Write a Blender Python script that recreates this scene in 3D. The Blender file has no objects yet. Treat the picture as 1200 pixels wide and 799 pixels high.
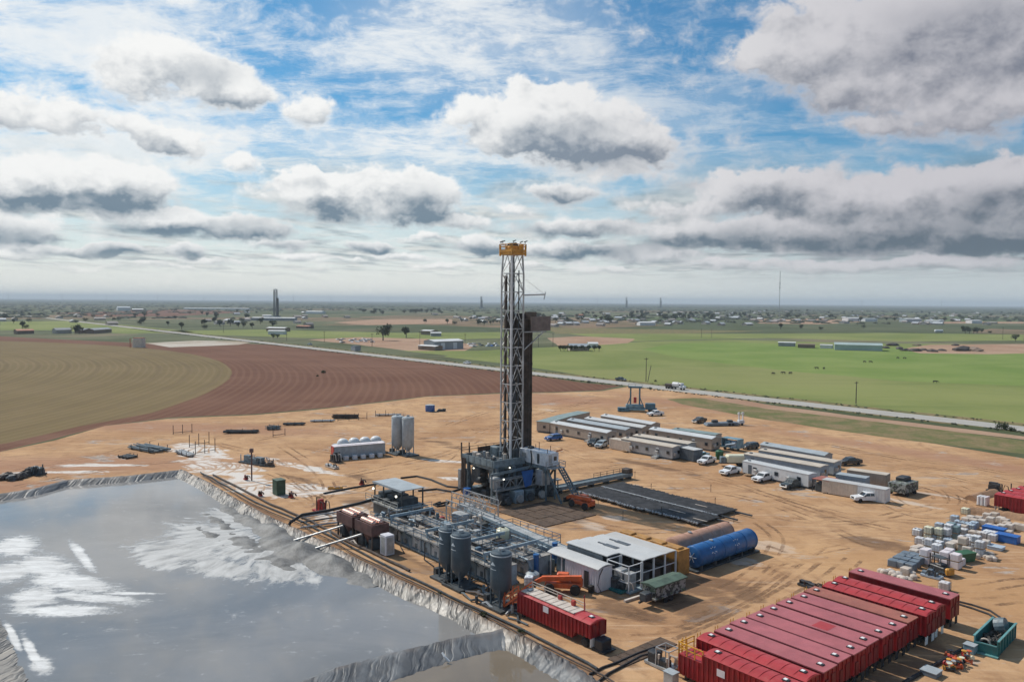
import bpy, math, random
from mathutils import Vector, Matrix, noise as mnoise
from mathutils.geometry import tessellate_polygon
random.seed(7)
R = math.radians
SC = bpy.context.scene
COL = SC.collection

# ------------------------------------------------------------------ camera
F, CH = 930.0, 38.0
PITCH, ROLL = math.atan((399.5 - 353) / F), math.atan(9 / 1200)
cam = bpy.data.cameras.new('camera')
cam.sensor_width = 36.0
cam.lens = 36.0 * F / 1200
cam.clip_start, cam.clip_end = 0.5, 120000
camo = bpy.data.objects.new('camera', cam)
camo.matrix_world = Matrix.Translation((0, 0, CH)) @ Matrix.Rotation(R(90) - PITCH, 4, 'X') @ Matrix.Rotation(ROLL, 4, 'Z')
COL.objects.link(camo)
SC.camera = camo

def pdir(px, py):
    a, b = px - 600, 399.5 - py
    c, s = math.cos(ROLL), math.sin(ROLL)
    x, y = a * c - b * s, a * s + b * c
    return Vector((x, F * math.cos(PITCH) + y * math.sin(PITCH), -F * math.sin(PITCH) + y * math.cos(PITCH)))

def at(px, py, z=0.0):
    """ground position (at height z) seen at a survey point of the photograph"""
    d = pdir(px, py)
    t = (z - CH) / d.z
    return Vector((d.x * t, d.y * t, z))

# site grid: a runs along the tank rows, b across them
TH = R(-50)
OX, OY = 0.726, 152.83
def S(a, b, z=0.0):
    c, s = math.cos(TH), math.sin(TH)
    return Vector((OX + a * c - b * s, OY + a * s + b * c, z))
def toS(p):
    c, s = math.cos(TH), math.sin(TH)
    x, y = p[0] - OX, p[1] - OY
    return x * c + y * s, -x * s + y * c

# ------------------------------------------------------------------ node helper
class G:
    def __init__(self, nt):
        self.nt = nt
    def n(self, typ, **kw):
        nd = self.nt.nodes.new(typ)
        for k, v in kw.items():
            setattr(nd, k, v)
        return nd
    def put(self, sock, v):
        if isinstance(v, bpy.types.NodeSocket):
            self.nt.links.new(v, sock)
        elif v is not None:
            if sock.type == 'RGBA' and hasattr(v, '__len__') and len(v) == 3:
                v = (*v, 1)
            sock.default_value = v
    def m(self, op, a, b=None, c=None, clamp=False):
        nd = self.n('ShaderNodeMath', operation=op, use_clamp=clamp)
        for i, v in enumerate((a, b, c)):
            self.put(nd.inputs[i], v) if v is not None else None
        return nd.outputs[0]
    def add(self, a, b): return self.m('ADD', a, b)
    def sub(self, a, b): return self.m('SUBTRACT', a, b)
    def mul(self, a, b): return self.m('MULTIPLY', a, b)
    def vm(self, op, a, b=None):
        nd = self.n('ShaderNodeVectorMath', operation=op)
        self.put(nd.inputs[0], a)
        if b is not None:
            self.put(nd.inputs[1], b)
        return nd.outputs['Value'] if op in ('LENGTH', 'DOT_PRODUCT', 'DISTANCE') else nd.outputs[0]
    def smooth(self, v, lo, hi, a=0.0, b=1.0, typ='SMOOTHSTEP'):
        nd = self.n('ShaderNodeMapRange', interpolation_type=typ)
        for i, x in enumerate((v, lo, hi, a, b)):
            self.put(nd.inputs[i], x)
        return nd.outputs[0]
    def mix(self, f, a, b, mode='MIX'):
        nd = self.n('ShaderNodeMix', data_type='RGBA', blend_type=mode)
        nd.clamp_factor = True
        self.put(nd.inputs[0], f); self.put(nd.inputs[6], a); self.put(nd.inputs[7], b)
        return nd.outputs[2]
    def fmix(self, f, a, b):
        nd = self.n('ShaderNodeMix', data_type='FLOAT')
        self.put(nd.inputs[0], f); self.put(nd.inputs[2], a); self.put(nd.inputs[3], b)
        return nd.outputs[0]
    def noise(self, vec, scale=5, detail=4, rough=.55, dist=0, out=0, lac=2.0):
        nd = self.n('ShaderNodeTexNoise', noise_dimensions='3D')
        self.put(nd.inputs['Vector'], vec)
        nd.inputs['Scale'].default_value = scale
        nd.inputs['Detail'].default_value = detail
        nd.inputs['Roughness'].default_value = rough
        nd.inputs['Distortion'].default_value = dist
        nd.inputs['Lacunarity'].default_value = lac
        return nd.outputs[out]
    def map(self, vec, loc=(0, 0, 0), rot=(0, 0, 0), sc=(1, 1, 1)):
        nd = self.n('ShaderNodeMapping')
        self.put(nd.inputs[0], vec)
        nd.inputs[1].default_value = loc; nd.inputs[2].default_value = rot; nd.inputs[3].default_value = sc
        return nd.outputs[0]
    def xyz(self, x=0.0, y=0.0, z=0.0):
        nd = self.n('ShaderNodeCombineXYZ')
        for i, v in enumerate((x, y, z)):
            self.put(nd.inputs[i], v)
        return nd.outputs[0]
    def sep(self, v):
        nd = self.n('ShaderNodeSeparateXYZ')
        self.put(nd.inputs[0], v)
        return nd.outputs
    def pos(self): return self.n('ShaderNodeNewGeometry').outputs['Position']
    def obj(self): return self.n('ShaderNodeTexCoord').outputs['Object']
    def rand(self): return self.n('ShaderNodeObjectInfo').outputs['Random']
    def blob(self, P, cx, cy, rx, ry, rot=0.0, soft=1.0):
        """1 inside an ellipse of the ground plane, fading to 0 at its rim"""
        v = self.map(P, (cx, cy, 0), (0, 0, rot), (rx, ry, 1e6))
        self.nt.nodes[-1].vector_type = 'TEXTURE'
        return self.smooth(self.vm('LENGTH', v), 1.0, 1.0 - soft)
    def maxof(self, l):
        r = l[0]
        for x in l[1:]:
            r = self.m('MAXIMUM', r, x)
        return r

MATS = {}
def newmat(name):
    m = bpy.data.materials.new(name)
    m.use_nodes = True
    nt = m.node_tree
    nt.nodes.clear()
    g = G(nt)
    out = g.n('ShaderNodeOutputMaterial')
    bs = g.n('ShaderNodeBsdfPrincipled')
    nt.links.new(bs.outputs[0], out.inputs[0])
    g.bs, g.out = bs, out
    MATS[name] = m
    return m, g

def paint(name, col, rough=.5, metal=0.0, var=.25, dirt=(.25, .18, .12), dirtamt=.25, sc=1.0, bump=0.0, tint=0.0, spec=.4, ribs=None):
    """a painted or plain surface with mottling, dust and, if asked, ribs"""
    m, g = newmat(name)
    P = g.pos()
    n1 = g.noise(P, .9 * sc, 5, .6)
    n2 = g.noise(g.map(P, sc=(1, 1, .25)), 3.5 * sc, 4, .65)
    c = g.mix(g.smooth(n1, .3, .7), tuple(x * (1 - var) for x in col), tuple(min(1, x * (1 + var)) for x in col))
    c = g.mix(g.mul(g.smooth(n2, .5, .78), dirtamt), c, dirt)
    if tint:
        r = g.rand()
        c = g.mix(g.mul(r, tint), c, (.75, .62, .5), 'MULTIPLY')
    g.put(g.bs.inputs['Base Color'], c)
    g.put(g.bs.inputs['Roughness'], g.smooth(n2, .2, .8, max(.05, rough - .12), min(1, rough + .15), 'LINEAR'))
    g.bs.inputs['Metallic'].default_value = metal
    g.bs.inputs['Specular IOR Level'].default_value = spec
    if bump:
        b = g.n('ShaderNodeBump')
        b.inputs['Strength'].default_value = .5
        b.inputs['Distance'].default_value = bump
        g.put(b.inputs['Height'], g.noise(P, 6 * sc, 4))
        g.put(g.bs.inputs['Normal'], b.outputs[0])
    return m

# ------------------------------------------------------------------ mesh helper
class MB:
    def __init__(self):
        self.v, self.f = [], []
    def face(self, pts):
        k = len(self.v)
        self.v += [Vector(p) for p in pts]
        self.f.append(tuple(range(k, k + len(pts))))
        return self
    def solid(self, vs, fs, M=None):
        k = len(self.v)
        self.v += [(M @ Vector(p)) if M else Vector(p) for p in vs]
        self.f += [tuple(i + k for i in f) for f in fs]
        return self
    def box(self, c, s, rz=0.0, M=None):
        """box by centre and size"""
        x, y, z = s[0] / 2, s[1] / 2, s[2] / 2
        vs = [(i, j, k) for i in (-x, x) for j in (-y, y) for k in (-z, z)]
        fs = [(0, 1, 3, 2), (4, 6, 7, 5), (0, 4, 5, 1), (2, 3, 7, 6), (0, 2, 6, 4), (1, 5, 7, 3)]
        T = Matrix.Translation(c) @ Matrix.Rotation(rz, 4, 'Z')
        return self.solid(vs, fs, M @ T if M else T)
    def bx(self, x0, x1, y0, y1, z0, z1):
        return self.box(((x0 + x1) / 2, (y0 + y1) / 2, (z0 + z1) / 2), (abs(x1 - x0), abs(y1 - y0), abs(z1 - z0)))
    def bevbox(self, x0, x1, y0, y1, z0, z1, r):
        """box with chamfered upright edges and chamfered top"""
        def ring(z, i):
            a, b, c, d = x0 + i, x1 - i, y0 + i, y1 - i
            return [(a + r, c, z), (b - r, c, z), (b, c + r, z), (b, d - r, z), (b - r, d, z), (a + r, d, z), (a, d - r, z), (a, c + r, z)]
        vs = ring(z0, 0) + ring(z1 - r, 0) + ring(z1, r * .8)
        fs = []
        for l in (0, 8):
            for i in range(8):
                j = (i + 1) % 8
                fs.append((l + i, l + j, l + 8 + j, l + 8 + i))
        fs.append(tuple(range(16, 24))); fs.append(tuple(range(7, -1, -1)))
        return self.solid(vs, fs)
    def bar(self, p, q, w, h=None):
        p, q = Vector(p), Vector(q)
        d = q - p
        L = d.length
        if L < 1e-6:
            return self
        h = h or w
        d.normalize()
        up = Vector((0, 0, 1)) if abs(d.z) < .95 else Vector((1, 0, 0))
        s = d.cross(up).normalized()
        u = s.cross(d)
        vs = [b + s * (i * w / 2) + u * (j * h / 2) for b in (p, q) for i, j in ((-1, -1), (1, -1), (1, 1), (-1, 1))]
        fs = [(0, 1, 2, 3)[::-1], (4, 5, 6, 7), (0, 1, 5, 4), (1, 2, 6, 5), (2, 3, 7, 6), (3, 0, 4, 7)]
        return self.solid(vs, fs)
    def tube(self, p, q, r, n=8, r2=None, caps=True):
        p, q = Vector(p), Vector(q)
        d = (q - p)
        if d.length < 1e-6:
            return self
        d.normalize()
        r2 = r if r2 is None else r2
        up = Vector((0, 0, 1)) if abs(d.z) < .95 else Vector((1, 0, 0))
        s = d.cross(up).normalized()
        u = s.cross(d)
        A = [(math.cos(2 * math.pi * i / n), math.sin(2 * math.pi * i / n)) for i in range(n)]
        vs = [p + (s * a + u * b) * r for a, b in A] + [q + (s * a + u * b) * r2 for a, b in A]
        fs = [(i, (i + 1) % n, n + (i + 1) % n, n + i) for i in range(n)]
        if caps:
            fs += [tuple(range(n - 1, -1, -1)), tuple(range(n, 2 * n))]
        return self.solid(vs, fs)
    def path(self, pts, r, n=6):
        pts = [Vector(p) for p in pts]
        k = len(self.v)
        m = len(pts)
        for i, p in enumerate(pts):
            d = (pts[min(i + 1, m - 1)] - pts[max(i - 1, 0)]).normalized()
            up = Vector((0, 0, 1)) if abs(d.z) < .95 else Vector((1, 0, 0))
            s = d.cross(up).normalized()
            u = s.cross(d)
            for j in range(n):
                t = 2 * math.pi * j / n
                self.v.append(p + (s * math.cos(t) + u * math.sin(t)) * r)
        for i in range(m - 1):
            for j in range(n):
                self.f.append((k + i * n + j, k + i * n + (j + 1) % n, k + (i + 1) * n + (j + 1) % n, k + (i + 1) * n + j))
        self.f.append(tuple(range(k + n - 1, k - 1, -1)))
        self.f.append(tuple(range(k + (m - 1) * n, k + m * n)))
        return self
    def lathe(self, prof, n=20, M=None):
        """profile of (radius, z) about the z axis"""
        k = len(prof)
        vs = [(r * math.cos(2 * math.pi * j / n), r * math.sin(2 * math.pi * j / n), z) for r, z in prof for j in range(n)]
        fs = [(i * n + j, i * n + (j + 1) % n, (i + 1) * n + (j + 1) % n, (i + 1) * n + j) for i in range(k - 1) for j in range(n)]
        fs += [tuple(range(n - 1, -1, -1)), tuple(range((k - 1) * n, k * n))]
        return self.solid(vs, fs, M)
    def prism(self, prof, l0, l1, axis='y'):
        """outline extruded along an axis: for 'y' it is (x, z), for 'x' it is (y, z)"""
        n = len(prof)
        def P(p, l):
            return (p[0], l, p[1]) if axis == 'y' else (l, p[0], p[1])
        vs = [P(p, l0) for p in prof] + [P(p, l1) for p in prof]
        fs = [(i, (i + 1) % n, n + (i + 1) % n, n + i) for i in range(n)]
        fs += [tuple(range(n - 1, -1, -1)), tuple(range(n, 2 * n))]
        return self.solid(vs, fs)
    def rail(self, pts, h=1.1, w=.05, mid=True, step=2.0):
        for p, q in zip(pts[:-1], pts[1:]):
            p, q = Vector(p), Vector(q)
            n = max(1, round((q - p).length / step))
            for i in range(n + 1):
                c = p.lerp(q, i / n)
                self.bar(c, c + Vector((0, 0, h)), w)
            for hh in ((h, h * .55) if mid else (h,)):
                self.bar(p + Vector((0, 0, hh)), q + Vector((0, 0, hh)), w)
        return self
    def ladder(self, p, q, w=.45, side=(0, 1, 0), t=.05):
        p, q, s = Vector(p), Vector(q), Vector(side) * (w / 2)
        self.bar(p - s, q - s, t); self.bar(p + s, q + s, t)
        n = max(2, int((q - p).length / .5))
        for i in range(1, n):
            c = p.lerp(q, i / n)
            self.bar(c - s, c + s, t * .8)
        return self
    def mesh(self, name, m, smooth=False):
        me = bpy.data.meshes.new(name)
        me.from_pydata([tuple(p) for p in self.v], [], self.f)
        import bmesh
        bm = bmesh.new(); bm.from_mesh(me)
        bmesh.ops.recalc_face_normals(bm, faces=bm.faces)
        bm.to_mesh(me); bm.free()
        if smooth:
            me.polygons.foreach_set('use_smooth', [True] * len(me.polygons))
            me.set_sharp_from_angle(angle=R(40))
        me.materials.append(MATS[m] if isinstance(m, str) else m)
        return me
    def build(self, name, m, parent=None, smooth=False, label=None):
        o = bpy.data.objects.new(name, self.mesh(name, m, smooth))
        COL.objects.link(o)
        if parent is not None:
            o.parent = parent
        if label:
            o['label'] = label
        return o

def thing(name, label, cat, loc, rz=TH, group=None):
    o = bpy.data.objects.new(name, None)
    o.empty_display_size = .5
    COL.objects.link(o)
    o.location = loc
    o.rotation_euler = (0, 0, rz)
    o['label'] = label; o['category'] = cat
    if group:
        o['group'] = group
    return o
def tag(o, label, cat, group=None, loc=None, rz=None):
    o['label'] = label; o['category'] = cat
    if group:
        o['group'] = group
    if loc is not None:
        o.location = loc
    if rz is not None:
        o.rotation_euler = (0, 0, rz)
    return o
def dup(o, loc, rz=None, label=None, group=None, sc=None):
    def cp(x, par):
        c = x.copy(); COL.objects.link(c)
        if par is not None:
            c.parent = par
        for ch in kids.get(x.name, ()):
            cp(ch, c)
        return c
    kids = {}
    def walk(x):
        kids[x.name] = list(x.children)
        for ch in x.children:
            walk(ch)
    walk(o)
    r = cp(o, None)
    r.location = loc
    if rz is not None:
        r.rotation_euler = (0, 0, rz)
    if label:
        r['label'] = label
    if group:
        r['group'] = group
    if sc is not None:
        r.scale = sc if hasattr(sc, '__len__') else (sc,) * 3
    return r
def structure(o):
    o['kind'] = 'structure'
    return o
def heading(p, q):
    return math.atan2(q[1] - p[1], q[0] - p[0])

# irregular outlines for fields and pads
def rough_edge(pts, step, amp, seed=0, closed=True):
    out = []
    n = len(pts)
    for i in range(n if closed else n - 1):
        p, q = Vector(pts[i]).to_2d(), Vector(pts[(i + 1) % n]).to_2d()
        L = (q - p).length
        st = step if not callable(step) else step((p + q) / 2)
        k = max(1, min(80, int(L / st)))
        nv = Vector((-(q - p).y, (q - p).x)) / max(L, 1e-6)
        for j in range(k):
            c = p.lerp(q, j / k)
            am = amp if not callable(amp) else amp(c)
            w = mnoise.noise(Vector((c.x / (st * 3), c.y / (st * 3), seed))) + .5 * mnoise.noise(Vector((c.x / st, c.y / st, seed + 9)))
            out.append(c + nv * am * w)
    if not closed:
        out.append(Vector(pts[-1]).to_2d())
    return out
def sheet(name, pts, z, m, holes=()):
    loops = [[Vector((p[0], p[1], 0)) for p in l] for l in (pts, *holes)]
    tris = tessellate_polygon(loops)
    vs = [Vector((p.x, p.y, z)) for l in loops for p in l]
    me = bpy.data.meshes.new(name)
    fs = []
    for t in tris:
        a, b, c = (vs[i] for i in t)
        fs.append(t if (b - a).cross(c - a).z > 0 else t[::-1])
    me.from_pydata([tuple(v) for v in vs], [], fs)
    me.materials.append(MATS[m])
    o = bpy.data.objects.new(name, me)
    COL.objects.link(o)
    return structure(o)
# ------------------------------------------------------------------ light and sky
SUN_AZ, SUN_EL = R(-50), R(46)
SUNV = Vector((math.sin(SUN_AZ) * math.cos(SUN_EL), math.cos(SUN_AZ) * math.cos(SUN_EL), math.sin(SUN_EL)))
sl = bpy.data.lights.new('sun', 'SUN')
sl.energy = 3.9
sl.angle = R(1.0)
sl.color = (1.0, .94, .85)
so = bpy.data.objects.new('sun', sl)
so.rotation_euler = SUNV.to_track_quat('Z', 'Y').to_euler()
so.location = (-200, 200, 300)
COL.objects.link(so)

w = bpy.data.worlds.new('World')
SC.world = w
w.cycles.sampling_method = 'NONE'
w.use_nodes = True
w.node_tree.nodes.clear()
g = G(w.node_tree)
out = g.n('ShaderNodeOutputWorld')
bg = g.n('ShaderNodeBackground')
bg.inputs[1].default_value = .1
g.nt.links.new(bg.outputs[0], out.inputs[0])
sky = g.n('ShaderNodeTexSky', sky_type='NISHITA')
sky.sun_disc = False
sky.sun_elevation = SUN_EL
sky.sun_rotation = SUN_AZ % (2 * math.pi)
sky.air_density = 1.0
sky.dust_density = .6
sky.ozone_density = 2.5
D = g.n('ShaderNodeTexCoord').outputs['Generated']
dx, dy, dz = g.sep(D)
AZ = g.m('ARCTAN2', dx, dy)
EL = g.m('ARCSINE', dz)
V0 = g.xyz(AZ, EL, 0)
# puffy edges: the cloud outlines are warped by two sizes of noise
wa = g.vm('SUBTRACT', g.noise(V0, 9, 2, .5, out=1), (.5, .5, .5))
wb = g.vm('SUBTRACT', g.noise(g.map(V0, sc=(1, 1.35, 1)), 30, 5, .58, out=1), (.5, .5, .5))
VW = g.vm('ADD', V0, g.vm('ADD', g.vm('MULTIPLY', wa, (.10, .05, 0)), g.vm('MULTIPLY', wb, (.055, .040, 0))))
VW2 = g.vm('ADD', V0, g.vm('ADD', g.vm('MULTIPLY', wa, (.035, .014, 0)), g.vm('MULTIPLY', wb, (.045, .022, 0))))
def puffs(vec):
    # rounded billows: fractal cells over fractal noise
    v = g.n('ShaderNodeTexVoronoi', voronoi_dimensions='2D', feature='F1')
    wv = g.vm('MULTIPLY', g.vm('SUBTRACT', g.noise(vec, 40, 2, .5, out=1), (.5, .5, .5)), (.03, .03, 0))
    g.put(v.inputs['Vector'], g.vm('ADD', vec, wv))
    v.inputs['Scale'].default_value = 20
    v.inputs['Detail'].default_value = 3
    v.inputs['Roughness'].default_value = .55
    v.inputs['Lacunarity'].default_value = 2.2
    v.normalize = True
    n_ = g.noise(vec, 26, 7, .62, .3)
    return g.add(g.mul(n_, .55), g.mul(g.sub(.92, v.outputs['Distance']), .50))
fb = puffs(g.map(V0, sc=(1, 1.3, 1)))
fb_up = puffs(g.map(V0, loc=(-.012, .020, 0), sc=(1, 1.3, 1)))     # the same a little nearer the sun
fine = g.noise(V0, 70, 4, .6)
soft = g.noise(g.map(V0, sc=(1, 1.6, 1)), 13, 3, .5)

def dirs(px, py):
    d = pdir(px, py).normalized()
    return math.atan2(d.x, d.y), math.asin(d.z)
# cumulus: survey point, half width, half height, weight
CU = [(212, 72, 78, 27, 1), (262, 100, 62, 26, 1), (165, 100, 50, 24, .8), (300, 112, 38, 16, .7), (105, 148, 120, 20, .75), (205, 165, 60, 20, .9), (30, 125, 60, 24, .6),
      (364, 134, 32, 20, .8), (284, 193, 26, 11, .7),
      (45, 214, 74, 28, 1.1), (152, 220, 58, 28, 1.1), (12, 268, 46, 22, 1), (232, 262, 95, 15, .9), (100, 242, 46, 10, .6),
      (385, 232, 84, 26, 1.1), (498, 236, 58, 29, 1.1), (345, 215, 50, 14, .7), (440, 215, 60, 16, .7),
      (600, 150, 92, 34, 1.1), (670, 152, 112, 44, 1.2), (755, 172, 60, 24, .9), (640, 112, 52, 18, .9), (660, 228, 42, 13, .9), (725, 208, 80, 14, .5),
      (1075, 58, 175, 62, 1.2), (1150, 20, 140, 50, 1.1), (955, 62, 92, 34, .9), (930, 20, 60, 26, .6), (1135, 125, 85, 36, 1.0), (1025, 150, 48, 13, .7), (890, 75, 50, 20, .6), (1000, 110, 60, 26, .7),
      (905, 226, 92, 26, 1.1), (1000, 244, 110, 26, 1.1), (1120, 236, 125, 34, 1.2), (1185, 208, 70, 24, 1), (870, 274, 130, 18, 1), (1050, 284, 150, 18, 1.1), (1150, 270, 120, 24, 1.0),
      (690, 268, 64, 13, .9), (650, 292, 92, 11, .9), (800, 250, 70, 16, .6), (560, 285, 40, 10, .7), (770, 300, 70, 10, .6),
      (130, 293, 46, 8, .9), (216, 295, 19, 8, .8), (430, 288, 34, 7, .9), (330, 285, 50, 7, .6), (500, 280, 40, 7, .6), (610, 250, 30, 12, .5), (60, 292, 56, 7, .8), (25, 300, 40, 6, .7), (255, 306, 44, 5, .7), (300, 270, 50, 9, .8), (355, 300, 40, 5, .7), (475, 300, 44, 5, .7), (405, 306, 34, 4, .6), (545, 262, 40, 10, .8), (575, 290, 44, 10, .9), (180, 312, 50, 4, .6), (95, 314, 40, 4, .6), (530, 312, 50, 5, .6), (620, 310, 40, 5, .6), (720, 316, 60, 5, .6), (860, 308, 70, 7, .8), (980, 312, 80, 7, .8), (1120, 310, 90, 8, .9)]
num = den = None
for px, py, rx, ry, wt in CU:
    a0, e0 = dirs(px, py)
    v = g.vm('MULTIPLY', g.vm('SUBTRACT', VW2 if (py > 240 or rx < 45) else VW, (a0, e0, 0)), (930 / (rx * 1.26), 930 / (ry * 1.30), 0))
    wgt = g.smooth(g.vm('LENGTH', v), 1.0, .0, 0, wt * .9)
    rel = g.vm('DOT_PRODUCT', v, (-.18, 1, 0))
    pr = g.mul(wgt, rel)
    num = pr if num is None else g.add(num, pr)
    den = wgt if den is None else g.add(den, wgt)
DKS = [(238, 82, 42, 13, .8), (262, 122, 28, 10, .8), (190, 172, 26, 8, .6), (45, 234, 62, 12, 1), (152, 240, 54, 13, 1), (12, 274, 42, 12, 1), (185, 271, 60, 8, 1), (290, 264, 46, 9, .9), (130, 294, 42, 7, 1), (218, 296, 18, 6, .9), (390, 252, 42, 9, 1), (385, 236, 32, 5, .7), (496, 238, 40, 18, .8), (505, 257, 48, 8, 1), (440, 290, 32, 6, .9), (572, 290, 34, 9, 1), (335, 284, 32, 5, .8),
       (715, 186, 90, 16, 1.2), (640, 158, 60, 16, .7), (690, 150, 50, 14, .5), (660, 233, 36, 10, 1), (905, 236, 52, 15, 1), (870, 276, 56, 11, 1), (1010, 282, 66, 12, 1), (1120, 272, 84, 16, 1), (1165, 238, 56, 18, .9), (1010, 250, 60, 10, .6), (700, 296, 74, 9, 1), (640, 270, 42, 7, .9), (800, 216, 32, 8, .7), (705, 268, 42, 8, .9), (1130, 22, 90, 22, .75), (1050, 62, 66, 13, .6), (960, 86, 54, 10, .5), (1160, 90, 60, 16, .4), (980, 285, 80, 8, .8), (1180, 292, 60, 9, .9), (780, 285, 60, 9, .8)]
dks = None
for px, py, rx, ry, sg in DKS:
    a0, e0 = dirs(px, py)
    v = g.vm('MULTIPLY', g.vm('SUBTRACT', VW2, (a0, e0, 0)), (930 / (rx * 1.4), 930 / (ry * 1.6), 0))
    x = g.smooth(g.vm('LENGTH', v), 1.1, -.2, 0, sg)
    dks = x if dks is None else g.add(dks, x)
relh = g.m('DIVIDE', num, g.add(den, .08))
dens = g.add(den, g.mul(g.sub(fb, .52), 1.9))
alpha = g.smooth(g.add(dens, g.mul(dks, .5)), .05, g.fmix(g.smooth(relh, -.35, .45), .85, .46))
lit = g.add(g.add(g.mul(relh, 1.25), g.mul(g.sub(fb, fb_up), 1.9)), g.add(g.mul(g.sub(fine, .5), .12), g.add(g.mul(g.sub(soft, .5), 1.1), .16)))
thick = g.smooth(dens, .30, 1.05)
shade = g.smooth(lit, -.95, .62)
shade = g.m('MAXIMUM', shade, g.mul(g.sub(1.0, g.m('MULTIPLY', thick, 1.05)), g.smooth(EL, .055, .15, .35, 1.0)))
shade = g.m('SUBTRACT', shade, g.mul(g.m('MINIMUM', dks, 1.0), g.add(.58, g.add(g.mul(g.sub(fb, .5), .6), g.mul(g.sub(soft, .5), .8)))), clamp=True)
side = g.smooth(AZ, -.12, .50)                       # the sun stands to the left: clouds on the right are greyer
white = g.mix(side, (9.4, 9.45, 9.35), (5.9, 5.8, 6.15))
low = g.smooth(EL, .20, .05)
dark = g.mix(low, g.mix(side, (2.5, 3.1, 3.8), (1.9, 2.1, 2.65)), g.mix(side, (1.6, 2.35, 3.0), (1.15, 1.55, 1.95)))
ccol = g.mix(shade, dark, white)
# high thin veil
PV = g.vm('DIVIDE', D, g.xyz(g.add(g.m('ABSOLUTE', dz), .12), g.add(g.m('ABSOLUTE', dz), .12), g.add(g.m('ABSOLUTE', dz), .12)))
PV = g.vm('MULTIPLY', PV, (1, 1, 0))
ci = g.noise(g.map(PV, rot=(0, 0, R(25)), sc=(1.0, 1.5, 1)), 3.2, 9, .72, .35)
cib = g.noise(PV, 1.1, 3, .5)
BL = []
for px, py, rx, ry in ((560, 40, 210, 80), (660, 60, 90, 70), (80, 30, 170, 60), (150, 150, 300, 45), (780, 130, 130, 40), (420, 170, 200, 40), (60, 180, 160, 40), (740, 180, 160, 30)):
    a0, e0 = dirs(px, py)
    BL.append(g.smooth(g.vm('LENGTH', g.vm('MULTIPLY', g.vm('SUBTRACT', VW, (a0, e0, 0)), (930 / rx / 1.2, 930 / ry / 1.2, 0))), 1, .1))
vb = g.maxof(BL)
veil = g.smooth(g.add(ci, g.add(g.mul(g.sub(cib, .5), .5), g.mul(vb, .20))), .42, .78, 0, .92)
veil = g.m('MAXIMUM', veil, g.mul(vb, .42))
veil = g.mul(veil, g.fmix(side, .95, .45))
# rows of small flat clouds towards the horizon
PL = g.vm('DIVIDE', D, g.xyz(g.add(g.m('ABSOLUTE', dz), .018), g.add(g.m('ABSOLUTE', dz), .018), 1.0))
PL = g.vm('MULTIPLY', PL, (1, 1, 0))
ro = g.noise(g.map(PL, sc=(1.0, .5, 1)), .95, 6, .55, .25)
rows = g.mul(g.smooth(g.add(ro, g.mul(side, .05)), .44, .60), g.smooth(EL, .012, .045))
rows = g.mul(g.mul(rows, g.smooth(EL, .19, .11)), .9)
rocol = g.mix(g.smooth(g.noise(g.map(PL, sc=(1.0, .55, 1)), 1.7, 5, .6), .35, .65), g.mix(side, (2.9, 3.7, 4.15), (1.9, 2.4, 2.75)), g.mix(side, (7.6, 7.7, 7.4), (5.0, 5.3, 5.5)))
# put together
blue = g.mix(1.0, sky.outputs[0], (.38, .80, .96), 'MULTIPLY')
hz = g.smooth(EL, .21, .02)
hcol = g.mix(side, (8.3, 8.6, 8.3), (5.6, 6.2, 6.4))
c = g.mix(veil, blue, g.mix(side, (9.0, 9.2, 9.2), (6.6, 6.9, 7.3)))
c = g.mix(g.mul(hz, .93), c, hcol)
c = g.mix(rows, c, rocol)
c = g.mix(alpha, c, ccol)
c = g.mix(g.smooth(EL, .06, .006, 0, .9), c, g.mix(side, (8.9, 8.9, 8.2), (6.0, 6.5, 6.5)))
g.put(bg.inputs[0], c)

vs_ = SC.view_settings
SC.display_settings.display_device = 'sRGB'
vs_.view_transform = 'Standard'
vs_.look = 'None'
vs_.exposure = 0
vs_.gamma = 1
vs_.use_curve_mapping = False
cy = SC.cycles
cy.max_bounces = 6
cy.diffuse_bounces = 2
cy.glossy_bounces = 3
cy.transmission_bounces = 3
cy.volume_bounces = 0
cy.transparent_max_bounces = 8
cy.use_denoising = True
cy.use_adaptive_sampling = True
cy.adaptive_threshold = .015
cy.caustics_reflective = cy.caustics_refractive = False
# ------------------------------------------------------------------ ground materials
def ground_mat(name, fn, bump=.05, bscale=1.2, rough=.95):
    m, g = newmat(name)
    P = g.pos()
    c = fn(g, P)
    g.put(g.bs.inputs['Base Color'], c)
    g.bs.inputs['Roughness'].default_value = rough
    g.bs.inputs['Specular IOR Level'].default_value = .08
    if bump:
        b = g.n('ShaderNodeBump')
        b.inputs['Strength'].default_value = .6
        b.inputs['Distance'].default_value = bump
        g.put(b.inputs['Height'], g.noise(P, bscale, 5, .65))
        g.put(g.bs.inputs['Normal'], b.outputs[0])
    return m
def sblob(g, P, px, py, ra, rb, rot=0, soft=.8):
    p = at(px, py)
    return g.blob(P, p.x, p.y, ra, rb, TH + R(rot), soft)

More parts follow.
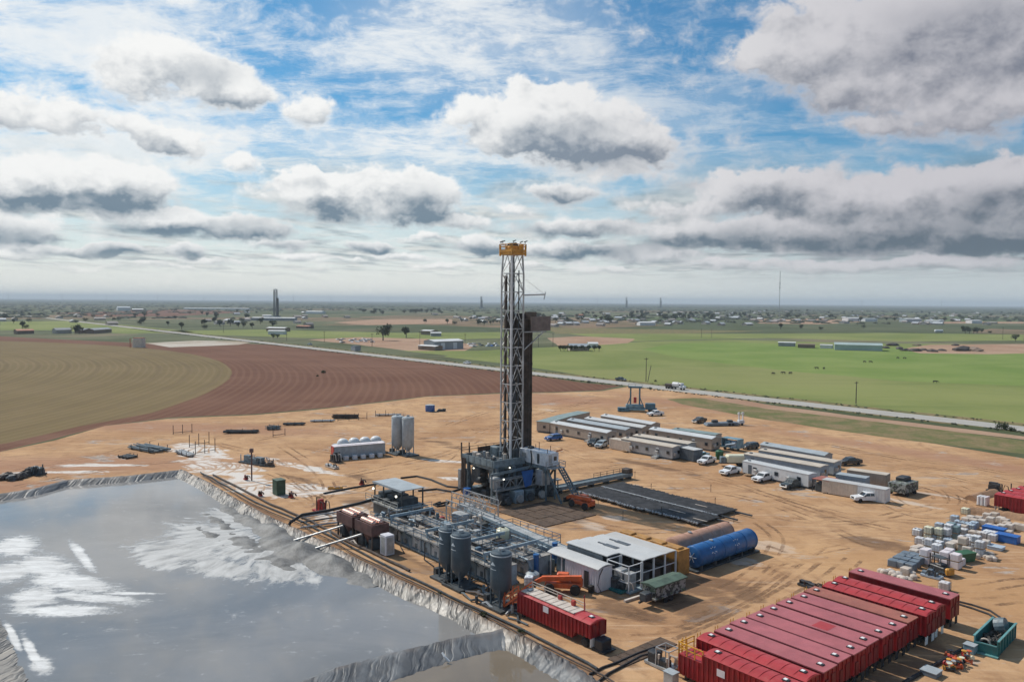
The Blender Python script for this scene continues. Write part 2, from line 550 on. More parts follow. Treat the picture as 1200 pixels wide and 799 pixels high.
def pad(g, P):
    n1 = g.noise(P, .035, 5, .6, .4)
    n2 = g.noise(P, .22, 6, .65, .3)
    n3 = g.noise(P, 1.6, 5, .7)
    n4 = g.smooth(g.noise(g.map(P, rot=(0, 0, -TH), sc=(.45, 1, 1)), .16, 7, .7, .6), .34, .66, typ='LINEAR')
    c = g.mix(g.smooth(n1, .32, .68), (.41, .232, .120), (.575, .362, .198))
    c = g.mix(g.mul(g.smooth(n2, .43, .68), .50), c, (.31, .168, .085))
    c = g.mix(g.mul(g.smooth(n3, .50, .75), .45), c, (.62, .42, .25))
    n5 = g.noise(P, 4.5, 4, .7)
    c = g.mix(g.mul(g.smooth(n5, .55, .75), .35), c, (.22, .125, .07))
    # redder soil along the field side and the far edge
    q = g.sep(P)
    redm = g.maxof([sblob(g, P, 60, 545, 80, 16, 55), sblob(g, P, 200, 500, 90, 14, 40), sblob(g, P, 640, 468, 60, 25, 30), sblob(g, P, 850, 480, 90, 14, -4), sblob(g, P, 1100, 535, 90, 9, -4), sblob(g, P, 20, 570, 30, 8, 40)])
    c = g.mix(g.mul(redm, .75), c, g.mix(n2, (.31, .155, .095), (.41, .23, .15)))
    # vehicle tracks: warped stripes that come and go, in three directions
    W = g.vm('ADD', P, g.vm('MULTIPLY', g.vm('SUBTRACT', g.noise(P, .03, 2, .5, out=1), (.5, .5, .5)), (26, 26, 0)))
    tr = None
    for i, (rot, sc, sd) in enumerate(((TH, .13, 0), (TH + R(28), .11, 40), (TH - R(30), .14, 90), (TH + R(80), .10, 140))):
        t = g.n('ShaderNodeTexWave', wave_type='BANDS', bands_direction='Y')
        g.put(t.inputs['Vector'], g.map(W, loc=(sd, sd, 0), rot=(0, 0, -rot)))
        t.inputs['Scale'].default_value = sc
        t.inputs['Distortion'].default_value = 3.5
        t.inputs['Detail'].default_value = 3
        t.inputs['Detail Scale'].default_value = .25
        mk = g.smooth(g.noise(g.map(P, loc=(sd * 3, 0, 0), rot=(0, 0, -rot), sc=(.35, 1, 1)), .075, 3, .55), .47, .60)
        s = g.mul(g.smooth(t.outputs[1], .62, .98), mk)
        tr = s if tr is None else g.m('MAXIMUM', tr, s)
    c = g.mix(g.mul(g.mul(tr, g.smooth(n2, .4, .6)), .30), c, (.27, .15, .085))
    tl = g.noise(g.map(P, rot=(0, 0, -TH), sc=(.05, 1, 1)), 1.1, 4, .6)
    c = g.mix(g.mul(g.smooth(tl, .54, .72), .45), c, (.68, .50, .35))
    for r_, o_, sx, k_ in ((35, 70, .035, .9), (75, 130, .05, .7), (-48, 190, .04, 1.0)):
        tq = g.noise(g.map(W, loc=(o_, 9, 0), rot=(0, 0, -TH - R(r_)), sc=(sx, 1, 1)), k_, 4, .62)
        mq = g.smooth(g.noise(g.map(P, loc=(o_, o_, 0)), .022, 2, .5), .45, .58)
        c = g.mix(g.mul(g.mul(g.smooth(tq, .55, .68), mq), .32), c, (.29, .16, .09))
    td = g.noise(g.map(P, loc=(50, 9, 0), rot=(0, 0, -TH - R(20)), sc=(.06, 1, 1)), .8, 4, .6)
    c = g.mix(g.mul(g.smooth(td, .56, .72), .45), c, (.27, .15, .085))
    # pale dried mud and salt, dark oily stains
    wh = g.maxof([sblob(g, P, 232, 529, 22, 9, 4), sblob(g, P, 262, 550, 24, 10, 3), sblob(g, P, 300, 570, 24, 9, 3), sblob(g, P, 345, 575, 16, 9, 30), sblob(g, P, 410, 615, 14, 5, 5), sblob(g, P, 395, 605, 12, 5, 0), sblob(g, P, 345, 545, 20, 3.5, 12),
                   sblob(g, P, 110, 545, 16, 2.6, 50), sblob(g, P, 70, 553, 15, 2, 55), sblob(g, P, 440, 600, 12, 6, 10), sblob(g, P, 520, 540, 9, 3, 30), sblob(g, P, 535, 562, 7, 3, 30)])
    wh = g.smooth(g.add(wh, g.mul(g.sub(n4, .5), 1.5)), .42, .72)
    c = g.mix(g.mul(wh, g.smooth(tr, 1.3, .2)), c, g.mix(n3, (.60, .53, .46), (.74, .70, .65)))
    w2 = g.maxof([sblob(g, P, 862, 655, 7, 5), sblob(g, P, 905, 640, 8, 6), sblob(g, P, 1060, 588, 14, 2.2), sblob(g, P, 730, 610, 8, 3), sblob(g, P, 690, 614, 7, 3.5), sblob(g, P, 640, 480, 8, 4), sblob(g, P, 1100, 580, 12, 1.6, 8)])
    w2 = g.smooth(g.add(w2, g.mul(g.sub(n4, .5), 1.6)), .55, .95)
    c = g.mix(g.mul(w2, .6), c, (.60, .52, .44))
    dk = g.maxof([sblob(g, P, 612, 596, 17, 8, 4), sblob(g, P, 655, 606, 12, 7, 0), sblob(g, P, 820, 690, 9, 4), sblob(g, P, 770, 672, 8, 5), sblob(g, P, 880, 700, 6, 3), sblob(g, P, 470, 655, 12, 3), sblob(g, P, 560, 690, 12, 4), sblob(g, P, 440, 640, 10, 4),
                  sblob(g, P, 1085, 765, 20, 3.6, 88), sblob(g, P, 720, 770, 7, 1.6), sblob(g, P, 530, 600, 10, 5), sblob(g, P, 985, 610, 9, 3), sblob(g, P, 425, 560, 9, 3), sblob(g, P, 345, 560, 14, 2, 10), sblob(g, P, 780, 700, 13, 6), sblob(g, P, 850, 685, 9, 4), sblob(g, P, 735, 715, 10, 4), sblob(g, P, 430, 590, 16, 5), sblob(g, P, 640, 700, 8, 4), sblob(g, P, 1040, 640, 12, 5), sblob(g, P, 900, 560, 22, 3), sblob(g, P, 760, 545, 26, 3), sblob(g, P, 520, 520, 18, 4)])
    dk = g.smooth(g.add(dk, g.mul(g.sub(n4, .5), 1.6)), .40, 1.1)
    c = g.mix(g.mul(dk, .74), c, (.155, .092, .058))
    mud = g.maxof([sblob(g, P, 300, 597, 24, 2.6), sblob(g, P, 400, 648, 28, 3.0), sblob(g, P, 480, 690, 22, 3.2), sblob(g, P, 570, 728, 20, 2.8), sblob(g, P, 660, 772, 18, 2.6), sblob(g, P, 420, 630, 14, 3.5), sblob(g, P, 250, 562, 16, 2.0)])
    mud = g.smooth(g.add(mud, g.mul(g.sub(n4, .5), 1.3)), .35, .9)
    c = g.mix(g.mul(mud, .75), c, g.mix(n3, (.13, .075, .05), (.24, .145, .095)))
    og = g.maxof([sblob(g, P, 478, 660, 9, 1.5), sblob(g, P, 500, 650, 9, 1.2), sblob(g, P, 1000, 660, 25, 14), sblob(g, P, 1180, 700, 20, 12)])
    return g.mix(g.mul(og, .40), c, (.56, .33, .16))
ground_mat('sand', pad, .10, 1.4)

CIRC = None
def fit_circle(a, b, c):
    ax, ay, bx, by, cx, cy = *a[:2], *b[:2], *c[:2]
    d = 2 * (ax * (by - cy) + bx * (cy - ay) + cx * (ay - by))
    ux = ((ax ** 2 + ay ** 2) * (by - cy) + (bx ** 2 + by ** 2) * (cy - ay) + (cx ** 2 + cy ** 2) * (ay - by)) / d
    uy = ((ax ** 2 + ay ** 2) * (cx - bx) + (bx ** 2 + by ** 2) * (ax - cx) + (cx ** 2 + cy ** 2) * (bx - ax)) / d
    return ux, uy, math.hypot(ux - ax, uy - ay)
CX, CYY, CR = fit_circle(at(180, 409), at(272, 437), at(120, 500))

def rings(g, P, sc, dist=.6):
    t = g.n('ShaderNodeTexWave', wave_type='RINGS', rings_direction='Z')
    g.put(t.inputs['Vector'], g.map(P, loc=(-CX, -CYY, 0)))
    t.inputs['Scale'].default_value = sc
    t.inputs['Distortion'].default_value = dist
    t.inputs['Detail'].default_value = 3
    t.inputs['Detail Scale'].default_value = .3
    return t.outputs[1]
def olive(g, P):
    n = g.noise(P, .02, 5, .6, .3)
    n2 = g.noise(P, .35, 5, .7)
    c = g.mix(g.smooth(n, .3, .7), (.168, .122, .056), (.20, .146, .072))
    c = g.mix(g.mul(g.smooth(n2, .45, .75), .5), c, (.16, .135, .055))
    c = g.mix(g.mul(g.smooth(rings(g, P, .085, 1.6), .5, .95), .22), c, (.29, .205, .12))
    c = g.mix(g.mul(g.smooth(rings(g, P, .021, 3.0), .85, 1), .30), c, (.13, .09, .05))
    return c
ground_mat('olive_crop', olive, .12, .8)
def plough(g, P):
    n = g.noise(P, .012, 4, .6, .5)
    n2 = g.noise(P, .3, 5, .7)
    c = g.mix(g.smooth(n, .3, .7), (.138, .064, .040), (.180, .090, .057))
    c = g.mix(g.mul(g.smooth(n2, .45, .75), .4), c, (.125, .058, .038))
    c = g.mix(g.mul(g.smooth(rings(g, P, .085, 1.6), .45, .95), .30), c, (.245, .13, .088))
    c = g.mix(g.mul(g.smooth(rings(g, P, .016, 5.0), .75, 1), .28), c, (.12, .055, .037))
    dk = g.smooth(g.noise(g.map(P, rot=(0, 0, -TH), sc=(.1, 1, 1)), .05, 4, .6), .5, .7)
    return g.mix(g.mul(dk, .35), c, (.26, .145, .10))
ground_mat('ploughed_soil', plough, .15, .8)
def pasture(g, P):
    n = g.noise(P, .009, 5, .6, .6)
    n2 = g.noise(P, .09, 6, .75)
    n3 = g.noise(g.map(P, rot=(0, 0, R(-8)), sc=(.12, 1, 1)), .06, 6, .7)
    c = g.mix(g.smooth(n, .3, .7), (.165, .200, .060), (.245, .262, .092))
    c = g.mix(g.mul(g.smooth(n2, .48, .75), .5), c, (.265, .265, .11))
    c = g.mix(g.mul(g.smooth(n3, .5, .7), .5), c, (.11, .155, .045))
    y = sblob(g, P, 800, 440, 260, 90, 60)
    return g.mix(g.mul(g.smooth(g.add(y, g.mul(g.sub(n, .5), 1.5)), .3, .9), .6), c, (.255, .255, .10))
ground_mat('pasture_grass', pasture, .12, .5)
def bright(g, P):
    n = g.noise(P, .015, 5, .6, .6)
    n2 = g.noise(g.map(P, rot=(0, 0, R(-8)), sc=(.15, 1, 1)), .05, 4, .6)
    c = g.mix(g.smooth(n, .3, .7), (.150, .220, .052), (.215, .270, .080))
    return g.mix(g.mul(g.smooth(n2, .5, .7), .4), c, (.235, .265, .09))
ground_mat('irrigated_grass', bright, .1, .5)
def verge(g, P):
    n = g.noise(P, .12, 5, .65, .4)
    n2 = g.noise(P, .9, 5, .7)
    c = g.mix(g.smooth(n, .38, .62), (.145, .15, .06), (.26, .19, .105))
    return g.mix(g.mul(g.smooth(n2, .45, .7), .6), c, (.085, .105, .038))
ground_mat('verge_grass', verge, .15, 1.2)
def tarmac(g, P):
    n = g.noise(g.map(P, rot=(0, 0, R(51)), sc=(.02, 1, 1)), .9, 4, .6)
    n2 = g.noise(P, .5, 5, .65)
    c = g.mix(g.smooth(n, .3, .7), (.35, .33, .30), (.45, .43, .39))
    return g.mix(g.mul(g.smooth(n2, .5, .75), .4), c, (.36, .34, .30))
ground_mat('worn_asphalt', tarmac, 0)
def redpatch(g, P):
    n = g.noise(P, .02, 5, .65, .5)
    c = g.mix(g.smooth(n, .3, .7), (.34, .205, .135), (.43, .29, .20))
    return g.mix(g.mul(g.smooth(g.noise(P, .15, 5, .7), .52, .75), .6), c, (.22, .16, .08))
ground_mat('bare_soil', redpatch, 0)
def palepatch(g, P):
    n = g.noise(P, .02, 5, .65, .5)
    return g.mix(g.smooth(n, .35, .65), (.36, .29, .21), (.52, .47, .40))
ground_mat('pale_soil', palepatch, 0)
def far(g, P):
    """far land: a patchwork of dull fields, scrub and bare lots"""
    q = g.map(P, rot=(0, 0, R(40)))
    v = g.n('ShaderNodeTexVoronoi', distance='CHEBYCHEV', feature='F1')
    g.put(v.inputs['Vector'], g.vm('ADD', q, g.vm('MULTIPLY', g.noise(P, .002, 3, .5, out=1), (160, 160, 0))))
    v.inputs['Scale'].default_value = .0028
    k = g.sep(v.outputs['Color'])
    c = g.mix(k[0], (.085, .105, .055), (.165, .165, .095))
    c = g.mix(g.smooth(k[1], .72, .76), c, (.24, .165, .105))
    c = g.mix(g.smooth(k[2], .80, .84), c, (.125, .165, .07))
    n = g.noise(P, .012, 6, .7, .5)
    c = g.mix(g.mul(g.smooth(n, .42, .62), .75), c, (.060, .075, .032))
    n2 = g.noise(P, .004, 5, .65, .5)
    c = g.mix(g.mul(g.smooth(n2, .54, .7), .55), c, (.30, .225, .15))
    d = g.sep(P)[1]
    scrub = g.mix(g.smooth(g.noise(g.map(P, sc=(.35, 1, 1)), .0016, 6, .65), .4, .62), (.050, .062, .032), (.085, .088, .05))
    return g.mix(g.smooth(d, 2200, 5000), c, scrub)
ground_mat('far_land', far, 0)

# ------------------------------------------------------------------ pond and ground sheets
WZ = -.7
def crest(px, py): return at(px, py, .3)
def wl(px, py): return at(px, py, WZ)
e1 = (S(1, 0) - S(0, 0)); e2 = (S(0, 1) - S(0, 0))
rc = [crest(*p) for p in ((212, 550), (240, 563), (275, 584), (312, 604), (352, 622), (400, 646), (450, 671), (490, 690), (516, 698), (545, 712), (560, 721), (588, 735), (630, 756), (660, 773), (700, 799))]
rc.append(rc[-1] + e1 * 40)
fc = [crest(*p) for p in ((212, 550), (150, 557), (77, 562), (40, 572), (0, 578))]
fc.append(fc[-1] - e2 * 34)
lc0 = S(-64, -96.5, .3); lc1 = S(104, -98, .3)
hole = [rc[-1], *reversed(rc[:-1]), *fc[1:]] + [Vector(lc0), Vector(lc1)]
holexy = [(p.x, p.y) for p in hole]
# wall of soil beside the liner keeps the ground sheet a little outside the crest
ctr = sum((Vector(p) for p in hole), Vector()) / len(hole)

def px_poly(pts, z=0.0):
    return [at(*p, z).to_2d() for p in pts]
def damp(f):
    return lambda c: max(.3, f * c.y)
far_ring = [(-26000, -400), (26000, -400), (26000, 25500), (-26000, 25500)]
sheet('ground', far_ring, -.012, 'far_land', [holexy])
pad_px = [(-260, 575), (-60, 540), (0, 530), (60, 516), (125, 499), (200, 490), (300, 486), (400, 477), (500, 465), (590, 461), (650, 460), (705, 458), (745, 452), (775, 454), (800, 462), (835, 468), (880, 480), (960, 497), (1040, 511), (1120, 523), (1200, 537), (1330, 560)]
pad_out = px_poly(pad_px)
pad_out = rough_edge(pad_out, 9, 1.6, 3, closed=False)
pad_out += [Vector((150, 40)), Vector((130, -60)), Vector((-130, -60)), Vector((-190, 60))]
sheet('drill_pad_ground', pad_out, 0.0, 'sand', [holexy])

def field(name, pxs, z, m, amp=.004, seed=1, st=.03):
    sheet(name, rough_edge(px_poly(pxs), lambda c: max(6, c.y * st), damp(amp), seed), z, m)
field('ploughed_field', [(-420, 600), (-200, 560), (0, 529), (60, 515), (125, 498), (200, 489), (300, 485), (400, 476), (500, 464), (590, 460), (650, 459), (705, 457), (728, 452), (690, 449), (600, 437), (520, 427), (440, 418), (375, 409), (320, 404), (270, 402), (200, 404), (0, 394), (-300, 392), (-900, 430)], -.008, 'ploughed_soil')
# irrigation circle with a darker ploughed rim
n = 96
circ = [Vector((CX + CR * math.cos(2 * math.pi * i / n), CYY + CR * math.sin(2 * math.pi * i / n))) for i in range(n)]
circ = [c for c in circ if c.y > 60]
lim = px_poly([(-420, 592), (-200, 553), (0, 524), (60, 511), (125, 494)])
def clipc(c):
    # keep the circle off the pad: push points that fall beyond the field's edge back to it
    for p, q in zip(lim[:-1], lim[1:]):
        d = q - p
        nv = Vector((-d.y, d.x)).normalized()
        t = (c - p).dot(d) / d.length_squared
        if -.6 < t < 1.05:
            s = (c - p).dot(nv)
            if s < 3:
                c = c + nv * (3 - s)
    return c
circ = [clipc(c) for c in circ]
sheet('irrigated_field', rough_edge(circ, 12, 1.0, 5), -.004, 'olive_crop')
field('pasture', [(520, 418), (600, 427), (660, 436), (730, 448), (800, 456), (900, 467), (1000, 478), (1100, 488), (1200, 499), (1500, 530), (1500, 400), (1200, 404), (1000, 402), (860, 398), (760, 400), (690, 404), (640, 408), (600, 411), (545, 411)], -.008, 'pasture_grass', .002)
field('irrigated_pasture', [(752, 409), (790, 402), (860, 401), (1000, 406), (1200, 411), (1400, 418), (1400, 470), (1200, 452), (1050, 446), (940, 436), (850, 426), (790, 418)], -.004, 'irrigated_grass', .004, 4)
field('far_pasture', [(640, 388), (760, 391), (900, 391), (1040, 390), (1200, 392), (1200, 399), (1060, 400), (900, 396), (800, 398), (740, 400)], .0, 'pasture_grass', .002, 5)
field('far_meadow', [(640, 384), (780, 386), (900, 388), (800, 391), (650, 391)], .02, 'verge_grass', .002, 6)
field('bare_lot', [(640, 396), (680, 394), (745, 397), (735, 402), (690, 405), (655, 406)], .01, 'bare_soil', .003, 7)
field('bare_lot', [(1058, 409), (1090, 404), (1200, 403), (1300, 404), (1300, 412), (1160, 415), (1080, 414)], .01, 'bare_soil', .003, 8)
field('bare_lot', [(390, 378), (440, 374), (530, 374), (530, 379), (430, 381)], .04, 'bare_soil', .002, 9)
field('bare_lot', [(360, 398), (420, 395), (500, 397), (560, 404), (545, 411), (480, 411), (420, 404)], .01, 'bare_soil', .003, 10)
field('bare_lot', [(880, 374), (960, 373), (1010, 377), (960, 380), (890, 379)], .04, 'bare_soil', .002, 11)
field('pale_lot', [(170, 402), (230, 399), (300, 400), (280, 404), (200, 407)], .012, 'pale_soil', .002, 12)
field('pale_lot', [(1060, 377), (1200, 377), (1200, 379), (1080, 379)], .04, 'bare_soil', .001, 13)
field('near_meadow', [(170, 388), (300, 386), (470, 390), (600, 389), (600, 396), (470, 399), (360, 396), (240, 392)], .0, 'pasture_grass', .002, 14)
field('near_meadow', [(0, 377), (90, 376), (140, 380), (230, 389), (150, 391), (60, 387), (0, 387)], .0, 'pasture_grass', .002, 15)
field('near_meadow', [(590, 414), (700, 404), (560, 411), (470, 411), (560, 420)], -.002, 'pasture_grass', .002, 16)
field('brown_field', [(60, 367), (200, 363), (300, 365), (200, 371), (110, 371)], .05, 'ploughed_soil', .001, 17)

# the straight highway and its verges
ra, rb_ = at(900, 468.5).to_2d(), at(230, 392.5).to_2d()
rd = (rb_ - ra).normalized(); rn = Vector((-rd.y, rd.x))
def strip(name, o0, o1, z, m, l0=-190, l1=4200, amp=.0):
    k = 160
    ts = [l0 + (l1 - l0) * (i / k) ** 1.6 for i in range(k + 1)]
    A = [ra + rd * t + rn * (o0 + amp * mnoise.noise(Vector((t / 14, o0, 2)))) for t in ts]
    B = [ra + rd * t + rn * (o1 + amp * mnoise.noise(Vector((t / 14, o1, 7)))) for t in ts]
    me = bpy.data.meshes.new(name)
    me.from_pydata([(p.x, p.y, z) for p in A] + [(p.x, p.y, z) for p in B], [], [(i, i + 1, k + 2 + i, k + 1 + i)[::-1] for i in range(k)])
    me.materials.append(MATS[m])
    o = bpy.data.objects.new(name, me); COL.objects.link(o)
    return structure(o)
strip('road_verge', 4, -12.5, .002, 'verge_grass', amp=2.5)
strip('road_verge', 5, 8, .004, 'verge_grass', amp=2)
strip('road', -5.6, 5.6, .045, 'worn_asphalt', amp=.35)
paint('lane_white', (.62, .60, .55), .9, dirt=(.4, .37, .32), dirtamt=.7)
strip('lane_marking', -4.6, -4.4, .05, 'lane_white')
strip('lane_marking', 4.4, 4.6, .05, 'lane_white')
field('verge', [(775, 466), (812, 464), (880, 473), (1000, 490), (1100, 503), (1200, 516), (1330, 534), (1330, 548), (1200, 532), (1100, 520), (1000, 507), (880, 489), (800, 474)], .008, 'verge_grass', .006, 21)
field('dirt_track', [(800, 462), (830, 461), (900, 474), (1000, 487), (1100, 499), (1200, 511), (1330, 530), (1330, 534), (1200, 515), (1100, 503), (1000, 491), (900, 479), (830, 468)], .014, 'bare_soil', .003, 22)
field('site_entrance', [(690, 462), (740, 455), (775, 455), (800, 457.5), (850, 463.5), (858, 467), (812, 466), (780, 468), (740, 474)], .018, 'sand', .004, 23)

# pond liner banks: a wrinkled sheet from the crest down into the water
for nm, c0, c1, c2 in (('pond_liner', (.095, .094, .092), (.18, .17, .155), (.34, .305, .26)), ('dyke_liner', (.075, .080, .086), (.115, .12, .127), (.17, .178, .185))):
    m, g = newmat(nm)
    P = g.pos()
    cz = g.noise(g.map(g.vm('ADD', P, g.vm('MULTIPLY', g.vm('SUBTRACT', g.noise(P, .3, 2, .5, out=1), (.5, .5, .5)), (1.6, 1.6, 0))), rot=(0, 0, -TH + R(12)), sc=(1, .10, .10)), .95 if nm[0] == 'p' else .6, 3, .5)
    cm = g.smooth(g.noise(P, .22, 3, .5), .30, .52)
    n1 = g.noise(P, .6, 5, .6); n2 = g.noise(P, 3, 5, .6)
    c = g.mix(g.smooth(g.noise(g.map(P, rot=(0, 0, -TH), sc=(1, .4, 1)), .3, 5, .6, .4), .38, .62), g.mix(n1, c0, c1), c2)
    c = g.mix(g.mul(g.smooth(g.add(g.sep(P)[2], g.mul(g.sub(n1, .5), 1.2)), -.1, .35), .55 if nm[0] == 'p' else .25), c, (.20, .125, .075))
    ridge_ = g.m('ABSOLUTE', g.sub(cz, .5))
    g.put(g.bs.inputs['Base Color'], g.mix(g.mul(cm, g.smooth(ridge_, .0, .045, .95 if nm[0] == 'p' else .5, 0)), c, (.045, .045, .047)))  # fold shade is painted dark into the creases
    g.put(g.bs.inputs['Roughness'], g.smooth(n2, .2, .8, .42, .62))
    g.bs.inputs['Specular IOR Level'].default_value = .5 if nm[0] == 'p' else .28
    b = g.n('ShaderNodeBump'); b.inputs['Strength'].default_value = .9; b.inputs['Distance'].default_value = .16 if nm[0] == 'p' else .10
    g.put(b.inputs['Height'], g.mul(cm, g.smooth(ridge_, 0, .10, 0, 1, 'LINEAR'))); g.put(g.bs.inputs['Normal'], b.outputs[0])

def resample(pts, k):
    d = [0]
    for p, q in zip(pts[:-1], pts[1:]):
        d.append(d[-1] + (q - p).length)
    o = []
    j = 0
    for i in range(k + 1):
        t = d[-1] * i / k
        while j < len(d) - 2 and d[j + 1] < t:
            j += 1
        o.append(pts[j].lerp(pts[j + 1], (t - d[j]) / max(1e-6, d[j + 1] - d[j])))
    return o, d[-1]
def loft(name, lines, step, nv, amp, seed, fold=1.0):
    L0 = resample(lines[0], 10)[1]
    k = int(L0 / step)
    rs = [resample(l, k)[0] for l in lines]
    nseg = len(lines) - 1
    vs, fs = [], []
    for i in range(k + 1):
        for s in range(nseg):
            for j in range(nv + (1 if s == nseg - 1 else 0)):
                t = j / nv
                p = rs[s][i].lerp(rs[s + 1][i], t)
                u = L0 * i / k
                v = (s + t)
                f = mnoise.noise(Vector((u * .75 * fold + v * .55, v * .16, seed))) + .45 * mnoise.noise(Vector((u * 1.9 * fold - v * .7, v * .22, seed + 5)))
                f = 1 - 2.2 * abs(f)
                f += .5 * mnoise.noise(Vector((u * .25, v, seed + 3)))
                a = amp * min(1, .25 + v * .9)
                vs.append((p.x + .3 * a * f, p.y, p.z + a * f))
    m_ = nseg * nv + 1
    for i in range(k):
        for j in range(m_ - 1):
            fs.append((i * m_ + j, (i + 1) * m_ + j, (i + 1) * m_ + j + 1, i * m_ + j + 1))
    me = bpy.data.meshes.new(name)
    me.from_pydata(vs, [], fs)
    me.polygons.foreach_set('use_smooth', [True] * len(fs))
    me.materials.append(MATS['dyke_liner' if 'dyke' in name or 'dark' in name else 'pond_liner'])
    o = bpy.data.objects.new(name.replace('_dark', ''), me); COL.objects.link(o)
    return structure(o)
def bank(name, cr, inward, wid, drop, step, amp, seed, out=1.0):
    """cr: crest line; inward: unit vector into the pond"""
    l0 = [p - inward * out * .8 + Vector((0, 0, -.5)) for p in cr]
    l1 = [p - inward * (out * .3) + Vector((0, 0, -.16)) for p in cr]
    l2 = [p + inward * .25 for p in cr]
    l3 = [p + inward * wid + Vector((0, 0, -drop)) for p in cr]
    return loft(name, [l0, l1, l2, l3], step, 6, amp, seed)
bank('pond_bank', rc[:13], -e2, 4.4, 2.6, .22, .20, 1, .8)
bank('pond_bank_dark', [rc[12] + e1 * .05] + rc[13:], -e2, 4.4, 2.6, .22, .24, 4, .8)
bank('pond_bank_dark', fc, (e1 + .15 * e2).normalized(), 4.2, 2.0, .5, .08, 2, .7)  # darker liner puts the shade of this far side into the colour
lcl = [Vector(lc0), Vector(lc1)]
lwater = [at(0, 727, WZ), at(28, 799, WZ)]
bl = toS(lwater[0])[1]
lcl = [S(-66, bl - 4.5, .3), S(104, bl - 4.9, .3)]
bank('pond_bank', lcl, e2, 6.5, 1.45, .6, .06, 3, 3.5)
# the lined dyke that parts the two ponds
ridge = [at(592, 736, .35), at(575, 740, .3), at(548, 744, .25), at(492, 757, .1), at(399, 781, .0), at(352, 800, .0)]
ridge.append(ridge[-1] - e2 * 25)
front = [at(592, 762, WZ), at(579, 763, WZ), at(552, 768, WZ), at(524, 776, WZ), at(468, 794, WZ), at(440, 803, WZ)]
front.append(front[-1] - e2 * 25)
back = [p - e1 * 2.0 for p in ridge]
for p in back: p.z = WZ - .25
frl = [p.copy() for p in front]
fr2 = [p + e1 * .8 for p in front]
for p in fr2: p.z = WZ - .5
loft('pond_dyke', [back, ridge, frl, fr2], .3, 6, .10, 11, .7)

# water: milky grey with painted sun glint and floating foam, and a small brown pond beyond the dyke
def water(name, col, foam_glint, rough):
    m, g = newmat(name)
    P = g.pos()
    n = g.noise(g.map(P, rot=(0, 0, -TH), sc=(.5, 1, 1)), .06, 5, .6, .8)
    c = g.mix(g.smooth(n, .35, .65), col[0], col[1])
    r = rough
    if foam_glint:
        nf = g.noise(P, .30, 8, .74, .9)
        a = []  # white patches: foam, and partly sun glint painted into the colour
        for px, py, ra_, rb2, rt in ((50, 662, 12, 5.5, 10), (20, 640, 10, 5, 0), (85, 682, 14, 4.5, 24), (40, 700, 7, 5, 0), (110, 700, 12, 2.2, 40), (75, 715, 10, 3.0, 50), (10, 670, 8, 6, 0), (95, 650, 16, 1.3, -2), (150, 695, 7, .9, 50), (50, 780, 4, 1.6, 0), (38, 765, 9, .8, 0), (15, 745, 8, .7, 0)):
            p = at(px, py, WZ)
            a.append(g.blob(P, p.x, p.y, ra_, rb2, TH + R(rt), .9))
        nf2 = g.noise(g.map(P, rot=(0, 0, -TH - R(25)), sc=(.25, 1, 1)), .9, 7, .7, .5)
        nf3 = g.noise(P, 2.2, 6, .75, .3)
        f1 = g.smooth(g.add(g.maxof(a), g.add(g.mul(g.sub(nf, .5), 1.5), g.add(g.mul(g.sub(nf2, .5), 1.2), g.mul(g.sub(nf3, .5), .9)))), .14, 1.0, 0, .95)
        # a fan of pale scum washing out from the discharge corner
        s0 = at(345, 615, WZ)
        q = g.sep(g.vm('SUBTRACT', P, (s0.x, s0.y, 0)))
        ang = g.m('ARCTAN2', q[1], q[0])
        rad = g.m('SQRT', g.add(g.mul(q[0], q[0]), g.mul(q[1], q[1])))
        st = g.noise(g.xyz(g.mul(ang, 9.0), g.mul(rad, .16), 0), 1.6, 6, .66, .5)
        b2 = []
        for px, py, ra_, rb2, rt in ((250, 628, 20, 10, 10), (212, 645, 17, 9, 20), (295, 645, 18, 9, 20), (270, 608, 16, 6, 0), (330, 668, 12, 7, 10), (188, 652, 12, 6, 0), (260, 665, 14, 6, 20)):
            p = at(px, py, WZ)
            b2.append(g.blob(P, p.x, p.y, ra_, rb2, TH + R(rt), .9))
        fan = g.smooth(g.add(g.maxof(b2), g.add(g.mul(g.sub(st, .5), 2.2), g.mul(g.sub(nf, .5), .9))), .30, .85)
        c = g.mix(g.mul(fan, .85), c, g.mix(g.smooth(st, .3, .7), (.36, .355, .34), (.60, .595, .575)))
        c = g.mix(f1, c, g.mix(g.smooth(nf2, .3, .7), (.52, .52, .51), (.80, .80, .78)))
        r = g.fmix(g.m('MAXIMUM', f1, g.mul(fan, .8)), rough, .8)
    g.put(g.bs.inputs['Base Color'], c)
    g.put(g.bs.inputs['Roughness'], r)
    g.bs.inputs['IOR'].default_value = 1.33
    g.bs.inputs['Specular IOR Level'].default_value = .7
    b = g.n('ShaderNodeBump'); b.inputs['Strength'].default_value = .12; b.inputs['Distance'].default_value = .03
    g.put(b.inputs['Height'], g.noise(g.map(P, sc=(1, .5, 1)), .7, 3, .5)); g.put(g.bs.inputs['Normal'], b.outputs[0])
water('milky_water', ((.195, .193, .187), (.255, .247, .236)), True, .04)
water('brown_water', ((.19, .155, .115), (.235, .195, .15)), False, .03)
def Sp(*ab): return [S(a, b).to_2d() for a, b in ab]
ar = toS(ridge[2])[0]
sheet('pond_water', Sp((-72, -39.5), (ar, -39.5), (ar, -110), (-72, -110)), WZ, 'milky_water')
sheet('pond_water', Sp((ar + .6, -39.5), (110, -39.5), (110, -110), (ar + .6, -110)), WZ, 'brown_water')

